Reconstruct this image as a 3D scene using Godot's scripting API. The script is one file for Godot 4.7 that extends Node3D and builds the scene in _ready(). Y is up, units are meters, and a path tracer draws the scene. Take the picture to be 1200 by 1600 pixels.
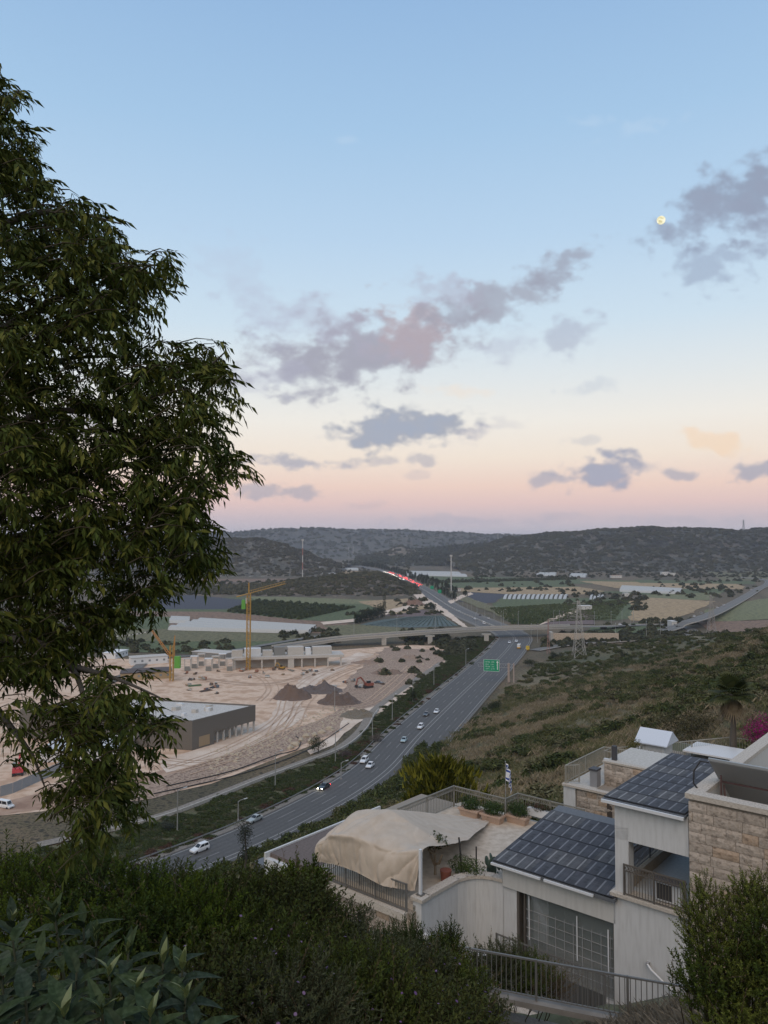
extends Node3D
# A hillside view over a valley with a highway at dusk. x right, y up, the camera looks along -z.

const FPX := 1186.0                    # focal length in photo pixels (photo 1200 x 1600)
const CAM := Vector3(0, 70, 0)
var pitch := atan(48.0 / FPX)
var HU := Vector3(0.763, 0, 0.646).normalized()     # along the houses' facades
var HB: Basis                                       # the houses' frame: x along the facade, z towards the viewer
var M := {}
var rng := RandomNumberGenerator.new()
var nz := FastNoiseLite.new()
var nz2 := FastNoiseLite.new()
var used := {}

# ---------------------------------------------------------------- mesh builder
class MB:
	var v := PackedVector3Array()
	var n := PackedVector3Array()
	var c := PackedColorArray()
	var uv := PackedVector2Array()
	var col := Color(1, 1, 1)
	var o := Vector3.ZERO
	var with_uv := false
	func tri(a: Vector3, b: Vector3, d: Vector3) -> void:
		var m := (b - a).cross(d - a).normalized()
		v.append(a - o); v.append(d - o); v.append(b - o)
		for i in 3:
			n.append(m); c.append(col)
	func tris(a: Vector3, b: Vector3, d: Vector3, na: Vector3, nb: Vector3, nd: Vector3) -> void:
		v.append(a - o); v.append(d - o); v.append(b - o)
		n.append(na); n.append(nd); n.append(nb)
		for i in 3: c.append(col)
	func quad(a: Vector3, b: Vector3, d: Vector3, e: Vector3) -> void:   # counter-clockwise from outside
		var m := (d - a).cross(e - b).normalized()
		v.append(a - o); v.append(d - o); v.append(b - o)
		v.append(a - o); v.append(e - o); v.append(d - o)
		for i in 6:
			n.append(m); c.append(col)
		if with_uv:
			for q in [Vector2(0, 1), Vector2(1, 0), Vector2(1, 1), Vector2(0, 1), Vector2(0, 0), Vector2(1, 0)]: uv.append(q)
	func box(x0: float, x1: float, y0: float, y1: float, z0: float, z1: float) -> void:
		obox(Transform3D(Basis.IDENTITY, Vector3((x0 + x1) / 2, (y0 + y1) / 2, (z0 + z1) / 2)), Vector3(absf(x1 - x0), absf(y1 - y0), absf(z1 - z0)))
	func obox(t: Transform3D, s: Vector3) -> void:
		var q: Array[Vector3] = []
		for i in 8:
			q.append(t * Vector3(s.x * (0.5 if i & 1 else -0.5), s.y * (0.5 if i & 2 else -0.5), s.z * (0.5 if i & 4 else -0.5)))
		quad(q[4], q[5], q[7], q[6]); quad(q[1], q[0], q[2], q[3])
		quad(q[5], q[1], q[3], q[7]); quad(q[0], q[4], q[6], q[2])
		quad(q[6], q[7], q[3], q[2]); quad(q[0], q[1], q[5], q[4])
	func chbox(x0: float, x1: float, y0: float, y1: float, z0: float, z1: float, k: float) -> void:   # bevelled front (+z) face
		var f := [Vector3(x0 + k, y0 + k, z1), Vector3(x1 - k, y0 + k, z1), Vector3(x1 - k, y1 - k, z1), Vector3(x0 + k, y1 - k, z1)]
		var g := [Vector3(x0, y0, z1 - k), Vector3(x1, y0, z1 - k), Vector3(x1, y1, z1 - k), Vector3(x0, y1, z1 - k)]
		var h := [Vector3(x0, y0, z0), Vector3(x1, y0, z0), Vector3(x1, y1, z0), Vector3(x0, y1, z0)]
		quad(f[0], f[1], f[2], f[3])
		for i in 4:
			var j := (i + 1) % 4
			quad(g[i], g[j], f[j], f[i]); quad(h[i], h[j], g[j], g[i])
	func bar(a: Vector3, b: Vector3, w: float, h: float = 0.0) -> void:   # square bar between two points
		if h == 0.0: h = w
		var d := (b - a)
		if d.length() < 1e-5: return
		var y := d.normalized()
		var x := y.cross(Vector3.UP if absf(y.y) < 0.95 else Vector3.FORWARD).normalized()
		obox(Transform3D(Basis(x, y, x.cross(y)), (a + b) / 2), Vector3(w, d.length(), h))
	func tube(pts: Array, rad: Array, seg := 6, cap := true) -> void:
		var rings := []
		var prev := Vector3.ZERO
		for i in pts.size():
			var d: Vector3 = (pts[mini(i + 1, pts.size() - 1)] - pts[maxi(i - 1, 0)]).normalized()
			var x := prev - d * prev.dot(d) if prev != Vector3.ZERO else d.cross(Vector3.UP if absf(d.y) < 0.95 else Vector3.RIGHT)
			x = x.normalized(); prev = x
			var z := d.cross(x)
			var ring := []
			for k in seg:
				var a := TAU * k / seg
				ring.append([pts[i] + (x * cos(a) + z * sin(a)) * rad[i], x * cos(a) + z * sin(a)])
			rings.append(ring)
		for i in rings.size() - 1:
			for k in seg:
				var l := (k + 1) % seg
				var A = rings[i][k]; var B = rings[i][l]; var C = rings[i + 1][l]; var D = rings[i + 1][k]
				tris(A[0], B[0], C[0], A[1], B[1], C[1]); tris(A[0], C[0], D[0], A[1], C[1], D[1])
		if cap:
			for e in [0, rings.size() - 1]:
				for k in range(1, seg - 1):
					if e == 0: tri(rings[e][0][0], rings[e][k + 1][0], rings[e][k][0])
					else: tri(rings[e][0][0], rings[e][k][0], rings[e][k + 1][0])
	func lathe(at: Vector3, prof: Array, seg := 12) -> void:   # prof: [radius, height] upwards
		var pts := []
		var rad := []
		for q in prof:
			pts.append(at + Vector3(0, q[1], 0)); rad.append(q[0])
		for i in pts.size() - 1:
			for k in seg:
				var a := TAU * k / seg
				var b := TAU * (k + 1) / seg
				var ea := Vector3(cos(a), 0, -sin(a)); var eb := Vector3(cos(b), 0, -sin(b))
				quad(pts[i] + ea * rad[i], pts[i] + eb * rad[i], pts[i + 1] + eb * rad[i + 1], pts[i + 1] + ea * rad[i + 1])
	func grid(g: Array, flip := false) -> void:    # g[row][col] of Vector3, smooth normals
		var R := g.size()
		var C: int = g[0].size()
		var nn := []
		for i in R:
			var row := []
			for j in C:
				var a: Vector3 = g[mini(i + 1, R - 1)][j] - g[maxi(i - 1, 0)][j]
				var b: Vector3 = g[i][mini(j + 1, C - 1)] - g[i][maxi(j - 1, 0)]
				var m := b.cross(a).normalized()
				row.append(-m if flip else m)
			nn.append(row)
		for i in R - 1:
			for j in C - 1:
				if flip:
					tris(g[i][j], g[i + 1][j + 1], g[i][j + 1], nn[i][j], nn[i + 1][j + 1], nn[i][j + 1])
					tris(g[i][j], g[i + 1][j], g[i + 1][j + 1], nn[i][j], nn[i + 1][j], nn[i + 1][j + 1])
				else:
					tris(g[i][j], g[i][j + 1], g[i + 1][j + 1], nn[i][j], nn[i][j + 1], nn[i + 1][j + 1])
					tris(g[i][j], g[i + 1][j + 1], g[i + 1][j], nn[i][j], nn[i + 1][j + 1], nn[i + 1][j])
				if with_uv:
					var p := [Vector2(float(j) / (C - 1), float(i) / (R - 1)), Vector2(float(j + 1) / (C - 1), float(i) / (R - 1)), Vector2(float(j + 1) / (C - 1), float(i + 1) / (R - 1)), Vector2(float(j) / (C - 1), float(i + 1) / (R - 1))]
					if flip: for q in [0, 1, 2, 0, 2, 3]: uv.append(p[q])
					else: for q in [0, 2, 1, 0, 3, 2]: uv.append(p[q])
	func mesh(m: Material) -> ArrayMesh:
		var arr := []
		arr.resize(Mesh.ARRAY_MAX)
		arr[Mesh.ARRAY_VERTEX] = v
		arr[Mesh.ARRAY_NORMAL] = n
		arr[Mesh.ARRAY_COLOR] = c
		if with_uv: arr[Mesh.ARRAY_TEX_UV] = uv
		var am := ArrayMesh.new()
		am.add_surface_from_arrays(Mesh.PRIMITIVE_TRIANGLES, arr)
		am.surface_set_material(0, m)
		return am

# ---------------------------------------------------------------- scene helpers
func numbered(called: String) -> String:
	var k: int = used.get(called, -1) + 1
	used[called] = k
	return called if k == 0 else "%s_%03d" % [called, k]

func tag(o: Node, label: String, category: String, group := "") -> void:
	o.set_meta("label", label); o.set_meta("category", category)
	if group: o.set_meta("group", group)

func thing(called: String, label: String, category: String, at := Vector3.ZERO, basis_ := Basis.IDENTITY, group := "") -> Node3D:
	var o := Node3D.new()
	o.name = numbered(called); add_child(o)
	o.transform = Transform3D(basis_, at)
	tag(o, label, category, group)
	return o

func hthing(called: String, label: String, category: String, a: float, y: float, b: float, group := "") -> Node3D:   # in the houses' frame
	var o := thing(called, label, category, HB * Vector3(a, y, -b), HB, group)
	o.set_meta("o", Vector3(a, y, -b))
	return o

func mb(parent: Node = null) -> MB:
	var m := MB.new()
	if parent and parent.has_meta("o"): m.o = parent.get_meta("o")
	return m

func part(parent: Node, called: String, m: MB, mat: Material, label := "") -> MeshInstance3D:
	var o := MeshInstance3D.new()
	o.name = called; o.mesh = m.mesh(mat)
	parent.add_child(o, true)
	if label: o.set_meta("label", label)
	if parent.has_meta("o"): o.set_meta("o", parent.get_meta("o"))
	return o

func piece(parent: Node, called: String, mesh_: Mesh, t: Transform3D) -> MeshInstance3D:
	var o := MeshInstance3D.new()
	o.name = called; o.mesh = mesh_; o.transform = t
	parent.add_child(o, true)
	return o

func single(called: String, label: String, category: String, m: MB, mat: Material, group := "") -> MeshInstance3D:
	var o := MeshInstance3D.new()
	o.name = numbered(called); o.mesh = m.mesh(mat); o.position = m.o
	add_child(o)
	tag(o, label, category, group)
	return o

func struct(called: String, m: MB, mat: Material) -> MeshInstance3D:
	var o := MeshInstance3D.new()
	o.name = numbered(called); o.mesh = m.mesh(mat); o.position = m.o
	add_child(o); o.set_meta("kind", "structure")
	return o

func copy_of(src: Node3D, t: Transform3D, label := "", group := "") -> Node3D:
	var r: Node3D = src.duplicate()
	r.name = numbered(src.get_meta("base_name", "thing")); add_child(r); r.transform = t
	if label: r.set_meta("label", label)
	if group: r.set_meta("group", group)
	return r

func scatter(parent: Node, called: String, mesh_: Mesh, xf: Array, cols: Array = []) -> MultiMeshInstance3D:
	var mm := MultiMesh.new()
	mm.transform_format = MultiMesh.TRANSFORM_3D
	if cols: mm.use_colors = true
	mm.mesh = mesh_
	mm.instance_count = xf.size()
	for i in xf.size():
		mm.set_instance_transform(i, xf[i])
		if cols: mm.set_instance_color(i, cols[i])
	var o := MultiMeshInstance3D.new()
	o.name = called if parent != self else numbered(called); o.multimesh = mm
	parent.add_child(o, true)
	o.set_meta("kind", "stuff")
	return o

# ---------------------------------------------------------------- pixels to directions
func ray(px: float, py: float) -> Vector3:
	var Y := (800.0 - py) / FPX
	return Vector3((px - 600.0) / FPX, Y * cos(pitch) + sin(pitch), Y * sin(pitch) - cos(pitch))

func G(px: float, py: float, h := 0.0) -> Vector3:      # where a ray meets the level h
	var r := ray(px, py)
	return CAM + r * ((h - CAM.y) / r.y)

func Dp(px: float, py: float, d: float) -> Vector3:     # where a ray reaches the depth d
	var r := ray(px, py)
	return CAM + r * (d / -r.z)

func hit(px: float, py: float) -> Vector3:              # where a ray meets the terrain
	var r := ray(px, py)
	var t := 20.0
	while t < 4000.0:
		var p := CAM + r * t
		if p.y <= height(p.x, -p.z): break
		t *= 1.004
	var q := CAM + r * t
	return Vector3(q.x, height(q.x, -q.z), q.z)

# ---------------------------------------------------------------- materials
func lin(r: float, g: float, b: float) -> Color:
	return Color(r, g, b).linear_to_srgb()

func ntex(cols: Array, freq: float, sd: int, size := 512, oct := 5, kind := FastNoiseLite.TYPE_SIMPLEX_SMOOTH, normal := false, bump := 4.0) -> NoiseTexture2D:
	var f := FastNoiseLite.new()
	f.seed = sd; f.frequency = freq; f.noise_type = kind; f.fractal_octaves = oct; f.fractal_gain = 0.55
	var t := NoiseTexture2D.new()
	t.width = size; t.height = size; t.seamless = true; t.noise = f; t.generate_mipmaps = false
	if normal:
		t.as_normal_map = true; t.bump_strength = bump
	else:
		var g := Gradient.new()
		var off := PackedFloat32Array()
		var cc := PackedColorArray()
		for i in cols.size():
			off.append(lerpf(0.22, 0.78, float(i) / maxf(1, cols.size() - 1))); cc.append(cols[i])
		g.offsets = off; g.colors = cc
		t.color_ramp = g
	return t

func mat(key: String, color: Color, rough := 0.85, metal := 0.0) -> StandardMaterial3D:
	if M.has(key): return M[key]
	var m := StandardMaterial3D.new()
	m.resource_name = key; m.albedo_color = color; m.roughness = rough; m.metallic = metal
	M[key] = m
	return m

func tmat(key: String, cols: Array, tile: float, freq := 0.012, rough := 0.9, bump := 0.0, sd := 1, vcol := false, size := 512) -> StandardMaterial3D:
	if M.has(key): return M[key]
	var m := StandardMaterial3D.new()
	m.resource_name = key; m.roughness = rough
	m.albedo_texture = ntex(cols, freq, sd, size)
	if bump > 0.0:
		m.normal_enabled = true
		m.normal_texture = ntex([], freq * 2.0, sd + 7, size, 5, FastNoiseLite.TYPE_SIMPLEX_SMOOTH, true, bump * 4.0)
	m.uv1_triplanar = true; m.uv1_world_triplanar = true; m.uv1_scale = Vector3.ONE / tile
	m.vertex_color_use_as_albedo = vcol
	M[key] = m
	return m

func vmat(key: String, rough := 0.8, back := 0.0) -> StandardMaterial3D:
	if M.has(key): return M[key]
	var m := StandardMaterial3D.new()
	m.resource_name = key; m.roughness = rough; m.vertex_color_use_as_albedo = true
	m.cull_mode = BaseMaterial3D.CULL_DISABLED; m.metallic_specular = 0.22
	if back > 0.0:
		m.backlight_enabled = true; m.backlight = Color(back, back, back * 0.6)
	M[key] = m
	return m

# ---------------------------------------------------------------- the scene
func _ready() -> void:
	rng.seed = 7
	nz.seed = 3; nz.frequency = 0.01; nz.fractal_octaves = 4
	nz2.seed = 11; nz2.frequency = 0.08; nz2.fractal_octaves = 3
	HB = Basis(HU, Vector3.UP, HU.cross(Vector3.UP))
	var cam := Camera3D.new()
	cam.name = "camera"; cam.position = CAM; cam.rotation.x = pitch
	cam.fov = rad_to_deg(2.0 * atan(800.0 / FPX)); cam.near = 0.1; cam.far = 30000.0
	add_child(cam); cam.current = true
	var env := Environment.new()
	env.background_mode = Environment.BG_SKY
	env.sky = Sky.new(); env.sky.sky_material = make_sky()
	env.background_energy_multiplier = 1.0
	env.tonemap_mode = Environment.TONE_MAPPER_LINEAR
	env.tonemap_exposure = 1.0
	env.sdfgi_enabled = true; env.ssao_enabled = true; env.ssil_enabled = true
	env.fog_enabled = true; env.fog_density = 0.000085; env.fog_light_color = Color(0.86, 0.88, 0.95)
	var we := WorldEnvironment.new()
	we.name = "environment"; we.environment = env
	add_child(we)
	# the sun is at the horizon behind the viewer: a wide, weak, warm afterglow
	var sun := DirectionalLight3D.new()
	sun.name = "afterglow"; sun.light_energy = 0.5; sun.light_angular_distance = 60.0
	sun.light_color = Color(1.0, 0.89, 0.76); sun.shadow_enabled = true
	sun.rotation = Vector3(deg_to_rad(-50), deg_to_rad(-12), 0)
	add_child(sun)
	build_moon()
	build_ground()
	build_hills()
	build_fields()
	build_roads()
	build_all()

func lerp_ramp(stops: Array, x: float) -> Color:
	if x <= stops[0][0]: return stops[0][1]
	for i in stops.size() - 1:
		if x <= stops[i + 1][0]:
			return (stops[i][1] as Color).lerp(stops[i + 1][1], (x - stops[i][0]) / (stops[i + 1][0] - stops[i][0]))
	return stops[-1][1]

func make_sky() -> PanoramaSkyMaterial:
	var W := 4096
	var H := 2048
	var im := Image.create(W, H, false, Image.FORMAT_RGBF)
	# colours by elevation in degrees
	var stops := [[-90.0, Color8(92, 90, 84)], [-4.0, Color8(120, 118, 116)], [-0.6, Color8(188, 190, 200)], [0.6, Color8(200, 196, 205)], [1.8, Color8(211, 195, 200)], [2.9, Color8(232, 203, 198)], [4.2, Color8(243, 214, 200)],
		[6.4, Color8(246, 232, 217)], [9.0, Color8(243, 239, 231)], [12.0, Color8(228, 234, 236)], [16.0, Color8(207, 226, 240)], [22.0, Color8(186, 213, 238)], [29.0, Color8(166, 200, 232)], [38.0, Color8(146, 182, 222)], [60.0, Color8(134, 168, 208)], [90.0, Color8(126, 160, 200)]]
	for s in stops: s[1] = (s[1] as Color).srgb_to_linear()
	for y in H:
		im.fill_rect(Rect2i(0, y, W, 1), lerp_ramp(stops, 90.0 - (y + 0.5) * 180.0 / H))
	# clouds: soft lens-shaped patches of grey-mauve, some with a warm lit rim; [px, py, half width, half height, density, tilt, r, g, b]
	var cl := [
		[575, 545, 150, 48, 1.0, -0.13, 166, 166, 180], [640, 520, 60, 40, 0.75, 0.0, 184, 170, 178], [510, 580, 85, 34, 0.6, -0.15, 167, 168, 182], [420, 590, 70, 22, 0.4, -0.1, 180, 182, 202], [500, 505, 90, 30, 0.42, 0.25, 178, 178, 198], [380, 440, 60, 45, 0.22, 0.5, 182, 188, 210], [420, 490, 60, 35, 0.25, 0.5, 182, 188, 210],
		[770, 472, 95, 26, 0.85, -0.2, 164, 167, 182], [865, 425, 48, 25, 0.85, -0.25, 160, 165, 182], [690, 455, 45, 22, 0.5, 0.1, 176, 174, 192], [790, 540, 40, 20, 0.4, -0.2, 180, 184, 204], [895, 520, 34, 24, 0.6, -0.2, 172, 178, 198],
		[600, 672, 66, 24, 1.0, -0.05, 156, 163, 180], [685, 672, 56, 20, 0.95, 0.0, 156, 163, 180], [635, 655, 30, 18, 0.6, -0.3, 156, 163, 180], [735, 680, 30, 12, 0.4, -0.2, 176, 174, 190],
		[465, 723, 62, 10, 0.8, 0.02, 164, 168, 186], [420, 768, 75, 10, 0.7, 0.02, 166, 168, 184], [600, 718, 22, 7, 0.5, -0.1, 168, 170, 186], [665, 720, 24, 9, 0.6, -0.05, 168, 170, 186], [655, 742, 18, 6, 0.3, 0, 186, 180, 190],
		[945, 737, 52, 22, 0.95, -0.03, 154, 160, 182], [860, 750, 32, 10, 0.7, -0.05, 160, 165, 185], [1062, 742, 30, 8, 0.7, 0.1, 160, 165, 184], [1185, 737, 36, 11, 0.8, -0.05, 158, 164, 184], [1000, 730, 24, 8, 0.4, -0.1, 172, 174, 190],
		[1170, 305, 110, 46, 1.0, -0.35, 148, 160, 182], [1095, 340, 60, 26, 0.6, -0.5, 156, 168, 190], [1230, 330, 80, 50, 0.7, 0.0, 152, 162, 184], [1105, 418, 52, 30, 0.7, -0.15, 158, 172, 196],
		[1105, 690, 50, 14, 0.55, 0.12, 248, 214, 178], [715, 612, 40, 9, 0.4, 0.1, 246, 226, 205], [925, 606, 34, 9, 0.4, -0.1, 190, 200, 214], [915, 686, 22, 6, 0.4, -0.1, 186, 190, 200], [780, 665, 34, 10, 0.3, -0.2, 190, 190, 200],
		[720, 813, 90, 8, 0.35, 0.0, 172, 174, 190], [560, 790, 30, 5, 0.25, 0.0, 180, 176, 188], [880, 806, 40, 5, 0.25, 0.0, 176, 176, 190], [1060, 812, 80, 6, 0.25, 0.0, 176, 178, 192],
		[930, 190, 26, 7, 0.12, 0, 230, 238, 246], [1000, 200, 40, 10, 0.12, -0.3, 230, 238, 246], [540, 218, 14, 5, 0.12, 0, 230, 238, 246],
		# beyond the frame the same broken cloud goes on
		[1480, 520, 130, 40, 0.8, -0.15, 166, 166, 184], [1700, 380, 120, 50, 0.8, -0.2, 156, 164, 184], [1420, 700, 80, 16, 0.8, 0, 162, 164, 182], [-160, 520, 120, 40, 0.7, -0.2, 170, 168, 186], [-380, 640, 110, 26, 0.8, 0, 162, 164, 182], [120, 660, 80, 20, 0.6, 0, 164, 166, 184]]
	var f := FastNoiseLite.new()
	f.seed = 5; f.frequency = 0.011; f.fractal_octaves = 6; f.fractal_gain = 0.6
	var f2 := FastNoiseLite.new()
	f2.seed = 8; f2.frequency = 0.02; f2.fractal_octaves = 4
	for c in cl:
		c[2] *= 1.2; c[3] *= 1.25
		c.append(Color8(c[6], c[7], c[8]).srgb_to_linear())
	for c in cl:
		# the patch of sky round this cloud, in columns and rows of the panorama
		var r0 := ray(c[0], c[1])
		var x0 := int(atan2(r0.x, -r0.z) / TAU * W)          # column 0 of a panorama looks along -z
		var y0 := int((0.5 - atan2(r0.y, Vector2(r0.x, r0.z).length()) / PI) * H)
		var rx := int(c[2] * 2.1 / FPX / TAU * W) + 2
		var ry := int((c[3] * 2.1 + c[2] * 2.1 * absf(c[5])) / FPX / PI * H) + 3
		for y in range(y0 - ry, mini(y0 + ry, H / 2 + 4)):
			var el := PI / 2 - (y + 0.5) * PI / H
			var ce := cos(el)
			var se := sin(el)
			for x in range(x0 - rx, x0 + rx):
				var az := (x + 0.5) / W * TAU
				var dz := -cos(az) * ce
				var cz := se * sin(pitch) - dz * cos(pitch)
				if cz < 0.1: continue
				var px := 600.0 + FPX * sin(az) * ce / cz
				var py := 800.0 - FPX * (se * cos(pitch) + dz * sin(pitch)) / cz
				var dx: float = px - c[0] + f2.get_noise_2d(px, py * 1.5) * 34.0 * clampf(c[2] / 60.0, 0.3, 1.2)
				var dy: float = py - c[1] + f2.get_noise_2d(px + 500.0, py * 1.5) * 18.0 * clampf(c[3] / 24.0, 0.25, 1.4) - dx * c[5]
				var q: float = (dx * dx) / (c[2] * c[2]) + (dy * dy) / (c[3] * c[3])
				if q > 3.9: continue
				var e: float = 1.1 - sqrt(q) * 0.84 + f.get_noise_2d(px, py * 1.7) * 0.85
				var k: float = smoothstep(0.08, 0.82, e) * c[4] * 0.92
				if k <= 0.004: continue
				im.set_pixel(posmod(x, W), y, im.get_pixel(posmod(x, W), y).lerp(c[9], k))
	var m := PanoramaSkyMaterial.new()
	m.panorama = ImageTexture.create_from_image(im)
	return m

func build_moon() -> void:
	var d := 9000.0
	var r := d * 6.6 / FPX
	var p := Dp(1033, 344, d)
	var s := SphereMesh.new()
	s.radius = r; s.height = 2 * r; s.radial_segments = 48; s.rings = 24
	var m := StandardMaterial3D.new()
	m.resource_name = "moonlight"; m.roughness = 1.0; m.albedo_color = Color(0.2, 0.2, 0.2)
	m.emission_enabled = true; m.emission_operator = BaseMaterial3D.EMISSION_OP_MULTIPLY; m.emission = Color(1, 1, 1)
	m.emission_texture = ntex([Color8(214, 205, 160), Color8(250, 244, 205), Color8(255, 252, 226)], 0.012, 21, 256)
	m.emission_energy_multiplier = 1.0
	s.material = m
	var o := MeshInstance3D.new()
	o.name = "moon_in_sky"; o.mesh = s; o.position = p
	add_child(o)
	tag(o, "pale yellow full moon hanging in the blue sky beside a grey cloud", "moon")

# ---------------------------------------------------------------- terrain
var foot: PackedVector2Array = [Vector2(-420, -260), Vector2(-200, 10), Vector2(-87, 107), Vector2(-38.5, 160), Vector2(-14.5, 192.5), Vector2(4, 230), Vector2(13, 254), Vector2(23, 277), Vector2(35, 300), Vector2(49, 340), Vector2(77, 416), Vector2(112, 486), Vector2(150, 515), Vector2(230, 556), Vector2(340, 590), Vector2(700, 640), Vector2(2500, 700)]

func foot_dist(x: float, d: float) -> float:    # metres up the hillside from its foot, negative on the valley floor
	var best := 1e9
	var sgn := 1.0
	var q := Vector2(x, d)
	for i in foot.size() - 1:
		var a := foot[i]
		var b := foot[i + 1]
		var c := Geometry2D.get_closest_point_to_segment(q, a, b)
		var l := q.distance_squared_to(c)
		if l < best:
			best = l
			sgn = 1.0 if (b - a).cross(q - a) < 0.0 else -1.0
	return sqrt(best) * sgn

func height(x: float, d: float) -> float:
	if d > 720.0 or (d > 560 and x < 100.0): return 0.0
	var s := foot_dist(x, d)
	if s <= 0.0: return 0.0
	var k := lerpf(0.46, 0.19, smoothstep(140.0, 420.0, d))
	var far := smoothstep(180.0, 420.0, s)
	var h := k * (s * s / (s + 4.0)) * (1.0 - 0.35 * far)
	h += nz.get_noise_2d(x, d) * 7.0 * smoothstep(10.0, 70.0, s) * smoothstep(50.0, 90.0, Vector2(x, d).length()) + nz2.get_noise_2d(x, d) * 0.5 * smoothstep(4.0, 30.0, s)
	var r := Vector2(x, d).length()
	h += 3.2 * exp(-r * r / 420.0)
	if r < 75.0:
		# the houses stand on a level terrace cut into the slope
		var a := x * HU.x - d * HU.z
		var b := x * HU.z + d * HU.x
		var w := smoothstep(-30.0, -25.0, a) * (1.0 - smoothstep(2.0, 8.0, a)) * smoothstep(20.5, 22.5, b) * (1.0 - smoothstep(36.0, 60.0, b))
		h = lerpf(h, minf(h, 53.0), w)
	return minf(h, 76.0)

func build_ground() -> void:
	# one sheet, rings round the viewer that widen with distance
	var rad := [0.0]
	var r := 2.0
	while r < 8000.0:
		rad.append(r)
		r *= 1.03 if r < 800.0 else 1.09
	var ang := []
	var a := -180.0
	while a < 180.0:
		ang.append(deg_to_rad(a))
		a += 0.4 if absf(a) < 38.0 else 5.0
	ang.append(PI)
	var v := PackedVector3Array()
	var nn := PackedVector3Array()
	var cc := PackedColorArray()
	var idx := PackedInt32Array()
	var C := ang.size()
	var hs := []
	for i in rad.size():
		for j in C:
			var x: float = rad[i] * sin(ang[j])
			var d: float = rad[i] * cos(ang[j])
			var s := foot_dist(x, d) if rad[i] < 900.0 else -1.0
			var h := height(x, d)
			v.append(Vector3(x, h, -d))
			var n1 := nz.get_noise_2d(x * 1.3 + 90.0, d * 1.3)
			var n2 := nz2.get_noise_2d(x * 0.9, d * 0.9)
			var col: Color
			if s > 0.0:
				var t := clampf(0.5 + n1 * 1.3 + n2 * 0.7, 0.0, 1.0)
				col = Color(0.1, 0.106, 0.055).lerp(Color(0.225, 0.195, 0.13), t)
			else:
				col = Color(0.095, 0.085, 0.052).lerp(Color(0.19, 0.145, 0.095), clampf(0.5 + n1 * 1.2 + n2 * 0.5, 0.0, 1.0))
			cc.append(col)
	for i in rad.size():
		for j in C:
			var p := v[i * C + j]
			var e := maxf(0.4, rad[i] * 0.01)
			if rad[i] > 900.0: nn.append(Vector3.UP)
			else: nn.append(Vector3(height(p.x - e, -p.z) - height(p.x + e, -p.z), 2 * e, -(height(p.x, -p.z - e) - height(p.x, -p.z + e))).normalized())
	for i in rad.size() - 1:
		for j in C - 1:
			var q := i * C + j
			if i > 0: idx.append_array([q, q + C, q + 1])
			idx.append_array([q + 1, q + C, q + C + 1])
	var arr := []
	arr.resize(Mesh.ARRAY_MAX)
	arr[Mesh.ARRAY_VERTEX] = v; arr[Mesh.ARRAY_NORMAL] = nn; arr[Mesh.ARRAY_COLOR] = cc; arr[Mesh.ARRAY_INDEX] = idx
	var am := ArrayMesh.new()
	am.add_surface_from_arrays(Mesh.PRIMITIVE_TRIANGLES, arr)
	am.surface_set_material(0, tmat("earth_and_dry_grass", [Color(0.45, 0.46, 0.40), Color(0.8, 0.78, 0.72), Color(1, 0.97, 0.92), Color(0.66, 0.68, 0.58)], 23.0, 0.02, 0.95, 0.0, 4, true))
	var o := MeshInstance3D.new()
	o.name = "ground"; o.mesh = am
	add_child(o); o.set_meta("kind", "structure")

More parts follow.
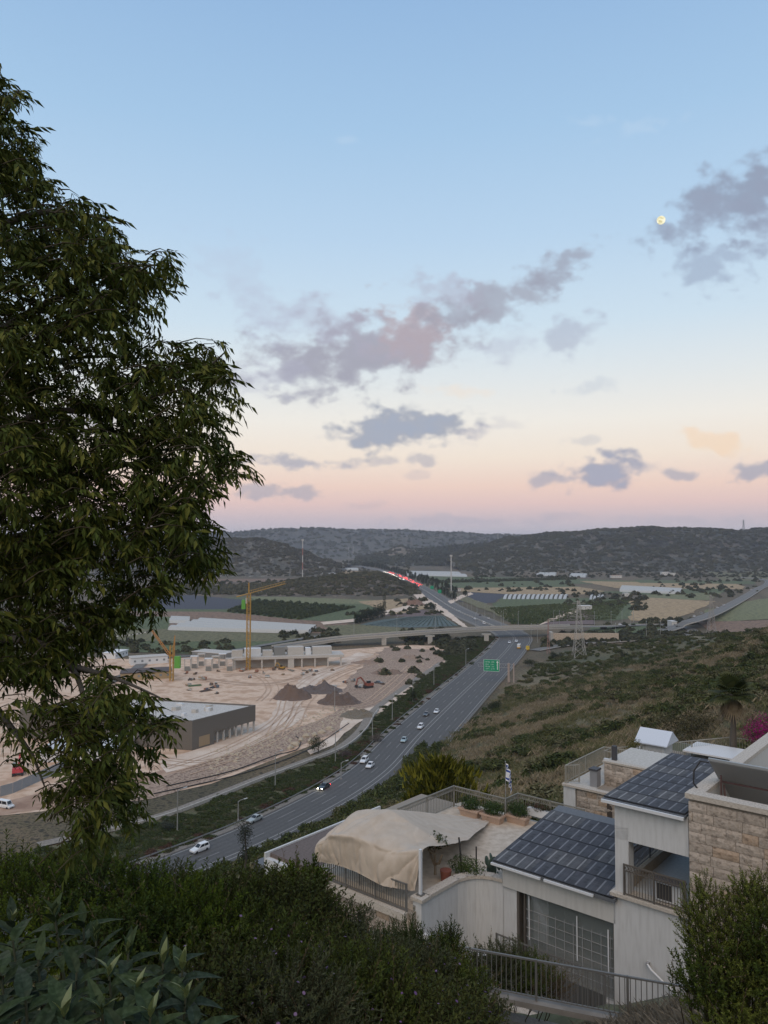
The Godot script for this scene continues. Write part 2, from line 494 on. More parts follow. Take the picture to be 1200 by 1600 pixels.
# a ridge over a world grid: crest points [px, py] at depth dc, foot at depth db
func ridge(called: String, crest: Array, db: float, dc: float, dback: float, amp: float, ca: Color, cb: Color, cc: Color, sd: int, woods: Array) -> void:
	var pts := []
	for c in crest:
		var p := Dp(c[0], c[1], dc)
		pts.append(Vector2(p.x, maxf(0.0, p.y)))
	var x0: float = pts[0].x
	var x1: float = pts[-1].x
	var f := FastNoiseLite.new()
	f.seed = sd; f.frequency = 6.0 / (dc - db) * 0.5; f.fractal_octaves = 5
	var hfun := func(x: float, d: float) -> float:
		var ch := 0.0
		for i in pts.size() - 1:
			if x >= pts[i].x and x <= pts[i + 1].x:
				var t: float = (x - pts[i].x) / (pts[i + 1].x - pts[i].x)
				ch = lerpf(pts[i].y, pts[i + 1].y, t * t * (3 - 2 * t))
		var q := (d - db) / (dc - db) if d < dc else 1.0 - (d - dc) / (dback - dc)
		q = clampf(q, 0.0, 1.0)
		q = pow(sin(q * PI / 2), 1.35)
		var edge := clampf(minf(q * 3.0, 1.0), 0.0, 1.0)
		return ch * q * (1.0 + f.get_noise_2d(x * 0.6, d) * 0.55 * sin(minf(q, 1.0) * PI)) + f.get_noise_2d(x * 2.0, d * 2.0) * amp * edge - 0.6 * (1.0 - edge)
	var m := MB.new()
	var nx := 150
	var nd := 46
	var g := []
	for i in nd + 1:
		var row := []
		for j in nx + 1:
			var x: float = lerpf(x0, x1, float(j) / nx)
			var d: float = lerpf(db, dback, float(i) / nd)
			row.append(Vector3(x, hfun.call(x, d), -d))
		g.append(row)
	for i in nd:
		for j in nx:
			var p: Vector3 = g[i][j]
			var t := clampf(0.5 + f.get_noise_2d(p.x * 3.0, p.z * 3.0) * 1.8, 0.0, 1.0)
			m.col = ca.lerp(cb, t)
			if f.get_noise_2d(p.x * 5.0 + 300.0, p.z * 7.0) > 0.24: m.col = cc.lerp(cb, 0.45)
			m.quad(g[i][j], g[i][j + 1], g[i + 1][j + 1], g[i + 1][j])
	# smooth normals from the height function
	for k in m.v.size():
		var p: Vector3 = m.v[k]
		var e := (dc - db) / 40.0
		m.n[k] = Vector3(hfun.call(p.x - e, -p.z) - hfun.call(p.x + e, -p.z), 2 * e, hfun.call(p.x, -p.z + e) * -1.0 + hfun.call(p.x, -p.z - e)).normalized()
	var hill := struct(called, m, tmat("hill_soil", [Color(0.5, 0.5, 0.45), Color(0.85, 0.82, 0.76), Color(1, 1, 1)], 90.0, 0.02, 0.95, 0.0, 9, true))
	# scrub and wood on it: [count, size, threshold, colour a, colour b]
	for w in woods:
		var xf := []
		var cols := []
		var tries := 0
		while xf.size() < w[0] and tries < w[0] * 12:
			tries += 1
			var x := rng.randf_range(x0, x1)
			var d := lerpf(db, dc + (dback - dc) * 0.15, pow(rng.randf(), 0.8))
			if f.get_noise_2d(x * 5.0 + 300.0, -d * 7.0) > 0.2 and rng.randf() < 0.85: continue
			if f.get_noise_2d(x * 3.0, -d * 3.0) > w[2] + rng.randf_range(-0.15, 0.15): continue
			var y: float = hfun.call(x, d)
			if y < 0.3: continue
			var s: float = w[1] * rng.randf_range(0.6, 1.4)
			xf.append(Transform3D(Basis(Vector3.UP, rng.randf() * TAU).scaled(Vector3(s * rng.randf_range(0.9, 1.4), s * rng.randf_range(0.7, 1.15), s)), Vector3(x, y - s * 0.12, -d)))
			cols.append((w[3] as Color).lerp(w[4], rng.randf()))
		var o := scatter(self, w[5], far_crown(rng.randi() % 3), xf, cols)
		o.set_meta("label", w[6]); o.set_meta("category", "woodland")

var crowns := {}
func far_crown(k: int) -> Mesh:      # a small lumpy crown of leaf-clump faces, about 1 m in radius
	if crowns.has(k): return crowns[k]
	var r := RandomNumberGenerator.new()
	r.seed = 40 + k
	var m := MB.new()
	for i in 70:
		var d := Vector3(r.randfn(), absf(r.randfn()) * 0.9 + 0.05, r.randfn()).normalized()
		var q := d * r.randf_range(0.62, 1.0) * (0.85 + 0.25 * sin(d.x * 4.0 + k) * cos(d.z * 3.0)) + Vector3(0, 0.15, 0)
		var nrm := (d + Vector3(r.randfn(), r.randfn(), r.randfn()) * 0.35).normalized()
		var x := nrm.cross(Vector3(r.randfn(), r.randfn(), r.randfn())).normalized() * r.randf_range(0.2, 0.36)
		var y := nrm.cross(x.normalized()) * x.length() * 0.9
		var b := r.randf_range(0.65, 1.2)
		m.col = Color(b, b, b * r.randf_range(0.85, 1.0))
		m.quad(q - x - y * 0.4, q + x * 0.8 - y, q + x + y * 0.6, q - x * 0.7 + y)
	crowns[k] = m.mesh(vmat("far_foliage", 0.95))
	return crowns[k]

func build_hills() -> void:
	var dk := Color(0.068, 0.073, 0.055)
	var md := Color(0.111, 0.108, 0.078)
	# far ridge across the valley head
	ridge("hill", [[-250, 842], [0, 836], [200, 835], [365, 833], [425, 829], [500, 827], [560, 829.5], [620, 829], [700, 833], [770, 837], [840, 838], [950, 842], [1150, 846]], 3300, 4700, 6500, 14.0, Color(0.098, 0.101, 0.078), Color(0.130, 0.127, 0.098), Color(0.182, 0.163, 0.130), 31,
		[[7000, 8.5, 0.5, Color(0.058, 0.072, 0.049), Color(0.104, 0.114, 0.075), "woodland", "dark evergreen wood covering the far ridge"]])
	# middle ridge, darker, behind the fields
	ridge("hill", [[560, 872], [620, 864], [680, 858], [740, 853], [800, 850], [860, 846], [950, 850]], 2250, 2900, 3500, 8.0, dk, md, Color(0.169, 0.150, 0.117), 33,
		[[2600, 8.0, 0.45, Color(0.052, 0.062, 0.043), Color(0.091, 0.098, 0.065), "woodland", "dark scrub wood on the low middle ridge"]])
	# tan knoll beside the highway
	ridge("hill", [[570, 872], [600, 862], [625, 853], [645, 858], [670, 868], [690, 873]], 2500, 2900, 3200, 4.0, Color(0.221, 0.182, 0.130), Color(0.286, 0.234, 0.169), Color(0.364, 0.299, 0.221), 35,
		[[260, 6.0, 0.3, Color(0.065, 0.072, 0.052), Color(0.111, 0.111, 0.078), "woodland", "sparse scrub on the tan knoll beside the highway"]])
	# the long hill on the right
	ridge("hill", [[690, 872], [740, 858], [800, 841], [850, 835], [905, 831.5], [960, 828], [1020, 826], [1090, 827.5], [1150, 832], [1178, 828], [1215, 826], [1300, 830], [1450, 826], [1600, 830]], 1820, 2500, 3100, 9.0, Color(0.078, 0.081, 0.058), Color(0.124, 0.117, 0.085), Color(0.286, 0.234, 0.176), 37,
		[[14000, 4.8, 0.42, Color(0.052, 0.060, 0.039), Color(0.098, 0.098, 0.062), "woodland", "dark scrub wood on the long hill behind the fields"]])
	# the rocky hill on the left
	ridge("hill", [[-200, 838], [0, 840], [150, 846], [260, 848], [330, 845], [368, 843], [400, 842], [430, 848], [470, 862], [505, 876], [540, 884]], 1550, 1950, 2500, 6.0, Color(0.111, 0.104, 0.078), Color(0.169, 0.150, 0.111), Color(0.351, 0.305, 0.254), 39,
		[[6500, 3.9, 0.3, Color(0.065, 0.068, 0.047), Color(0.111, 0.104, 0.072), "woodland", "grey green scrub on the rocky hill beyond the site"]])
	# wooded knoll left of the highway
	ridge("hill", [[270, 926], [330, 921], [420, 914], [480, 906], [540, 899], [585, 896], [612, 902], [636, 914], [652, 924]], 985, 1180, 1420, 2.5, Color(0.104, 0.091, 0.065), Color(0.195, 0.156, 0.111), Color(0.299, 0.227, 0.169), 41,
		[[2300, 3.2, 0.22, Color(0.058, 0.061, 0.039), Color(0.117, 0.111, 0.072), "woodland", "olive coloured wood on the knoll beside the highway"]])

# ---------------------------------------------------------------- fields and sheets on the valley floor
func rough_poly(px: Array, jitter: float, step: float) -> PackedVector2Array:
	var pts := PackedVector2Array()
	for i in px.size():
		var a := G(px[i][0], px[i][1])
		var b := G(px[(i + 1) % px.size()][0], px[(i + 1) % px.size()][1])
		var k := maxi(1, int(a.distance_to(b) / step))
		for j in k:
			var p := a.lerp(b, float(j) / k)
			var w := jitter if j > 0 else 0.0
			pts.append(Vector2(p.x + nz2.get_noise_2d(p.x * 3.0, p.z * 3.0) * w, p.z + nz2.get_noise_2d(p.x * 3.0 + 77.0, p.z * 3.0) * w))
	return pts

func sheet(called: String, px: Array, h: float, m: Material, jitter := 2.0, step := 8.0) -> MeshInstance3D:
	var pts := rough_poly(px, jitter, step)
	var t := Geometry2D.triangulate_polygon(pts)
	var b := MB.new()
	b.o = Vector3(pts[0].x, h, pts[0].y)
	for i in range(0, t.size(), 3):
		var A := Vector3(pts[t[i]].x, h, pts[t[i]].y); var B := Vector3(pts[t[i + 1]].x, h, pts[t[i + 1]].y); var C := Vector3(pts[t[i + 2]].x, h, pts[t[i + 2]].y)
		if (B - A).cross(C - A).y > 0: b.tri(A, B, C)
		else: b.tri(A, C, B)
	return struct(called, b, m)

func field_mat(key: String, a: Color, b: Color, tile := 60.0, sd := 3) -> Material:
	return tmat(key, [a.darkened(0.25), a, b, a.lerp(b, 0.5)], tile, 0.02, 0.95, 0.0, sd)

func build_fields() -> void:
	var green := field_mat("green_crop", lin(0.065, 0.09, 0.032), lin(0.1, 0.125, 0.048), 40, 2)
	var pale := field_mat("pale_green_crop", lin(0.13, 0.14, 0.06), lin(0.18, 0.18, 0.085), 50, 3)
	var tan := field_mat("tan_stubble", lin(0.29, 0.205, 0.11), lin(0.38, 0.275, 0.155), 70, 4)
	var brown := field_mat("brown_tilled_soil", lin(0.17, 0.105, 0.068), lin(0.23, 0.15, 0.1), 45, 5)
	var purple := field_mat("purple_brown_soil", lin(0.12, 0.085, 0.08), lin(0.17, 0.12, 0.11), 30, 6)
	var navy := field_mat("black_mulch_sheet", lin(0.035, 0.04, 0.055), lin(0.055, 0.06, 0.08), 30, 7)
	var teal := field_mat("blue_green_crop_net", lin(0.06, 0.09, 0.09), lin(0.11, 0.15, 0.145), 25, 8)
	var olive := field_mat("olive_grass", lin(0.1, 0.1, 0.045), lin(0.17, 0.15, 0.075), 40, 9)
	var L := [
		# left of the highway
		[[[150, 945], [385, 932], [560, 938], [600, 950], [540, 972], [150, 955]], green],
		[[[150, 955], [345, 956], [460, 968], [545, 974], [500, 990], [150, 978]], brown],
		[[[200, 932], [300, 930], [382, 937], [402, 946], [350, 952], [200, 952]], navy],
		[[[380, 932], [460, 933], [590, 938], [600, 944], [430, 942]], pale],
		[[[150, 962], [270, 964], [262, 984], [150, 984]], green],
		[[[130, 983], [262, 983], [480, 990], [470, 1003], [130, 1003]], olive],
		[[[130, 1002], [470, 1002], [330, 1022], [130, 1018]], green],
		[[[300, 905], [470, 904], [600, 914], [560, 920], [300, 922]], brown],
		[[[560, 977], [600, 968], [640, 963], [690, 962], [716, 978], [640, 981]], teal],
		[[[600, 962], [660, 953], [690, 960], [640, 964]], purple],
		[[[505, 978], [560, 976], [640, 982], [700, 982], [690, 990], [520, 994]], olive],
		[[[560, 940], [640, 935], [680, 948], [620, 960], [600, 955]], tan],
		[[[490, 892], [560, 892], [580, 897], [490, 898]], tan],
		# right of the highway
		[[[640, 900], [780, 902], [905, 905], [1000, 908], [1000, 913], [860, 912], [690, 912]], green],
		[[[672, 911], [880, 912], [905, 917], [700, 919]], green],
		[[[700, 919], [905, 917], [945, 924], [930, 929], [800, 929], [715, 924]], tan],
		[[[716, 940], [733, 926], [790, 929], [772, 942], [740, 944]], navy],
		[[[765, 950], [785, 934], [880, 935], [985, 934], [1003, 962], [960, 970], [880, 968], [845, 976], [800, 975]], green],
		[[[838, 976], [880, 955], [925, 954], [930, 976]], purple],
		[[[905, 908], [1150, 912], [1165, 917], [1160, 921], [960, 919]], tan],
		[[[990, 906], [1180, 908], [1180, 913], [1000, 911]], green],
		[[[1000, 927], [1130, 925], [1110, 938], [1020, 937]], pale],
		[[[930, 925], [1065, 921], [1140, 920], [1130, 926], [1000, 930]], green],
		[[[985, 938], [1010, 934], [1118, 940], [1075, 960], [1040, 972], [985, 970]], tan],
		[[[1100, 955], [1140, 945], [1230, 930], [1260, 965], [1120, 972]], pale],
		[[[1090, 972], [1260, 968], [1260, 990], [1110, 988]], brown],
		[[[925, 978], [1000, 974], [1048, 984], [1020, 998], [940, 1004], [905, 1000]], green],
		[[[1090, 885], [1300, 888], [1300, 905], [1130, 908]], olive],
		# green verges beside the highway
		[[[655, 912], [700, 930], [800, 972], [840, 978], [775, 950], [690, 918]], olive],
	]
	var k := 0
	for e in L:
		sheet("field", e[0], 0.10 + 0.012 * k, e[1], 5.0, 18.0)
		k += 1
	# construction ground and dirt ways
	var sand := tmat("pale_quarry_earth", [lin(0.45, 0.295, 0.195), lin(0.55, 0.385, 0.27), lin(0.64, 0.48, 0.355), lin(0.52, 0.355, 0.245)], 120.0, 0.01, 0.95, 0.0, 14, false, 1024)
	var sand2 := tmat("trodden_pale_dust", [lin(0.52, 0.4, 0.31), lin(0.6, 0.48, 0.38), lin(0.66, 0.55, 0.45)], 70.0, 0.012, 0.95, 0.0, 15)
	var rubble := tmat("brown_rubble_earth", [lin(0.15, 0.1, 0.07), lin(0.27, 0.185, 0.135), lin(0.42, 0.31, 0.235), lin(0.19, 0.135, 0.095)], 45.0, 0.025, 0.95, 0.0, 16, false, 1024)
	sheet("construction_ground", [[-150, 1040], [100, 1025], [200, 1030], [540, 1015], [640, 1008], [720, 1010], [700, 1035], [620, 1085], [560, 1125], [500, 1160], [420, 1190], [330, 1225], [220, 1250], [-150, 1290]], 0.06, sand, 3.0, 10.0)
	sheet("rubble_ground", [[600, 1012], [700, 1016], [690, 1035], [630, 1075], [590, 1110], [520, 1105], [545, 1060]], 0.12, rubble, 4.0, 6.0)
	sheet("brown_earth", [[-150, 1290], [100, 1262], [240, 1236], [330, 1205], [400, 1182], [380, 1176], [300, 1196], [200, 1214], [100, 1226], [20, 1250], [-150, 1262]], 0.1, tmat("red_brown_earth", [lin(0.27, 0.165, 0.11), lin(0.36, 0.235, 0.165), lin(0.43, 0.3, 0.215)], 80.0, 0.014, 0.95, 0.0, 27), 3.0, 6.0)
	sheet("rubble_ground", [[560, 1128], [545, 1138], [470, 1165], [400, 1195], [330, 1222], [240, 1248], [100, 1265], [110, 1245], [240, 1220], [360, 1180], [440, 1145], [500, 1125], [540, 1105]], 0.13, rubble, 3.0, 6.0)
	sheet("dirt_track", [[250, 1190], [330, 1165], [420, 1125], [440, 1090], [480, 1050], [560, 1020], [585, 1022], [500, 1062], [470, 1100], [480, 1120], [430, 1150], [360, 1180], [260, 1208]], 0.17, sand2, 2.0, 6.0)
	# tyre ruts over the site and bands of browner earth
	var rut := tmat("compacted_ruts", [lin(0.44, 0.3, 0.205), lin(0.52, 0.37, 0.265)], 30.0, 0.02, 0.95, 0.0, 26)
	for q in [[[260, 1200], [350, 1170], [430, 1125], [450, 1085], [500, 1050], [590, 1020]], [[280, 1206], [370, 1176], [445, 1135], [470, 1095], [520, 1056], [600, 1028]], [[320, 1060], [400, 1068], [450, 1062], [540, 1035]], [[405, 1095], [420, 1075], [400, 1055], [350, 1056]], [[420, 1150], [440, 1120], [470, 1105], [560, 1100], [600, 1075], [640, 1040]], [[230, 1180], [300, 1190], [360, 1182]]]:
		var pts := []
		for e in q: pts.append(G(e[0], e[1], 0.25))
		var sp := spline(pts, 3.0)
		var rb := MB.new()
		for off in [-1.2, 1.0, 4.6]: ribbon(rb, sp, off - 0.28, off + 0.28, 0.0)
		struct("tyre_rut", rb, rut)
	sheet("dirt_track", [[540, 1115], [600, 1100], [640, 1070], [650, 1074], [610, 1105], [560, 1130], [520, 1165], [485, 1180], [480, 1174], [530, 1145]], 0.21, sand2, 1.5, 5.0)
	sheet("dirt_track", [[505, 977], [560, 972], [620, 957], [655, 948], [650, 943], [610, 953], [550, 968], [500, 973]], 0.5, sand2, 2.0, 8.0)
	sheet("dirt_track", [[630, 912], [640, 925], [660, 942], [700, 965], [722, 980], [732, 981], [700, 955], [665, 933], [648, 916]], 0.5, sand2, 2.0, 8.0)
	sheet("dirt_track", [[700, 940], [722, 930], [735, 926], [740, 929], [725, 934], [705, 944]], 0.52, sand2, 2.0, 8.0)
	sheet("dirt_track", [[835, 974], [905, 952], [908, 955], [845, 977]], 0.52, sand2, 1.0, 8.0)

# ---------------------------------------------------------------- roads
func spline(pts: Array, step := 6.0) -> Array:
	var c := Curve3D.new()
	for i in pts.size():
		var d: Vector3 = (pts[mini(i + 1, pts.size() - 1)] - pts[maxi(i - 1, 0)]) / 6.0
		c.add_point(pts[i], -d, d)
	c.bake_interval = step
	return Array(c.get_baked_points())

func side(p: Array, i: int) -> Vector3:     # unit vector to the right of the way
	var d: Vector3 = p[mini(i + 1, p.size() - 1)] - p[maxi(i - 1, 0)]
	d.y = 0
	return d.normalized().cross(Vector3.UP).normalized()

func ribbon(b: MB, p: Array, o0: float, o1: float, dy: float, dash := 0.0, gap := 0.0) -> void:
	var run := 0.0
	for i in p.size() - 1:
		var l: float = p[i].distance_to(p[i + 1])
		run += l
		if dash > 0.0 and fmod(run, dash + gap) > dash: continue
		var s0 := side(p, i); var s1 := side(p, i + 1)
		var up := Vector3(0, dy, 0)
		b.quad(p[i] + s0 * o0 + up, p[i] + s0 * o1 + up, p[i + 1] + s1 * o1 + up, p[i + 1] + s1 * o0 + up)

func rail(b: MB, p: Array, o: float, h: float, w: float, post := 0.0) -> void:      # a barrier that follows a way
	for i in p.size() - 1:
		var s0 := side(p, i) * o; var s1 := side(p, i + 1) * o
		var a: Vector3 = p[i] + s0; var c: Vector3 = p[i + 1] + s1
		if post == 0.0:
			var n0 := side(p, i) * w / 2; var n1 := side(p, i + 1) * w / 2
			var t := Vector3(0, h, 0)
			b.quad(a - n0 + t, a + n0 + t, c + n1 + t, c - n1 + t)
			b.quad(a + n0, c + n1, c + n1 + t, a + n0 + t); b.quad(c - n1, a - n0, a - n0 + t, c - n1 + t)
		else:
			b.bar(a + Vector3(0, h, 0), c + Vector3(0, h, 0), w, 0.3)
			b.bar(a, a + Vector3(0, h, 0), w)

var hw: Array        # centre line of the highway
var side_road: Array
func build_roads() -> void:
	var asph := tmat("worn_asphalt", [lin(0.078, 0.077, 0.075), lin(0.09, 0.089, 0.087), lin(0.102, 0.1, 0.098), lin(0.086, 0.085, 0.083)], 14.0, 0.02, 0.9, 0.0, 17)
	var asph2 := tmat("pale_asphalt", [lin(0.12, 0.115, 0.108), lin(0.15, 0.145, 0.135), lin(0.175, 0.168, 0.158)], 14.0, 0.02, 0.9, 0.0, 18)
	var paint := tmat("worn_road_paint", [lin(0.2, 0.2, 0.19), lin(0.3, 0.295, 0.28), lin(0.36, 0.355, 0.34)], 3.0, 0.04, 0.8, 0.0, 19)
	var conc := tmat("weathered_concrete", [lin(0.3, 0.28, 0.25), lin(0.4, 0.375, 0.34), lin(0.47, 0.44, 0.4)], 6.0, 0.02, 0.9, 0.2, 20)
	var steel := mat("galvanised_steel", lin(0.32, 0.32, 0.32), 0.5, 0.6)
	var P := func(x: float, d: float, h := 0.3) -> Vector3: return Vector3(x, h, -d)
	hw = spline([P.call(-140, 60), P.call(-90, 110), P.call(-41.7, 162), P.call(-18, 195), P.call(0, 232), P.call(13.5, 280), P.call(34, 347), P.call(58, 424), P.call(84, 512), P.call(97, 575), P.call(90, 650), P.call(77, 760), P.call(70, 860), P.call(61, 1080), P.call(44, 1370), P.call(20, 1680), P.call(-18, 1980), P.call(-75, 2260), P.call(-150, 2500)], 5.0)
	var b := MB.new()
	ribbon(b, hw.filter(func(q): return -q.z < 606.0), -12.0, 12.0, 0.0)
	struct("highway", b, asph)
	b = MB.new()
	for o in [-9.3, -5.8, -2.6, 2.6, 5.8, 9.3]:
		for e in [-0.85, 0.85]: ribbon(b, hw, o + e - 0.4, o + e + 0.4, 0.008)
	struct("tyre_wear", b, tmat("tyre_worn_asphalt", [lin(0.066, 0.065, 0.064), lin(0.08, 0.079, 0.077), lin(0.07, 0.069, 0.068)], 25.0, 0.02, 0.85, 0.0, 25))
	b = MB.new()
	ribbon(b, hw, -13.6, -12.0, 0.12); ribbon(b, hw, 12.0, 13.0, 0.12)
	rail(b, hw, -11.9, 0.12, 0.3); rail(b, hw, 12.1, 0.12, 0.3)
	struct("kerb", b, tmat("dusty_kerb", [lin(0.16, 0.145, 0.125), lin(0.23, 0.21, 0.185)], 9.0, 0.02, 0.9, 0.0, 24))
	b = MB.new()
	for o in [-11.0, -0.75, 0.75, 11.0]: ribbon(b, hw, o - 0.12, o + 0.12, 0.02)
	for o in [-7.5, -4.1, 4.1, 7.5]: ribbon(b, hw, o - 0.07, o + 0.07, 0.02, 5.0, 10.0)
	struct("road_marking", b, paint)
	b = MB.new()
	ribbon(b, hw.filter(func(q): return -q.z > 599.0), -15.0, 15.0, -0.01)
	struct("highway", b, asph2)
	# the barrier in the middle of the far stretch and the steel rails at the sides
	b = MB.new()
	var far := hw.filter(func(q): return -q.z > 600.0)
	b.o = far[0]
	rail(b, far, 0.0, 0.8, 0.5)
	single("median_barrier", "grey concrete barrier between the carriageways beyond the overpass", "barrier", b, conc)
	b = MB.new()
	var near := hw.filter(func(q): return -q.z > 120.0 and -q.z < 560.0)
	b.o = near[0]
	rail(b, near, -13.2, 0.75, 0.08, 1.0)
	single("guard_rail", "steel guard rail along the green verge of the highway", "guard rail", b, steel)
	b = MB.new()
	b.o = near[0]
	rail(b, near.filter(func(q): return -q.z > 250.0), 12.8, 0.75, 0.08, 1.0)
	single("guard_rail", "steel guard rail below the scrub slope of the highway", "guard rail", b, steel)
	side_road = spline([G(60, 1320, 0.3), G(233, 1280, 0.3), G(327, 1247, 0.3), G(400, 1218, 0.3), G(483, 1187, 0.3), G(533, 1167, 0.3), G(565, 1140, 0.3), G(582, 1113, 0.3), G(610, 1090, 0.3), G(650, 1062, 0.3), G(690, 1035, 0.3)], 4.0)
	b = MB.new()
	ribbon(b, side_road, -1.9, 1.5, 0.0)
	struct("road", b, tmat("dusty_lane", [lin(0.17, 0.15, 0.13), lin(0.22, 0.195, 0.165), lin(0.26, 0.23, 0.195)], 12.0, 0.02, 0.95, 0.0, 28))
	b = MB.new()
	b.o = side_road[0]
	rail(b, side_road.filter(func(q): return -q.z > 185.0 and -q.z < 320.0), 1.8, 0.8, 0.4)
	single("concrete_parapet", "low grey concrete parapet along the service road below the site", "wall", b, conc)
	b = MB.new()
	for i in hw.size() - 1:
		if -hw[i].z < 100.0 or -hw[i].z > 560.0: continue
		var wv := [40.0, 40.0]
		for k in 2:
			for q in side_road: wv[k] = minf(wv[k], Vector2(q.x - hw[i + k].x, q.z - hw[i + k].z).length())
			wv[k] = clampf(wv[k] - 1.5, 15.0, 38.0)
		var s0 := side(hw, i); var s1 := side(hw, i + 1)
		var dn := Vector3(0, -0.12, 0)
		b.quad(hw[i] - s0 * wv[0] + dn, hw[i] - s0 * 12.2 + dn, hw[i + 1] - s1 * 12.2 + dn, hw[i + 1] - s1 * wv[1] + dn)
	struct("verge", b, tmat("verge_grass", [lin(0.05, 0.06, 0.025), lin(0.075, 0.085, 0.035), lin(0.12, 0.105, 0.055), lin(0.09, 0.07, 0.045)], 14.0, 0.03, 0.95, 0.0, 29))
	# right-hand country road with its bridge over the roundabout road
	var rr := spline([G(1030, 988, 1.0), G(1060, 978, 3.0), G(1075, 972, 6.0), G(1100, 964, 6.0), G(1130, 951, 3.0), G(1160, 935, 1.0), G(1185, 920, 0.6), G(1200, 912, 0.6), G(1195, 906, 0.6), G(1150, 902, 0.6)], 6.0)
	b = MB.new()
	ribbon(b, rr, -6.5, 6.5, 0.0)
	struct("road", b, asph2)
	b = MB.new()
	b.o = rr[0]
	rail(b, rr, 6.6, 0.8, 0.3)
	single("road_parapet", "concrete parapet of the country road, right side", "wall", b, conc)
	b = MB.new()
	ribbon(b, rr, -5.8, -5.55, 0.03); ribbon(b, rr, 5.55, 5.8, 0.03); ribbon(b, rr, -0.15, 0.15, 0.03, 6.0, 6.0)
	struct("road_marking", b, paint)
	# slip road from the overpass to the roundabout, and its loop
	var lp := spline([G(880, 979, 5.0), G(940, 979, 3.0), G(990, 977, 1.0), G(1040, 976, 0.8), G(1072, 980, 0.6), G(1082, 986, 0.6), G(1070, 992, 0.6), G(1030, 997, 0.6), G(980, 1001, 0.6), G(930, 1004, 0.6), G(880, 1008, 0.6), G(835, 1016, 0.5)], 5.0)
	b = MB.new()
	ribbon(b, lp, -4.0, 4.0, 0.0)
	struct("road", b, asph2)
	b = MB.new()
	b.o = lp[0]
	rail(b, lp.filter(func(q): return q.x < 230.0), -4.2, 0.5, 0.3)
	single("road_parapet", "pale kerb wall of the slip road by the roundabout", "wall", b, conc)
	# farm road on the left
	var fr := spline([G(150, 1075, 0.4), G(205, 1050, 0.4), G(240, 1030, 0.4), G(330, 1022, 0.4), G(430, 1005, 0.4), G(520, 990, 0.4)], 6.0)
	b = MB.new()
	ribbon(b, fr, -3.0, 3.0, 0.2)
	struct("road", b, asph2)
	build_overpass(conc, asph2)

func build_overpass(conc: Material, asph: Material) -> void:
	var p := spline([G(430, 1012, 1.5), G(490, 1003, 3.2), G(535, 997, 5.0), G(600, 992, 6.4), G(680, 986.5, 7.0), G(760, 982, 7.0), G(862, 979, 7.0), G(900, 978, 5.5)], 6.0)
	var t := thing("overpass", "pale concrete road bridge crossing the highway on round piers", "bridge", p[0])
	t.set_meta("o", p[0])
	var b := mb(t)
	for i in p.size() - 1:
		var s0 := side(p, i); var s1 := side(p, i + 1)
		var up := Vector3(0, -1.25, 0)
		var A: Vector3 = p[i] - s0 * 5.5; var B: Vector3 = p[i] + s0 * 5.5; var C: Vector3 = p[i + 1] + s1 * 5.5; var D: Vector3 = p[i + 1] - s1 * 5.5
		b.quad(A + up, D + up, C + up, B + up)
		b.quad(B + up, C + up, C, B); b.quad(D + up, A + up, A, D)
	part(t, "deck", b, conc)
	b = mb(t); ribbon(b, p, -5.5, 5.5, 0.0)
	part(t, "roadway", b, asph)
	for o in [-5.6, 5.6]:
		b = mb(t); rail(b, p, o, 1.0, 0.35)
		part(t, "parapet", b, conc)
	for k in [[672, 1006], [760, 1003], [600, 1008]]:
		var q := G(k[0], k[1])
		b = mb(t)
		b.box(q.x - 1.6, q.x + 1.6, 0, 5.4, q.z - 0.7, q.z + 0.7)
		b.box(q.x - 3.2, q.x + 3.2, 5.0, 5.8, q.z - 0.8, q.z + 0.8)
		part(t, "pier", b, conc)
	# abutment of rough stone on the right
	var stone := tmat("pale_cut_rock", [lin(0.32, 0.25, 0.19), lin(0.48, 0.39, 0.3), lin(0.58, 0.48, 0.38)], 12.0, 0.03, 0.95, 0.8, 23)
	var e := G(862, 1003)
	b = mb(t)
	b.box(e.x, e.x + 48, 0, 5.9, e.z - 3, e.z - 2)
	part(t, "abutment", b, stone, "rough pale rock face of the bridge end")
	b = mb(t)
	b.box(e.x - 0.5, e.x + 1.5, 0, 6.6, e.z - 8, e.z - 1.2)
	part(t, "abutment_wall", b, conc)

# ---------------------------------------------------------------- houses below the viewer, in their own frame (a along the facade, b away from the viewer)
func H(a: float, y: float, b: float) -> Vector3:
	return Vector3(a, y, -b)

func hb(m: MB, a0: float, a1: float, y0: float, y1: float, b0: float, b1: float) -> void:
	m.box(a0, a1, y0, y1, -b1, -b0)

func hpart(t: Node, called: String, mt: Material, boxes: Array, label := "") -> MeshInstance3D:
	var m := mb(t)
	for q in boxes: hb(m, q[0], q[1], q[2], q[3], q[4], q[5])
	return part(t, called, m, mt, label)

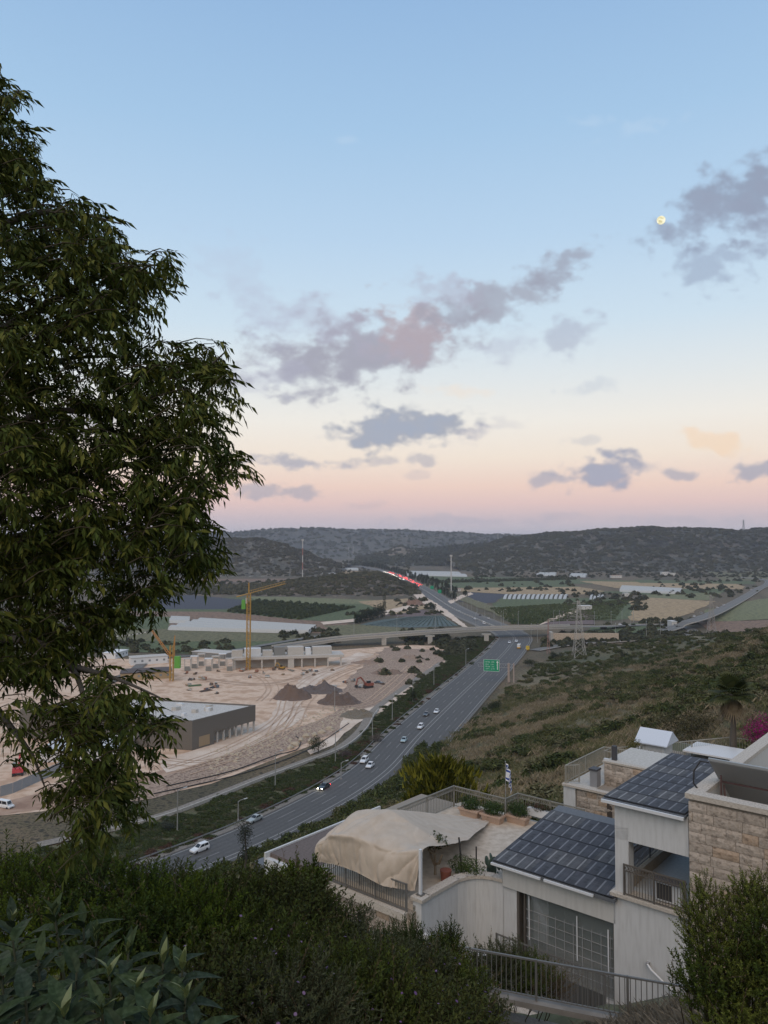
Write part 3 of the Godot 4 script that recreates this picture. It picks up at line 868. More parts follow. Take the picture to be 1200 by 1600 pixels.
var block_meshes := []
func block_mesh(k: int) -> Mesh:     # a rough-faced stone of unit size, face towards +z
	if block_meshes.is_empty():
		for s in 4:
			var r := RandomNumberGenerator.new()
			r.seed = 60 + s
			var m := MB.new()
			var g := []
			for i in 4:
				var row := []
				for j in 6:
					var e := i == 0 or j == 0 or i == 3 or j == 5
					row.append(Vector3(lerpf(-0.5, 0.5, j / 5.0), lerpf(-0.5, 0.5, i / 3.0), 0.32 if e else 0.5 + r.randf_range(-0.14, 0.06)))
				g.append(row)
			for i in 3:
				for j in 5: m.quad(g[i][j], g[i][j + 1], g[i + 1][j + 1], g[i + 1][j])
			var c := [Vector3(-0.5, -0.5, 0.32), Vector3(0.5, -0.5, 0.32), Vector3(0.5, 0.5, 0.32), Vector3(-0.5, 0.5, 0.32)]
			for i in 4:
				var A: Vector3 = c[i]; var B: Vector3 = c[(i + 1) % 4]
				m.quad(Vector3(A.x, A.y, -0.5), Vector3(B.x, B.y, -0.5), B, A)
			block_meshes.append(m.mesh(null))
	return block_meshes[k % 4]

func stone_mats(key: String, base: Color) -> Array:
	var out := []
	for k in 5:
		var b := base.lightened(0.05) if k == 0 else base.darkened([0.0, 0.0, 0.07, 0.13, 0.0][k])
		if k == 4: b = base.lerp(Color(0.62, 0.47, 0.33), 0.35)
		out.append(tmat("%s_%d" % [key, k], [b.darkened(0.3), b, b.lightened(0.12), b.darkened(0.08)], 1.1, 0.02, 0.92, 0.5, 30 + k, false, 256))
	return out

# courses of blocks on a wall facing the viewer; the joints stay open over a recessed mortar core
func courses(t: Node, a0: float, a1: float, y0: float, y1: float, bface: float, ch: float, ln: float, mats: Array, sd: int, skip := []) -> void:
	var r := RandomNumberGenerator.new()
	r.seed = sd
	var o: Vector3 = t.get_meta("o")
	var n := int(round((y1 - y0) / ch))
	var h := (y1 - y0) / n
	for i in n:
		var x := a0 - r.randf() * ln * 0.6
		while x < a1:
			var w := ln * r.randf_range(0.65, 1.4)
			var l := maxf(x, a0)
			var rr := minf(x + w, a1)
			x += w
			if rr - l < 0.08: continue
			var yc := y0 + (i + 0.5) * h
			var hide := false
			for s in skip:
				if (l + rr) / 2 > s[0] and (l + rr) / 2 < s[1] and yc > s[2] and yc < s[3]: hide = true
			if hide: continue
			var p := piece(t, "stone_block", block_mesh(r.randi()), Transform3D(Basis.from_scale(Vector3(rr - l - 0.012, h - 0.012, 0.15)), H((l + rr) / 2, yc, bface - 0.005) - o))
			p.material_override = mats[[0, 1, 1, 2, 2, 3, 1, 4][r.randi() % 8]]

# a railing along a list of points (house frame or world), with bars, posts and a patterned band
func railing(t: Node, pts: Array, h: float, gap: float, bw: float, mt: Material, band := 0.0, foot_gap := 0.08, post_every := 2.0) -> void:
	var posts := mb(t); var rails := mb(t); var bars := mb(t); var scroll := mb(t)
	for i in pts.size() - 1:
		var A: Vector3 = pts[i]; var B: Vector3 = pts[i + 1]
		var L := A.distance_to(B)
		var up := Vector3(0, h, 0)
		rails.bar(A + up, B + up, 0.05, 0.045)
		rails.bar(A + Vector3(0, foot_gap, 0), B + Vector3(0, foot_gap, 0), 0.035)
		if band > 0.0: rails.bar(A + up * (1.0 - band), B + up * (1.0 - band), 0.03)
		var n := maxi(1, int(L / gap))
		for k in n:
			var p := A.lerp(B, (k + 0.5) / n)
			bars.bar(p + Vector3(0, foot_gap, 0), p + up * (1.0 - band), bw)
		if band > 0.0:
			var s := maxi(1, int(L / 0.2))
			for k in s:
				var p := A.lerp(B, float(k) / s); var q := A.lerp(B, float(k + 1) / s)
				var mid := p.lerp(q, 0.5)
				scroll.bar(p + up * (1.0 - band), mid + up, 0.018); scroll.bar(mid + up, q + up * (1.0 - band), 0.018)
				scroll.bar(p + up, mid + up * (1.0 - band), 0.018); scroll.bar(mid + up * (1.0 - band), q + up, 0.018)
		var np := maxi(1, int(L / post_every))
		for k in np + 1:
			var p := A.lerp(B, float(k) / np)
			var m := mb(t)
			m.bar(p, p + up + Vector3(0, 0.03, 0), 0.05)
			if k < np or i == pts.size() - 2: part(t, "post", m, mt)
	part(t, "rail", rails, mt)
	var bp := part(t, "bars", bars, mt)
	bp.set_meta("kind", "stuff")
	if band > 0.0: part(t, "scroll_band", scroll, mt)

func panel_mat() -> StandardMaterial3D:
	if M.has("solar_cells"): return M["solar_cells"]
	var im := Image.create(256, 128, false, Image.FORMAT_RGB8)
	im.fill(lin(0.055, 0.062, 0.078))
	var r := RandomNumberGenerator.new()
	r.seed = 5
	for i in 10:         # the cells differ a little in tone
		for j in 3:
			var k := r.randf_range(0.8, 1.2)
			im.fill_rect(Rect2i(i * 26, j * 43, 25, 42), lin(0.062 * k, 0.066 * k, 0.077 * k))
	for i in 4:          # pale gaps between strings of cells
		im.fill_rect(Rect2i(24 + i * 64, 12, 10, 108), lin(0.17, 0.18, 0.2))
		im.fill_rect(Rect2i(56 + i * 64, 0, 1, 128), lin(0.10, 0.11, 0.125))
	im.fill_rect(Rect2i(0, 62, 256, 2), lin(0.09, 0.1, 0.115))
	for y in [0, 126]: im.fill_rect(Rect2i(0, y, 256, 2), lin(0.03, 0.032, 0.036))
	var m := StandardMaterial3D.new()
	m.resource_name = "solar_cells"; m.albedo_texture = ImageTexture.create_from_image(im); m.roughness = 0.6; m.metallic_specular = 0.18
	M["solar_cells"] = m
	return m

# solar panels side by side on a sloping roof: origin, along, up-slope
func solar_array(t: Node, o: Vector3, du: Vector3, dv: Vector3, nu: int, nv: int) -> void:
	var n := du.cross(dv).normalized()
	var base: Vector3 = t.get_meta("o")
	var su := du / nu
	var sv := dv / nv
	var face := MB.new(); face.with_uv = true
	var e := su.normalized() * 0.003
	var f := sv.normalized() * 0.012
	face.quad(e + f + n * 0.04, su - e + f + n * 0.04, su + sv - e - f + n * 0.04, sv + e - f + n * 0.04)
	var fm := face.mesh(panel_mat())
	var pm2: StandardMaterial3D = panel_mat().duplicate()
	pm2.albedo_color = Color(1.14, 1.12, 1.08); pm2.roughness = 0.58; pm2.resource_name = "dusty_solar_cells"
	var fm2 := face.mesh(pm2)
	var fr := MB.new()
	fr.obox(Transform3D(Basis(su.normalized(), sv.normalized(), n), su / 2 + sv / 2 + n * 0.017), Vector3(su.length() - 0.004, sv.length() - 0.016, 0.036))
	var frm := fr.mesh(mat("panel_frame", lin(0.04, 0.042, 0.048), 0.5, 0.4))
	for i in nu:
		for j in nv:
			var p := piece(t, "solar_panel", fm if (i * 3 + j * 5) % 4 else fm2, Transform3D(Basis.IDENTITY, o + su * i + sv * j - base))
			piece(p, "panel_frame", frm, Transform3D.IDENTITY)

func build_houses() -> void:
	var plaster := tmat("white_plaster", [lin(0.49, 0.49, 0.48), lin(0.545, 0.55, 0.545), lin(0.565, 0.57, 0.565)], 3.1, 0.012, 0.9, 0.0, 41)
	var cream := tmat("cream_plaster", [lin(0.47, 0.46, 0.43), lin(0.51, 0.5, 0.47), lin(0.53, 0.52, 0.49)], 3.1, 0.012, 0.9, 0.0, 42)
	var coping := tmat("stone_coping", [lin(0.36, 0.32, 0.27), lin(0.48, 0.43, 0.37), lin(0.55, 0.5, 0.43)], 0.9, 0.02, 0.85, 0.2, 43)
	var floor_m := tmat("pale_terrace_tiles", [lin(0.42, 0.355, 0.28), lin(0.485, 0.415, 0.335), lin(0.53, 0.46, 0.375)], 3.0, 0.012, 0.85, 0.1, 44)
	var mortar := tmat("mortar", [lin(0.22, 0.19, 0.155), lin(0.3, 0.26, 0.215)], 1.0, 0.03, 0.95, 0.0, 45)
	var iron := mat("grey_painted_iron", lin(0.16, 0.155, 0.145), 0.55, 0.3)
	var iron_l := mat("beige_painted_iron", lin(0.33, 0.31, 0.26), 0.55, 0.2)
	var iron_b := mat("brown_painted_iron", lin(0.13, 0.115, 0.1), 0.55, 0.3)
	var roofgrey := tmat("grey_roof_sheet", [lin(0.1, 0.108, 0.118), lin(0.125, 0.133, 0.145)], 2.0, 0.02, 0.6, 0.0, 46)
	var white := mat("white_painted_metal", lin(0.62, 0.63, 0.64), 0.45)
	var glass := mat("window_glass", Color(0.75, 0.8, 0.8, 0.12), 0.06)
	glass.transparency = BaseMaterial3D.TRANSPARENCY_ALPHA
	for q in [plaster, cream]: q.uv1_scale = Vector3(1.3, 0.12, 1.3)
	var dark := mat("room_plaster", lin(0.34, 0.33, 0.31), 0.9)
	var stone := stone_mats("rough_stone", lin(0.43, 0.358, 0.292))
	# ---- the terrace house with the tarpaulin
	var t := hthing("terrace_house", "stone terrace house whose flat roof carries a beige tarpaulin", "house", -20.5, 50.0, 26.0)
	hpart(t, "wall", mortar, [[-25.6, -17.7, 50.0, 56.3, 22.5, 33.4], [-17.7, -16.1, 50.0, 56.3, 26.6, 33.4]])
	courses(t, -25.0, -17.75, 51.2, 56.02, 22.5, 0.3, 0.62, stone, 71)
	hpart(t, "coping", coping, [[-22.9, -17.9, 56.04, 56.3, 22.28, 22.75], [-22.9, -16.05, 56.3, 56.42, 33.2, 33.55]])
	hpart(t, "terrace_floor", floor_m, [[-22.9, -17.72, 56.3, 56.5, 22.75, 33.2], [-17.72, -16.05, 56.3, 56.5, 26.42, 33.2]])
	# brown flat roof and white edge wall at its end
	hpart(t, "roof", tmat("brown_roof_sheet", [lin(0.115, 0.09, 0.08), lin(0.15, 0.12, 0.108)], 1.5, 0.02, 0.85, 0.1, 47), [[-25.6, -22.92, 56.3, 56.46, 22.55, 29.0]], "flat brown roof beside the tarpaulin")
	hpart(t, "edge_wall", plaster, [[-25.72, -25.62, 52.0, 56.52, 22.3, 30.0], [-25.62, -22.95, 55.6, 56.3, 22.28, 22.5]])
	var lw := mb(t)
	hb(lw, -26.9, -25.8, 50.0, 55.7, 22.7, 24.6)
	part(t, "side_roof", lw, roofgrey)
	# curved white wall with stone coping
	var line := [H(-17.6, 0, 23.2), H(-17.55, 0, 25.1), H(-17.4, 0, 25.55), H(-17.15, 0, 25.9), H(-16.85, 0, 26.12), H(-16.5, 0, 26.25), H(-16.06, 0, 26.3)]
	var wall := mb(t); var cap := mb(t)
	for i in line.size() - 1:
		var A: Vector3 = line[i]; var B: Vector3 = line[i + 1]
		var d := (B - A).normalized(); var s := d.cross(Vector3.UP)
		var y0 := 53.6 if i > 1 else 52.0
		wall.quad(A + s * 0.12 + Vector3(0, y0, 0), B + s * 0.12 + Vector3(0, y0, 0), B + s * 0.12 + Vector3(0, 56.7, 0), A + s * 0.12 + Vector3(0, 56.7, 0))
		wall.quad(B - s * 0.12 + Vector3(0, y0, 0), A - s * 0.12 + Vector3(0, y0, 0), A - s * 0.12 + Vector3(0, 56.7, 0), B - s * 0.12 + Vector3(0, 56.7, 0))
		for q in [[0.2, -0.2, 56.82, 1], [0.2, 0.2, 0, 0]]:
			if q[3] == 1: cap.quad(A + s * 0.2 + Vector3(0, 56.82, 0), B + s * 0.2 + Vector3(0, 56.82, 0), B - s * 0.2 + Vector3(0, 56.82, 0), A - s * 0.2 + Vector3(0, 56.82, 0))
			else:
				cap.quad(A + s * 0.2 + Vector3(0, 56.69, 0), B + s * 0.2 + Vector3(0, 56.69, 0), B + s * 0.2 + Vector3(0, 56.82, 0), A + s * 0.2 + Vector3(0, 56.82, 0))
				cap.quad(B - s * 0.2 + Vector3(0, 56.69, 0), A - s * 0.2 + Vector3(0, 56.69, 0), A - s * 0.2 + Vector3(0, 56.82, 0), B - s * 0.2 + Vector3(0, 56.82, 0))
				cap.quad(B + s * 0.2 + Vector3(0, 56.69, 0), A + s * 0.2 + Vector3(0, 56.69, 0), A - s * 0.2 + Vector3(0, 56.69, 0), B - s * 0.2 + Vector3(0, 56.69, 0))
	hb(wall, -17.85, -17.45, 52.0, 56.7, 22.75, 23.2); hb(cap, -17.92, -17.36, 56.69, 56.82, 22.68, 23.24)
	part(t, "curved_wall", wall, plaster, "white curved wall at the terrace edge")
	part(t, "coping", cap, coping)
	hpart(t, "terrace_floor", floor_m, [[-17.72, -17.5, 56.3, 56.49, 25.6, 26.42], [-17.5, -17.05, 56.3, 56.49, 26.0, 26.42]])
	# sloping white garden wall in front of it
	var g := hthing("garden_wall", "low sloping white wall under the curved terrace wall", "wall", -16.0, 52.5, 24.0)
	var gm := mb(g)
	var q0 := H(-17.6, 0, 22.6); var q1 := H(-15.2, 0, 24.7)
	var gs := (q1 - q0).normalized().cross(Vector3.UP) * 0.11
	for sgn in [1.0, -1.0]:
		var A: Vector3 = q0 + gs * sgn; var B: Vector3 = q1 + gs * sgn
		if sgn > 0: gm.quad(A + Vector3(0, 52.5, 0), B + Vector3(0, 52.5, 0), B + Vector3(0, 54.55, 0), A + Vector3(0, 55.7, 0))
		else: gm.quad(B + Vector3(0, 52.5, 0), A + Vector3(0, 52.5, 0), A + Vector3(0, 55.7, 0), B + Vector3(0, 54.55, 0))
	gm.quad(q0 + gs + Vector3(0, 55.7, 0), q1 + gs + Vector3(0, 54.55, 0), q1 - gs + Vector3(0, 54.55, 0), q0 - gs + Vector3(0, 55.7, 0))
	gm.quad(q1 + gs + Vector3(0, 52.5, 0), q1 - gs + Vector3(0, 52.5, 0), q1 - gs + Vector3(0, 54.55, 0), q1 + gs + Vector3(0, 54.55, 0))
	part(g, "wall", gm, plaster)
	# fences of the terrace
	t = hthing("terrace_fence", "grey iron bar fence on the stone wall under the tarpaulin", "fence", -20.3, 56.3, 22.45)
	railing(t, [H(-22.6, 56.3, 22.5), H(-17.95, 56.3, 22.5)], 1.0, 0.115, 0.022, iron, 0.0, 0.06, 1.5)
	t = hthing("terrace_railing", "beige iron railing with scroll band around the back of the terrace", "railing", -20.0, 56.5, 32.5)
	railing(t, [H(-22.85, 56.5, 28.0), H(-22.75, 56.5, 32.4), H(-19.7, 56.5, 32.4), H(-19.65, 56.5, 33.5), H(-16.1, 56.5, 33.5)], 1.05, 0.125, 0.02, mat("sand_painted_iron", lin(0.24, 0.225, 0.19), 0.55, 0.2), 0.2, 0.08, 1.7)
	# pole that carries the tarpaulin
	t = hthing("canopy_pole", "white square pole under the corner of the tarpaulin", "pole", -17.68, 56.82, 23.0)
	hpart(t, "shaft", white, [[-17.73, -17.63, 56.82, 58.5, 22.95, 23.05]])
	hpart(t, "foot", iron, [[-17.8, -17.56, 56.82, 56.86, 22.88, 23.12]])
	build_tarp()
	build_terrace_things(white, iron, coping)
	# ---- the low house with solar panels on its roof
	t = hthing("solar_house", "low white house with a wide grid window under solar panels", "house", -13.7, 52.5, 28.6)
	hpart(t, "wall", plaster, [[-16.05, -15.45, 52.5, 57.0, 26.2, 26.5], [-15.45, -11.5, 52.5, 53.7, 26.2, 26.5], [-16.05, -15.75, 52.5, 57.3, 26.5, 31.3]])
	hpart(t, "beam", cream, [[-16.02, -11.42, 56.58, 57.45, 26.1, 26.48]])
	hpart(t, "room", dark, [[-15.75, -11.5, 53.5, 53.6, 26.5, 31.0], [-15.75, -11.5, 53.6, 57.0, 30.6, 30.8], [-15.74, -15.7, 53.6, 57.0, 26.5, 30.6], [-11.6, -11.5, 53.6, 57.0, 26.5, 30.6], [-15.75, -11.5, 56.7, 56.8, 26.5, 30.6]])
	hpart(t, "window_reveal", iron_b, [[-15.45, -15.35, 53.7, 56.58, 26.22, 26.5], [-15.2, -15.14, 53.7, 56.55, 26.3, 26.5], [-15.35, -11.5, 56.5, 56.57, 26.25, 26.5], [-11.57, -11.5, 53.7, 56.5, 26.25, 26.5]])
	var win := hpart(t, "window", glass, [[-15.1, -11.6, 53.72, 56.5, 26.36, 26.37]])
	var lines := mb(t)
	for i in 10: hb(lines, -14.95 + i * 0.36, -14.935 + i * 0.36, 54.0, 56.0 + minf(0.0, -0.3 + i * 0.1), 26.31, 26.33)
	for j in 6: hb(lines, -15.1, -11.6, 54.2 + j * 0.34, 54.215 + j * 0.34, 26.305, 26.32)
	part(win, "window_grid", lines, mat("grey_white_bars", lin(0.33, 0.33, 0.33), 0.6))
	hpart(t, "curtain", mat("grey_curtain", lin(0.2, 0.2, 0.195), 0.9), [[-15.05, -14.4, 54.6, 56.4, 26.8, 26.83]])
	hpart(t, "window_bar", white, [[-14.98, -14.94, 54.8, 56.45, 26.28, 26.3], [-13.0, -12.96, 54.7, 56.3, 26.28, 26.3], [-11.8, -11.75, 54.6, 56.2, 26.28, 26.3]])
	var roof := mb(t)
	var e0 := H(-16.35, 57.52, 25.85); var eu := Vector3(5.02, 0, 0); var ev := H(0, 0.72, 5.6)
	roof.quad(e0, e0 + eu, e0 + eu + ev, e0 + ev)
	var dn := Vector3(0, -0.12, 0)
	roof.quad(e0 + dn, e0 + eu + dn, e0 + eu, e0); roof.quad(e0 + ev + dn, e0 + dn, e0, e0 + ev); roof.quad(e0 + eu + dn, e0 + eu + ev + dn, e0 + eu + ev, e0 + eu)
	roof.quad(e0 + ev + dn, e0 + ev + eu + dn, e0 + eu + dn, e0 + dn)
	part(t, "roof", roof, roofgrey)
	solar_array(t, e0 + Vector3(0.02, 0.03, 0), Vector3(4.94, 0, 0), ev * 0.88, 3, 5)
	hpart(t, "gutter", white, [[-16.35, -14.2, 57.42, 57.5, 25.76, 25.84], [-14.05, -12.1, 57.42, 57.5, 25.76, 25.84]])
	# balustrade in front of the big window and the walk before it
	var w := hthing("walkway", "grey paved walk with a stone edge in front of the grid window", "walkway", -13.5, 52.4, 25.0)
	hpart(w, "paving", tmat("grey_paving", [lin(0.13, 0.13, 0.125), lin(0.18, 0.178, 0.17)], 1.5, 0.03, 0.9, 0.2, 48), [[-16.0, -9.0, 52.4, 53.4, 24.0, 26.19]])
	hpart(w, "edge_stone", coping, [[-16.0, -9.0, 53.4, 53.52, 23.95, 24.3]])
	t = hthing("window_railing", "grey iron railing with solid lower panels before the grid window", "railing", -13.7, 53.4, 25.6)
	railing(t, [H(-16.0, 53.4, 25.6), H(-11.6, 53.4, 25.6)], 1.55, 0.13, 0.02, iron, 0.0, 0.1, 1.5)
	hpart(t, "panel", mat("grey_metal_sheet", lin(0.105, 0.105, 0.1), 0.6, 0.2), [[-15.9, -11.65, 53.5, 54.25, 25.63, 25.65]])
	# ---- the white house with the balcony and the upper solar roof
	t = hthing("balcony_house", "white house with an open balcony under a solar roof", "house", -10.3, 52.5, 29.0)
	hpart(t, "wall", plaster, [[-11.48, -8.9, 52.5, 57.6, 26.1, 26.55]])
	hpart(t, "ledge", coping, [[-11.55, -8.9, 57.6, 57.72, 25.95, 26.6]])
	hpart(t, "balcony_floor", tmat("grey_balcony_floor", [lin(0.42, 0.42, 0.41), lin(0.5, 0.5, 0.49)], 1.5, 0.02, 0.8, 0.0, 49), [[-11.3, -8.85, 57.5, 57.7, 26.6, 33.0]])
	hpart(t, "column", plaster, [[-11.42, -10.93, 57.72, 60.0, 26.15, 26.6]])
	hpart(t, "beam", plaster, [[-11.42, -8.86, 59.55, 60.85, 26.15, 26.5], [-11.42, -11.12, 59.6, 60.85, 26.5, 32.6]])
	hpart(t, "low_wall", tmat("sandy_render", [lin(0.3, 0.25, 0.19), lin(0.38, 0.32, 0.25)], 1.5, 0.02, 0.9, 0.1, 50), [[-11.35, -11.05, 57.7, 58.1, 26.9, 32.6], [-11.05, -8.85, 57.7, 58.7, 32.5, 32.8]])
	var r0 := H(-11.8, 60.92, 25.95); var ru := Vector3(2.9, 0, 0); var rv := H(0, 0.1, 7.0)
	roof = mb(t)
	dn = Vector3(0, -0.1, 0)
	roof.quad(r0, r0 + ru, r0 + ru + rv, r0 + rv); roof.quad(r0 + dn, r0 + ru + dn, r0 + ru, r0); roof.quad(r0 + rv + dn, r0 + dn, r0, r0 + rv)
	roof.quad(r0 + rv + dn, r0 + rv + ru + dn, r0 + ru + dn, r0 + dn); roof.quad(r0 + ru + dn, r0 + ru + rv + dn, r0 + ru + rv, r0 + ru)
	part(t, "roof", roof, roofgrey)
	solar_array(t, r0 + Vector3(0.02, 0.02, -0.1), Vector3(2.84, 0, 0), rv * 0.97, 2, 7)
	hpart(t, "gutter", white, [[-11.8, -8.92, 60.8, 60.9, 25.86, 25.94]])
	hpart(t, "waste_pipe", mat("grey_plastic", lin(0.3, 0.3, 0.3), 0.6), [[-10.3, -10.2, 55.6, 55.7, 25.98, 26.1]])
	var pip := mb(t)
	pip.tube([H(-10.25, 55.65, 26.0), H(-10.1, 55.55, 25.92), H(-9.6, 55.25, 25.9), H(-8.9, 54.95, 25.9)], [0.04, 0.04, 0.035, 0.035], 8)
	part(t, "pipe", pip, white)
	t = hthing("balcony_railing", "brown iron railing with crossed top band on the balcony front", "railing", -10.2, 57.72, 26.0)
	railing(t, [H(-11.05, 57.72, 26.02), H(-8.95, 57.72, 26.02)], 1.05, 0.1, 0.02, iron_b, 0.2, 0.06, 1.0)
	t = hthing("balcony_railing", "brown iron railing on the sandy low wall inside the balcony", "railing", -11.2, 58.1, 29.5)
	railing(t, [H(-11.2, 58.1, 27.0), H(-11.2, 58.1, 32.4)], 0.85, 0.12, 0.02, iron_b, 0.25, 0.06, 1.8)
	# air conditioner on the balcony
	t = hthing("air_conditioner", "white outdoor air conditioner unit behind the balcony railing", "air conditioner", -9.6, 57.72, 26.5)
	hpart(t, "casing", white, [[-10.05, -9.15, 57.78, 58.42, 26.3, 26.62]])
	hpart(t, "grille", mat("dark_grille", lin(0.05, 0.05, 0.05), 0.6), [[-10.0, -9.5, 57.84, 58.36, 26.285, 26.298]])
	hpart(t, "top_tray", mat("dark_lattice", lin(0.07, 0.07, 0.08), 0.7), [[-10.1, -9.1, 58.42, 58.46, 26.25, 26.66]])
	# ---- the stone house on the right
	t = hthing("stone_house", "house of rough beige stone blocks with a walled flat roof", "house", -4.5, 52.0, 31.0)
	hpart(t, "wall", mortar, [[-8.78, 1.0, 52.0, 61.55, 26.06, 26.4], [-8.78, -8.45, 52.0, 61.55, 26.4, 37.0], [0.7, 1.0, 52.0, 61.55, 26.4, 37.0], [-8.45, 0.7, 52.0, 61.55, 36.7, 37.0]])
	courses(t, -8.8, 0.4, 53.0, 61.45, 26.06, 0.325, 0.68, stone, 73)
	hpart(t, "coping", coping, [[-8.88, 1.0, 61.55, 61.72, 25.92, 26.42], [-8.88, -8.4, 61.55, 61.7, 26.42, 37.0]])
	hpart(t, "parapet_plaster", cream, [[-8.45, -8.42, 60.3, 61.55, 26.42, 36.7], [-8.42, 0.7, 60.3, 61.55, 26.4, 26.43]])
	hpart(t, "roof", tmat("pale_roof_coat", [lin(0.42, 0.4, 0.36), lin(0.52, 0.5, 0.46)], 2.0, 0.02, 0.9, 0.1, 51), [[-8.42, 0.7, 60.1, 60.3, 26.43, 36.7]])
	# tiled ridge peeping over on the right
	var tile := mat("red_clay_tile", lin(0.3, 0.1, 0.07), 0.8)
	for k in 8:
		for j in 5:
			var tm := mb(t)
			tm.tube([H(-6.9 + j * 0.2 + k * 0.02, 61.95 + k * 0.06, 29.5 + k * 0.28), H(-6.9 + j * 0.2 + k * 0.02, 62.0 + k * 0.06, 29.82 + k * 0.28)], [0.1, 0.085], 7)
			part(t, "roof_tile", tm, tile)
	hpart(t, "tile_bed", mortar, [[-7.0, -5.9, 60.3, 61.9, 29.4, 31.8]])
	# solar water collector seen from behind
	t = hthing("water_collector", "grey solar water collector on braces, its back to the viewer", "collector", -7.4, 60.3, 28.4)
	var c0 := H(-8.5, 62.55, 27.3); var cu := Vector3(3.0, 0, 0); var cd := H(0, -1.85, 2.2)
	var cn := cu.cross(cd).normalized() * 0.1
	var cm := mb(t)
	cm.obox(Transform3D(Basis(cu.normalized(), cd.normalized(), cu.normalized().cross(cd.normalized())), c0 + cu / 2 + cd / 2), Vector3(3.0, cd.length(), 0.09))
	part(t, "panel", cm, mat("grey_collector_back", lin(0.3, 0.29, 0.28), 0.75))
	cm = mb(t)
	cm.bar(c0 + Vector3(-0.03, 0.04, 0), c0 + cu + Vector3(0.03, 0.04, 0), 0.12, 0.08)
	part(t, "edge_trim", cm, mat("galvanised_trim", lin(0.33, 0.34, 0.34), 0.5, 0.4))
	var br := mat("rust_red_brace", lin(0.09, 0.045, 0.04), 0.7)
	for k in [0.25, 2.3]:
		cm = mb(t)
		cm.bar(H(-8.5 + k, 62.0, 27.7), H(-8.5 + k + 0.05, 60.32, 27.5), 0.05); cm.bar(H(-8.5 + k, 61.6, 28.0), H(-8.5 + k + 0.3, 60.32, 27.35), 0.06)
		part(t, "brace", cm, br)
	cm = mb(t)
	cm.bar(H(-8.3, 61.75, 27.85), H(-5.6, 61.75, 27.85), 0.05)
	part(t, "cross_bar", cm, br)
	cm = mb(t)
	cm.tube([H(-8.5, 62.5, 27.2), H(-8.72, 62.55, 27.0), H(-8.9, 62.2, 26.9), H(-8.85, 61.85, 26.7), H(-8.5, 61.3, 26.9), H(-8.3, 60.4, 27.2)], [0.03, 0.03, 0.03, 0.03, 0.03, 0.03], 6)
	part(t, "hose", cm, mat("black_rubber", lin(0.02, 0.02, 0.022), 0.6))
	build_back_house(plaster, coping, iron_l, stone, mortar, white)
	build_front_railing(iron)

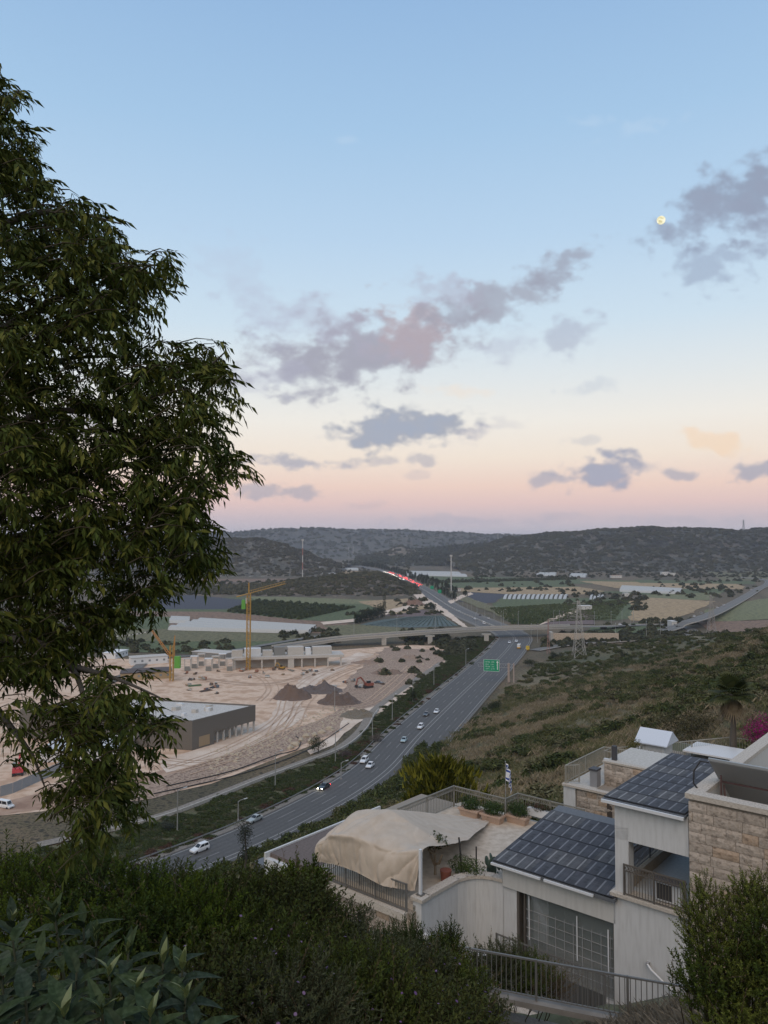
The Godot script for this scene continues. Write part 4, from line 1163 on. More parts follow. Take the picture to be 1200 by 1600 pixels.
func build_tarp() -> void:
	var C := [
		[[-22.4, 57.05, 22.15], [-21.4, 57.2, 22.2], [-20.3, 57.2, 22.25], [-18.9, 57.0, 22.35], [-17.85, 56.95, 22.9]],
		[[-22.3, 57.75, 22.1], [-21.45, 58.3, 22.2], [-20.45, 58.6, 22.35], [-19.0, 58.25, 22.6], [-17.75, 58.4, 23.25]],
		[[-22.2, 58.2, 23.4], [-21.75, 58.75, 24.0], [-20.3, 58.98, 24.4], [-19.15, 58.55, 24.6], [-18.0, 57.9, 25.2]],
		[[-22.6, 57.6, 26.5], [-21.8, 57.9, 27.0], [-20.8, 58.0, 27.3], [-19.9, 57.7, 27.4], [-18.5, 57.35, 27.4]],
		[[-22.8, 56.8, 29.5], [-22.0, 56.8, 30.5], [-21.2, 56.66, 31.2], [-20.6, 56.6, 31.5], [-20.1, 56.6, 31.6]]]
	var cr := func(p: Array, s: float) -> Vector3:
		var k := clampi(int(s), 0, p.size() - 2)
		var a: Vector3 = p[k]; var b: Vector3 = p[k + 1]
		return a.lerp(b, s - k).lerp(a.cubic_interpolate(b, p[maxi(k - 1, 0)], p[mini(k + 2, p.size() - 1)], s - k), 0.55)
	var t := hthing("tarpaulin", "large beige tarpaulin draped over a frame on the terrace", "tarpaulin", -20.3, 56.5, 26.0)
	var g := []
	var nu := 150
	var nv := 130
	for i in nv + 1:
		var row := []
		for j in nu + 1:
			var s := 4.0 * j / nu
			var cp := []
			for k in 5:
				var rowp := []
				for q in C[k]: rowp.append(H(q[0], q[1], q[2]))
				cp.append(cr.call(rowp, s))
			var v := 4.0 * i / nv
			var p: Vector3 = cr.call(cp, v)
			# tension folds that run between the held points, sharp on one side; pleats hang at the front
			var warp := 1.6 * nz2.get_noise_2d(s * 9.0, v * 7.0)
			var saw := func(x: float) -> float: return pow(absf(sin(x)), 0.7) - 0.55
			var wr: float = saw.call(s * 3.4 - v * 1.3 + warp) * 0.07 + nz2.get_noise_2d(s * 26.0, v * 9.0) * 0.03
			if v < 1.15: wr += (saw.call(s * 9.0 + 2.0 * warp) * 0.05 + sin(s * 31.0 + warp) * 0.012) * (1.15 - v)
			if v > 1.9: wr += saw.call((s - v * 0.75) * 7.0 + warp) * 0.08 * minf(1.0, v - 1.9)
			if v > 0.9 and v < 2.1: wr += saw.call((s + v * 1.4) * 3.0 + warp) * 0.06
			wr += 0.1 * exp(-pow((v - 1.0 - 0.12 * cos(s * 1.6)) / 0.09, 2.0)) * smoothstep(0.3, 0.9, s) * (1.0 - smoothstep(1.9, 2.8, s))
			# folds radiating from the pole corner, the far tip and the front left corner
			for q in [[4.0, 1.0, 9.0, 0.075, 2.2], [4.0, 4.0, 11.0, 0.06, 2.4], [0.0, 1.0, 8.0, 0.05, 1.6], [2.0, 2.0, 7.0, 0.05, 1.5]]:
				var dd := Vector2((q[0] - s), (v - q[1]))
				var rr := dd.length()
				wr += (pow(absf(sin(dd.angle() * q[2] * 0.5 + 0.5 * warp)), 0.55) - 0.6) * q[3] * smoothstep(0.05, 0.5, rr) * (1.0 - smoothstep(q[4] * 0.5, q[4], rr))
			var sag := -0.07 * sin(fposmod(s, 1.0) * PI) * sin(fposmod(v, 1.0) * PI)
			p += Vector3(0, wr * 0.7 + sag, wr)
			row.append(p)
		g.append(row)
	var m := mb(t)
	m.grid(g)
	part(t, "sheet", m, tmat("beige_canvas", [lin(0.43, 0.36, 0.285), lin(0.475, 0.4, 0.322), lin(0.5, 0.425, 0.345)], 3.2, 0.008, 0.9, 0.0, 52))
	var iron := mat("frame_tube", lin(0.3, 0.3, 0.3), 0.5, 0.5)
	var fr := mb(t)
	for q in [[-21.75, 58.62, 24.0], [-20.3, 58.85, 24.4], [-21.9, 57.7, 22.4], [-20.45, 58.5, 22.6]]:
		fr.bar(H(q[0], 56.5, q[2] + 0.05), H(q[0], q[1] - 0.03, q[2] + 0.05), 0.04)
	part(t, "frame", fr, iron)

func build_terrace_things(white: Material, iron: Material, coping: Material) -> void:
	var terra := tmat("terracotta", [lin(0.36, 0.24, 0.17), lin(0.47, 0.33, 0.245), lin(0.52, 0.38, 0.29)], 0.6, 0.03, 0.85, 0.1, 53)
	var k := 0
	for q in [[-21.35, 31.85, "trough nearest the railing corner"], [-20.1, 31.9, "middle trough of the three at the railing"], [-19.1, 32.55, "trough beside the flagpole"]]:
		var t := hthing("planter", "terracotta planter with a clipped dark green shrub, " + q[2], "planter", q[0], 56.5, q[1], "terracotta planters along the terrace railing")
		var m := mb(t)
		var L: float = 0.55
		var a0: float = q[0]; var b0: float = q[1]
		# a trough that widens upwards
		var lo := [H(a0 - L * 0.85, 56.5, b0 - 0.2), H(a0 + L * 0.85, 56.5, b0 - 0.2), H(a0 + L * 0.85, 56.5, b0 + 0.2), H(a0 - L * 0.85, 56.5, b0 + 0.2)]
		var hi := [H(a0 - L, 56.86, b0 - 0.27), H(a0 + L, 56.86, b0 - 0.27), H(a0 + L, 56.86, b0 + 0.27), H(a0 - L, 56.86, b0 + 0.27)]
		for i in 4: m.quad(lo[i], lo[(i + 1) % 4], hi[(i + 1) % 4], hi[i])
		m.quad(hi[0], hi[1], hi[2], hi[3])
		part(t, "trough", m, terra)
		var rim := mb(t)
		hb(rim, a0 - L - 0.03, a0 + L + 0.03, 56.8, 56.88, b0 - 0.3, b0 - 0.26); hb(rim, a0 + L, a0 + L + 0.03, 56.8, 56.88, b0 - 0.26, b0 + 0.28); hb(rim, a0 - L - 0.03, a0 - L, 56.8, 56.88, b0 - 0.26, b0 + 0.28)
		part(t, "rim", rim, terra)
		leaf_ball(t, "shrub", H(a0, 57.12, b0) - (t.get_meta("o") as Vector3), Vector3(0.6, 0.4, 0.36), 1900, 0.05, Color(0.028, 0.05, 0.018), Color(0.06, 0.09, 0.03), 80 + k)
		k += 1
	for q in [[-18.35, 33.25, 0.62, "with reddish flowering plants"], [-17.3, 33.3, 0.4, "with a dark green plant"]]:
		var t := hthing("window_box", "white planter box hung on the terrace railing, " + q[3], "planter", q[0], 57.0, q[1], "white boxes on the terrace railing")
		var a0: float = q[0]
		hpart(t, "box", white, [[a0 - q[2], a0 + q[2], 56.75, 57.1, 33.2, 33.42]])
		leaf_ball(t, "plant", H(a0, 57.2, 33.3) - (t.get_meta("o") as Vector3), Vector3(q[2], 0.22, 0.2), 600, 0.05, Color(0.03, 0.05, 0.02), Color(0.13, 0.06, 0.06) if k == 3 else Color(0.06, 0.085, 0.03), 90 + k)
		k += 1
	# flagpole and flag
	var t := hthing("flagpole", "thin grey pole at the terrace railing carrying a flag", "flagpole", -19.62, 56.5, 32.3)
	var m := mb(t)
	m.tube([H(-19.62, 56.5, 32.3), H(-19.62, 59.35, 32.3)], [0.022, 0.015], 7)
	m.lathe(H(-19.62, 59.35, 32.3), [[0.0, 0.0], [0.03, 0.03], [0.0, 0.07]], 8)
	part(t, "shaft", m, mat("pole_grey", lin(0.3, 0.3, 0.29), 0.5, 0.3))
	t = hthing("flag", "limp white flag with two blue stripes and a blue star", "flag", -19.55, 58.0, 32.3)
	var im := Image.create(256, 180, false, Image.FORMAT_RGB8)
	im.fill(Color8(226, 226, 228))
	var blue := Color8(40, 70, 150)
	im.fill_rect(Rect2i(0, 20, 256, 28), blue); im.fill_rect(Rect2i(0, 132, 256, 28), blue)
	for y in range(54, 126):
		for x in range(86, 170):
			var on := false
			for s in [1.0, -1.0]:
				var e := -1e9
				for d in 3:
					var an := TAU * d / 3.0 + (PI / 2 if s > 0 else -PI / 2)
					e = maxf(e, (x - 128) * cos(an) + (y - 90) * sin(an))
				if e < 16.0 and e > 12.0: on = true
			if on: im.set_pixel(x, y, blue)
	var fm := StandardMaterial3D.new()
	fm.resource_name = "flag_cloth"; fm.albedo_texture = ImageTexture.create_from_image(im); fm.roughness = 0.9; fm.cull_mode = BaseMaterial3D.CULL_DISABLED
	m = mb(t); m.with_uv = true
	var g := []
	for i in 13:
		var row := []
		for j in 25:
			var u := j / 24.0
			var v := i / 12.0
			# hanging limp from its hoist: the free side has dropped and gathered in folds
			var drop := u * 0.95
			var out := 0.3 * sin(u * PI * 0.55) + 0.05 * sin(u * 15.0 + v * 2.0)
			row.append(H(-19.6 + out, 59.3 - v * 0.62 - drop * (0.75 + 0.1 * v), 32.3 + 0.09 * sin(u * 19.0 + v) - 0.04 * u))
		g.append(row)
	m.grid(g)
	part(t, "cloth", m, fm)
	# things in the shade of the tarpaulin
	for q in [[-21.2, 23.9, 0.3, "grey plastic chair under the tarpaulin behind the fence"], [-20.3, 23.7, -0.5, "grey plastic chair under the middle of the tarpaulin"], [-19.3, 23.9, 0.9, "bluish plastic chair under the tarpaulin beside the open corner"]]:
		t = hthing("plastic_chair", q[3], "chair", q[0], 56.5, q[1])
		t.basis = HB * Basis(Vector3.UP, q[2])
		t.remove_meta("o")
		var cm := mat("chair_plastic", lin(0.32, 0.33, 0.35), 0.6)
		m = MB.new(); m.box(-0.22, 0.22, 0.42, 0.45, -0.22, 0.22); part(t, "seat", m, cm)
		m = MB.new(); m.obox(Transform3D(Basis(Vector3.RIGHT, -0.2), Vector3(0, 0.67, -0.24)), Vector3(0.42, 0.46, 0.03)); part(t, "backrest", m, cm)
		for x in [-0.2, 0.2]:
			for z in [-0.2, 0.2]:
				m = MB.new(); m.bar(Vector3(x * 1.1, 0, z * 1.1), Vector3(x, 0.42, z), 0.04); part(t, "leg", m, cm)
			m = MB.new(); m.box(x * 1.1 - 0.02, x * 1.1 + 0.02, 0.62, 0.65, -0.2, 0.2); part(t, "armrest", m, cm)
	t = hthing("plastic_table", "low white plastic table under the tarpaulin", "table", -20.8, 56.5, 24.7)
	hpart(t, "table_top", white, [[-21.3, -20.3, 57.18, 57.22, 24.35, 25.05]])
	for a in [-21.25, -20.35]:
		for b in [24.4, 25.0]: hpart(t, "leg", white, [[a - 0.02, a + 0.02, 56.5, 57.18, b - 0.02, b + 0.02]])
	# potted plants at the curved wall
	t = hthing("potted_tree", "gnarled bare tree in a red pot beside the canopy pole", "tree", -18.4, 56.5, 24.9)
	m = mb(t)
	var o: Vector3 = t.get_meta("o")
	for q in [[[-18.4, 56.75, 24.9], [-18.35, 57.2, 24.85], [-18.45, 57.6, 24.95], [-18.3, 58.1, 24.8]], [[-18.35, 57.2, 24.85], [-18.05, 57.35, 24.7], [-17.95, 57.7, 24.75]], [[-18.38, 57.1, 24.88], [-18.7, 57.4, 25.0], [-18.75, 57.8, 25.0]], [[-18.4, 57.5, 24.95], [-18.6, 57.75, 24.7]]]:
		var pts := []
		var rr := []
		for i in q.size():
			pts.append(H(q[i][0], q[i][1], q[i][2])); rr.append(0.06 - 0.012 * i)
		m.tube(pts, rr, 6)
	part(t, "trunk", m, tmat("pale_bark", [lin(0.16, 0.12, 0.08), lin(0.24, 0.19, 0.13)], 0.3, 0.03, 0.95, 0.4, 54))
	leaf_ball(t, "crown", H(-18.5, 58.0, 25.1) - o, Vector3(0.55, 0.3, 0.5), 420, 0.07, Color(0.03, 0.045, 0.018), Color(0.07, 0.085, 0.03), 98)
	m = mb(t); m.lathe(H(-18.1, 56.5, 25.2), [[0.0, 0.0], [0.18, 0.0], [0.24, 0.42], [0.2, 0.42], [0.0, 0.38]], 14); part(t, "pot", m, mat("red_clay_pot", lin(0.22, 0.075, 0.05), 0.8))
	t = hthing("prickly_pear", "blue green prickly pear cactus with flat pads at the end of the curved wall", "cactus", -16.7, 56.5, 26.9)
	o = t.get_meta("o")
	var r := RandomNumberGenerator.new()
	r.seed = 12
	for i in 16:
		m = MB.new()
		var c := Vector3(r.randf_range(-0.5, 0.45), r.randf_range(0.1, 0.75), r.randf_range(-0.25, 0.3))
		var bs := Basis(Vector3.UP, r.randf() * TAU) * Basis(Vector3.RIGHT, r.randf_range(-0.4, 0.4))
		var gg := []
		for a in 7:
			var row := []
			for b in 11:
				var th := PI * a / 6.0
				var ph := TAU * b / 10.0
				row.append(c + bs * Vector3(0.15 * sin(th) * cos(ph), 0.2 * cos(th), 0.035 * sin(th) * sin(ph)))
			gg.append(row)
		m.grid(gg, true)
		part(t, "pad", m, mat("cactus_skin", lin(0.055, 0.085, 0.065), 0.7))
	t = hthing("terrace_bush", "low bright green feathery bush growing behind the curved wall coping", "bush", -17.65, 56.5, 26.0)
	leaf_ball(t, "foliage", Vector3(0, 0.4, 0), Vector3(0.85, 0.42, 0.5), 2200, 0.05, Color(0.035, 0.06, 0.018), Color(0.085, 0.11, 0.035), 99)
	t = hthing("garden_stake", "dark bent stake beside the potted tree", "stake", -18.0, 56.5, 26.1)
	m = mb(t); m.tube([H(-17.9, 56.5, 26.0), H(-18.0, 57.3, 26.1), H(-18.15, 57.9, 26.2)], [0.04, 0.04, 0.035], 6); part(t, "shaft", m, mat("dark_wood", lin(0.03, 0.027, 0.025), 0.9))
	t = hthing("garden_stake", "short upright dark stake in the terrace bush", "stake", -17.5, 56.5, 26.5)
	m = mb(t); m.tube([H(-17.5, 56.5, 26.5), H(-17.5, 57.6, 26.5)], [0.03, 0.03], 6); part(t, "shaft", m, mat("dark_wood", lin(0.03, 0.027, 0.025), 0.9))

# leaves as folded faces through an ellipsoid, denser near its surface
func leaf_ball(parent: Node, called: String, at: Vector3, rad: Vector3, n: int, size: float, ca: Color, cb: Color, sd: int, mt: Material = null) -> MeshInstance3D:
	var m := MB.new()
	leaves_into(m, at, rad, n, size, ca, cb, sd)
	var o := part(parent, called, m, mt if mt else vmat("leaf", 0.6, 0.25))
	o.remove_meta("o")
	return o

func leaves_into(m: MB, at: Vector3, rad: Vector3, n: int, size: float, ca: Color, cb: Color, sd: int, lump := 0.3, aspect := 0.55) -> void:
	var r := RandomNumberGenerator.new()
	r.seed = sd
	for i in n:
		var d := Vector3(r.randfn(), r.randfn(), r.randfn()).normalized()
		var k := pow(r.randf(), 0.4) * (1.0 + lump * sin(d.x * 5.1 + sd) * sin(d.y * 4.3 + sd * 2.0) * cos(d.z * 4.7))
		var p := at + Vector3(d.x * rad.x, d.y * rad.y, d.z * rad.z) * k
		var nn := (d + Vector3(r.randfn(), r.randfn(), r.randfn()) * 0.7 + Vector3(0, 0.4, 0)).normalized()
		var x := nn.cross(Vector3(r.randfn(), r.randfn(), r.randfn())).normalized() * size * r.randf_range(0.6, 1.3)
		var y := nn.cross(x) * aspect
		m.col = ca.lerp(cb, clampf(r.randf() * r.randf() * 1.6, 0.0, 1.0))
		m.tri(p - x, p + y * 0.5, p + x); m.tri(p - x, p + x, p - y * 0.5 + nn * size * 0.12)

func build_back_house(plaster: Material, coping: Material, iron: Material, stone: Array, mortar: Material, white: Material) -> void:
	var t := hthing("back_stone_house", "pale stone house with roof railings behind the solar roofs", "house", -17.5, 50.0, 44.0)
	hpart(t, "wall", mortar, [[-20.0, -12.0, 50.0, 56.05, 40.62, 52.0], [-18.98, -12.0, 56.05, 57.35, 42.1, 46.0]])
	courses(t, -19.95, -13.0, 52.2, 55.95, 40.62, 0.32, 0.7, stone, 75)
	courses(t, -18.95, -15.0, 56.0, 57.3, 42.1, 0.32, 0.7, stone, 76, [[-18.0, -17.7, 55.9, 56.6]])
	hpart(t, "corner_wall", plaster, [[-20.75, -20.02, 50.0, 56.05, 40.5, 47.0]])
	hpart(t, "coping", coping, [[-20.8, -12.0, 56.05, 56.17, 40.4, 40.75], [-19.05, -12.0, 57.35, 57.45, 42.0, 42.4]])
	hpart(t, "roof", tmat("pale_roof_coat", [], 2.0), [[-20.7, -19.0, 56.0, 56.08, 40.8, 52.0], [-18.98, -12.0, 57.3, 57.38, 42.4, 46.0]])
	hpart(t, "white_wall", plaster, [[-19.7, -19.0, 56.08, 57.1, 43.6, 43.8]])
	hpart(t, "tank_box", mat("grey_metal_box", lin(0.28, 0.28, 0.29), 0.5, 0.3), [[-19.45, -19.02, 56.08, 57.0, 41.2, 41.7]])
	hpart(t, "tank_lid", mat("dark_lid", lin(0.05, 0.05, 0.055), 0.6), [[-19.5, -19.0, 57.0, 57.1, 41.15, 41.75]])
	hpart(t, "window_slot", mat("dark_brown_frame", lin(0.06, 0.045, 0.035), 0.7), [[-18.15, -17.85, 54.4, 55.6, 40.55, 40.6]])
	hpart(t, "chimney", mat("dark_lid", lin(0.05, 0.05, 0.055), 0.6), [[-18.75, -18.5, 57.38, 58.2, 42.6, 42.85]])
	t = hthing("roof_railing", "beige iron railing on the lower roof of the back house", "railing", -20.0, 56.17, 42.0)
	railing(t, [H(-20.1, 56.17, 41.2), H(-20.65, 56.17, 40.55), H(-20.65, 56.17, 45.8), H(-19.1, 56.17, 46.0)], 1.0, 0.13, 0.024, iron, 0.0, 0.08, 1.8)
	# garden terrace behind it
	var gd := hthing("garden_terrace", "levelled garden terrace with pale edge behind the stone house", "terrace", -16.0, 50.0, 50.0)
	hpart(gd, "retaining_wall", plaster, [[-20.55, -11.0, 50.0, 56.0, 46.1, 54.5]])
	hpart(gd, "lawn", tmat("garden_grass", [lin(0.05, 0.06, 0.03), lin(0.09, 0.095, 0.05), lin(0.13, 0.12, 0.075)], 2.0, 0.04, 0.95, 0.3, 55), [[-20.4, -11.2, 56.0, 56.04, 46.3, 54.3]])
	t = hthing("garden_railing", "long beige iron railing round the garden terrace with the white shed", "railing", -18.0, 56.0, 50.0)
	railing(t, [H(-18.0, 56.0, 45.3), H(-20.45, 56.0, 45.4), H(-20.35, 56.0, 46.2), H(-15.45, 56.0, 53.9), H(-13.0, 56.0, 54.3)], 1.05, 0.16, 0.022, iron, 0.0, 0.08, 2.4)
	# white garden shed with a gabled roof
	t = hthing("garden_shed", "small white garden shed with a gabled sheet roof", "shed", -18.5, 56.0, 49.0)
	var m := mb(t)
	hb(m, -19.3, -17.8, 56.0, 57.3, 48.3, 49.8)
	part(t, "wall", m, plaster)
	m = mb(t)
	var a0 := -19.6; var a1 := -17.5
	var rid := 58.0
	m.quad(H(a0, 57.25, 48.0), H(a1, 57.25, 48.0), H(a1, rid, 49.05), H(a0, rid, 49.05)); m.quad(H(a1, 57.25, 50.1), H(a0, 57.25, 50.1), H(a0, rid, 49.05), H(a1, rid, 49.05))
	m.quad(H(a0, 57.2, 48.0), H(a0, rid - 0.05, 49.05), H(a1, rid - 0.05, 49.05), H(a1, 57.2, 48.0)); m.tri(H(a0, 57.25, 50.1), H(a0, 57.25, 48.0), H(a0, rid, 49.05)); m.tri(H(a1, 57.25, 48.0), H(a1, 57.25, 50.1), H(a1, rid, 49.05))
	part(t, "roof", m, mat("pale_blue_sheet", lin(0.56, 0.6, 0.66), 0.5))
	m = mb(t)
	for i in 7:
		var p := H(-19.2 + i * 0.22, 56.25 + 0.1 * (i % 3), 48.28)
		m.bar(p, p + Vector3(0.14, 0.35, 0), 0.02); m.bar(p + Vector3(0.14, 0, 0), p + Vector3(0, 0.35, 0), 0.02)
	part(t, "scroll_ornament", m, mat("dark_wood", lin(0.03, 0.027, 0.025), 0.9))
	# white flat roof farther right
	t = hthing("white_roof", "flat white sheet roof between the shed and the palm", "roof", -15.5, 56.0, 51.0)
	hpart(t, "sheet", white, [[-17.3, -14.2, 56.55, 56.65, 50.2, 53.0]])
	for a in [-17.2, -14.3]:
		for b in [50.3, 52.9]: hpart(t, "leg", iron, [[a - 0.04, a + 0.04, 56.04, 56.55, b - 0.04, b + 0.04]])

func build_front_railing(iron: Material) -> void:
	# the railing above the dry slope in front of the houses: world coordinates
	var conc := tmat("dusty_kerb", [], 9.0)
	var base := Vector3(3.0, 58.35, -20.0)
	var t := thing("path_railing", "grey iron bar railing along the path above the houses", "railing", base)
	t.set_meta("o", base)
	railing(t, [Vector3(-1.2, 58.45, -21.3), Vector3(1.76, 58.45, -20.35), Vector3(5.92, 58.45, -18.9), Vector3(9.4, 58.45, -17.75)], 1.0, 0.125, 0.018, iron, 0.0, 0.1, 2.1)
	var k := thing("path_kerb", "narrow concrete kerb under the bar railing", "kerb", base)
	k.set_meta("o", base)
	var m := mb(k)
	var P := [Vector3(-1.2, 58.38, -21.3), Vector3(1.76, 58.38, -20.35), Vector3(5.92, 58.38, -18.9), Vector3(9.4, 58.38, -17.75)]
	for i in 3: m.bar(P[i], P[i + 1], 0.3, 0.14)
	part(k, "kerb_stone", m, conc)
	var wall := thing("retaining_wall", "low stepped stone wall on the slope below the bar railing", "wall", Vector3(4.5, 56.0, -21.0))
	wall.set_meta("o", Vector3(4.5, 56.0, -21.0))
	m = mb(wall)
	for i in 3:
		var off := Vector3(0.35, 0, -0.9)
		var A: Vector3 = P[i] + off; var B: Vector3 = P[i + 1] + off
		A.y = 57.3 - 0.15 * i; B.y = 57.15 - 0.15 * i
		m.bar(A, B, 0.35, 0.5)
	part(wall, "wall", m, tmat("grey_paving", [], 1.0))

# ---------------------------------------------------------------- vehicles
func paint_mat(key: String, c: Color) -> StandardMaterial3D:
	var m := mat("paint_" + key, c, 0.35)
	m.clearcoat_enabled = true; m.clearcoat = 0.6; m.clearcoat_roughness = 0.1
	return m

func glow(key: String, c: Color, e: float) -> StandardMaterial3D:
	var m := mat(key, c, 0.4)
	m.emission_enabled = true; m.emission = c; m.emission_energy_multiplier = e
	return m

var car_src := {}
# length along z, nose towards -z; tall: roof height, cz: cabin from/to
func car_model(kind: String, key: String, c: Color, lights := 0.0) -> Node3D:
	var id := kind + key + str(lights)
	if car_src.has(id): return car_src[id]
	var t := Node3D.new()
	t.set_meta("base_name", {"hatchback": "car", "sedan": "car", "suv": "car", "van": "van", "bus": "minibus"}[kind])
	var S: Dictionary = {"hatchback": [3.9, 1.5, -0.75, 1.85, 0.35, 1.4], "sedan": [4.6, 1.45, -0.7, 1.75, 0.2, 1.05], "suv": [4.5, 1.7, -0.95, 2.15, 0.0, 1.9], "van": [5.0, 2.0, -1.7, 2.42, -1.2, 2.35], "bus": [6.8, 2.7, -3.0, 3.3, -2.7, 3.2]}
	var s: Array = S[kind]
	var L: float = s[0] / 2
	var roof: float = s[1]
	var w := 0.9 if kind != "bus" else 1.05
	var belt := 0.92 if kind in ["hatchback", "sedan"] else 1.02
	if kind == "bus": belt = 1.35
	var pm := paint_mat(key, c)
	var m := MB.new()
	# body shell: cross-sections from nose to tail
	var prof := [[-L, 0.45, belt * 0.72, 0.8], [-L + 0.12, 0.28, belt * 0.8, 0.95], [-L * 0.55, 0.22, belt * 0.93, 1.0], [s[2], 0.22, belt, 1.0], [0.4, 0.22, belt, 1.0], [s[3] - 0.05, 0.24, belt, 1.0], [L - 0.12, 0.3, belt * 0.96, 0.96], [L, 0.45, belt * 0.86, 0.85]]
	var g := []
	for q in prof:
		var hw_: float = w * q[3]
		g.append([Vector3(-hw_ * 0.9, q[1], q[0]), Vector3(-hw_, q[1] + 0.15, q[0]), Vector3(-hw_, lerpf(q[1], q[2], 0.7), q[0]), Vector3(-hw_ * 0.92, q[2], q[0]), Vector3(hw_ * 0.92, q[2], q[0]), Vector3(hw_, lerpf(q[1], q[2], 0.7), q[0]), Vector3(hw_, q[1] + 0.15, q[0]), Vector3(hw_ * 0.9, q[1], q[0])])
	for i in g.size() - 1:
		for j in 7: m.quad(g[i][j + 1], g[i][j], g[i + 1][j], g[i + 1][j + 1])
	for e in [0, g.size() - 1]:
		for j in range(1, 7):
			if e == 0: m.tri(g[e][0], g[e][j], g[e][j + 1])
			else: m.tri(g[e][0], g[e][j + 1], g[e][j])
	# roof and pillars
	var rz0: float = s[4]; var rz1: float = s[5]; var rw := w * 0.72 if kind != "bus" else w * 0.92
	var B := [Vector3(-w * 0.9, belt, s[2]), Vector3(w * 0.9, belt, s[2]), Vector3(w * 0.9, belt, s[3]), Vector3(-w * 0.9, belt, s[3])]
	var R := [Vector3(-rw, roof, rz0), Vector3(rw, roof, rz0), Vector3(rw, roof, rz1), Vector3(-rw, roof, rz1)]
	m.quad(R[3], R[2], R[1], R[0])
	for i in 4: m.quad(B[(i + 1) % 4], B[i], R[i], R[(i + 1) % 4])
	part(t, "body", m, pm)
	var gm := MB.new()
	for i in 4:
		var b0: Vector3 = B[(i + 1) % 4]; var b1: Vector3 = B[i]; var r1: Vector3 = R[i]; var r0: Vector3 = R[(i + 1) % 4]
		var n := (r1 - b0).cross(r0 - b1).normalized() * 0.012
		var f := func(u: float, v: float) -> Vector3: return (b0.lerp(b1, u)).lerp(r0.lerp(r1, u), v) + n
		if i % 2 == 0: gm.quad(f.call(0.08, 0.12), f.call(0.92, 0.12), f.call(0.92, 0.9), f.call(0.08, 0.9))
		else:
			gm.quad(f.call(0.07, 0.14), f.call(0.49, 0.14), f.call(0.49, 0.88), f.call(0.07, 0.88)); gm.quad(f.call(0.53, 0.14), f.call(0.93, 0.14), f.call(0.93, 0.88), f.call(0.53, 0.88))
	part(t, "windows", gm, mat("car_glass", lin(0.02, 0.022, 0.026), 0.12))
	for x in [-1, 1]:
		for z in [-L * 0.62, L * 0.6]:
			var wm := MB.new()
			wm.tube([Vector3(x * (w - 0.2), 0.32, z), Vector3(x * (w + 0.01), 0.32, z)], [0.32, 0.32], 12)
			wm.tube([Vector3(x * (w + 0.01), 0.32, z), Vector3(x * (w + 0.015), 0.32, z)], [0.18, 0.18], 8)
			part(t, "wheel", wm, mat("tyre", lin(0.025, 0.025, 0.026), 0.8))
		var hm := MB.new()
		hm.box(x * w * 0.72 - 0.17, x * w * 0.72 + 0.17, belt * 0.58, belt * 0.72, -L - 0.015, -L + 0.06)
		part(t, "headlight", hm, glow("lit_headlight", Color(1.0, 0.97, 0.88), lights) if lights > 0.0 else mat("headlight_glass", lin(0.55, 0.55, 0.55), 0.2))
		var tm := MB.new()
		tm.box(x * w * 0.74 - 0.14, x * w * 0.74 + 0.14, belt * 0.66, belt * 0.84, L - 0.06, L + 0.012)
		part(t, "tail_light", tm, glow("lit_tail_light", Color(1.0, 0.12, 0.08), lights) if lights > 0.0 else mat("tail_glass", lin(0.25, 0.015, 0.012), 0.3))
	car_src[id] = t
	return t

func along(way: Array, p: Vector3) -> Vector3:      # direction of a way nearest to p
	var best := 0
	for i in way.size():
		if way[i].distance_squared_to(p) < way[best].distance_squared_to(p): best = i
	return (way[mini(best + 1, way.size() - 1)] - way[maxi(best - 1, 0)]).normalized()

func put_car(kind: String, key: String, c: Color, p: Vector3, dir: Vector3, label: String, group: String, lights := 0.0) -> void:
	dir.y = 0
	var o := copy_of(car_model(kind, key, c, lights), Transform3D(Basis.looking_at(dir.normalized(), Vector3.UP), p), label, group)
	o.set_meta("category", {"van": "van", "bus": "minibus"}.get(kind, "car"))

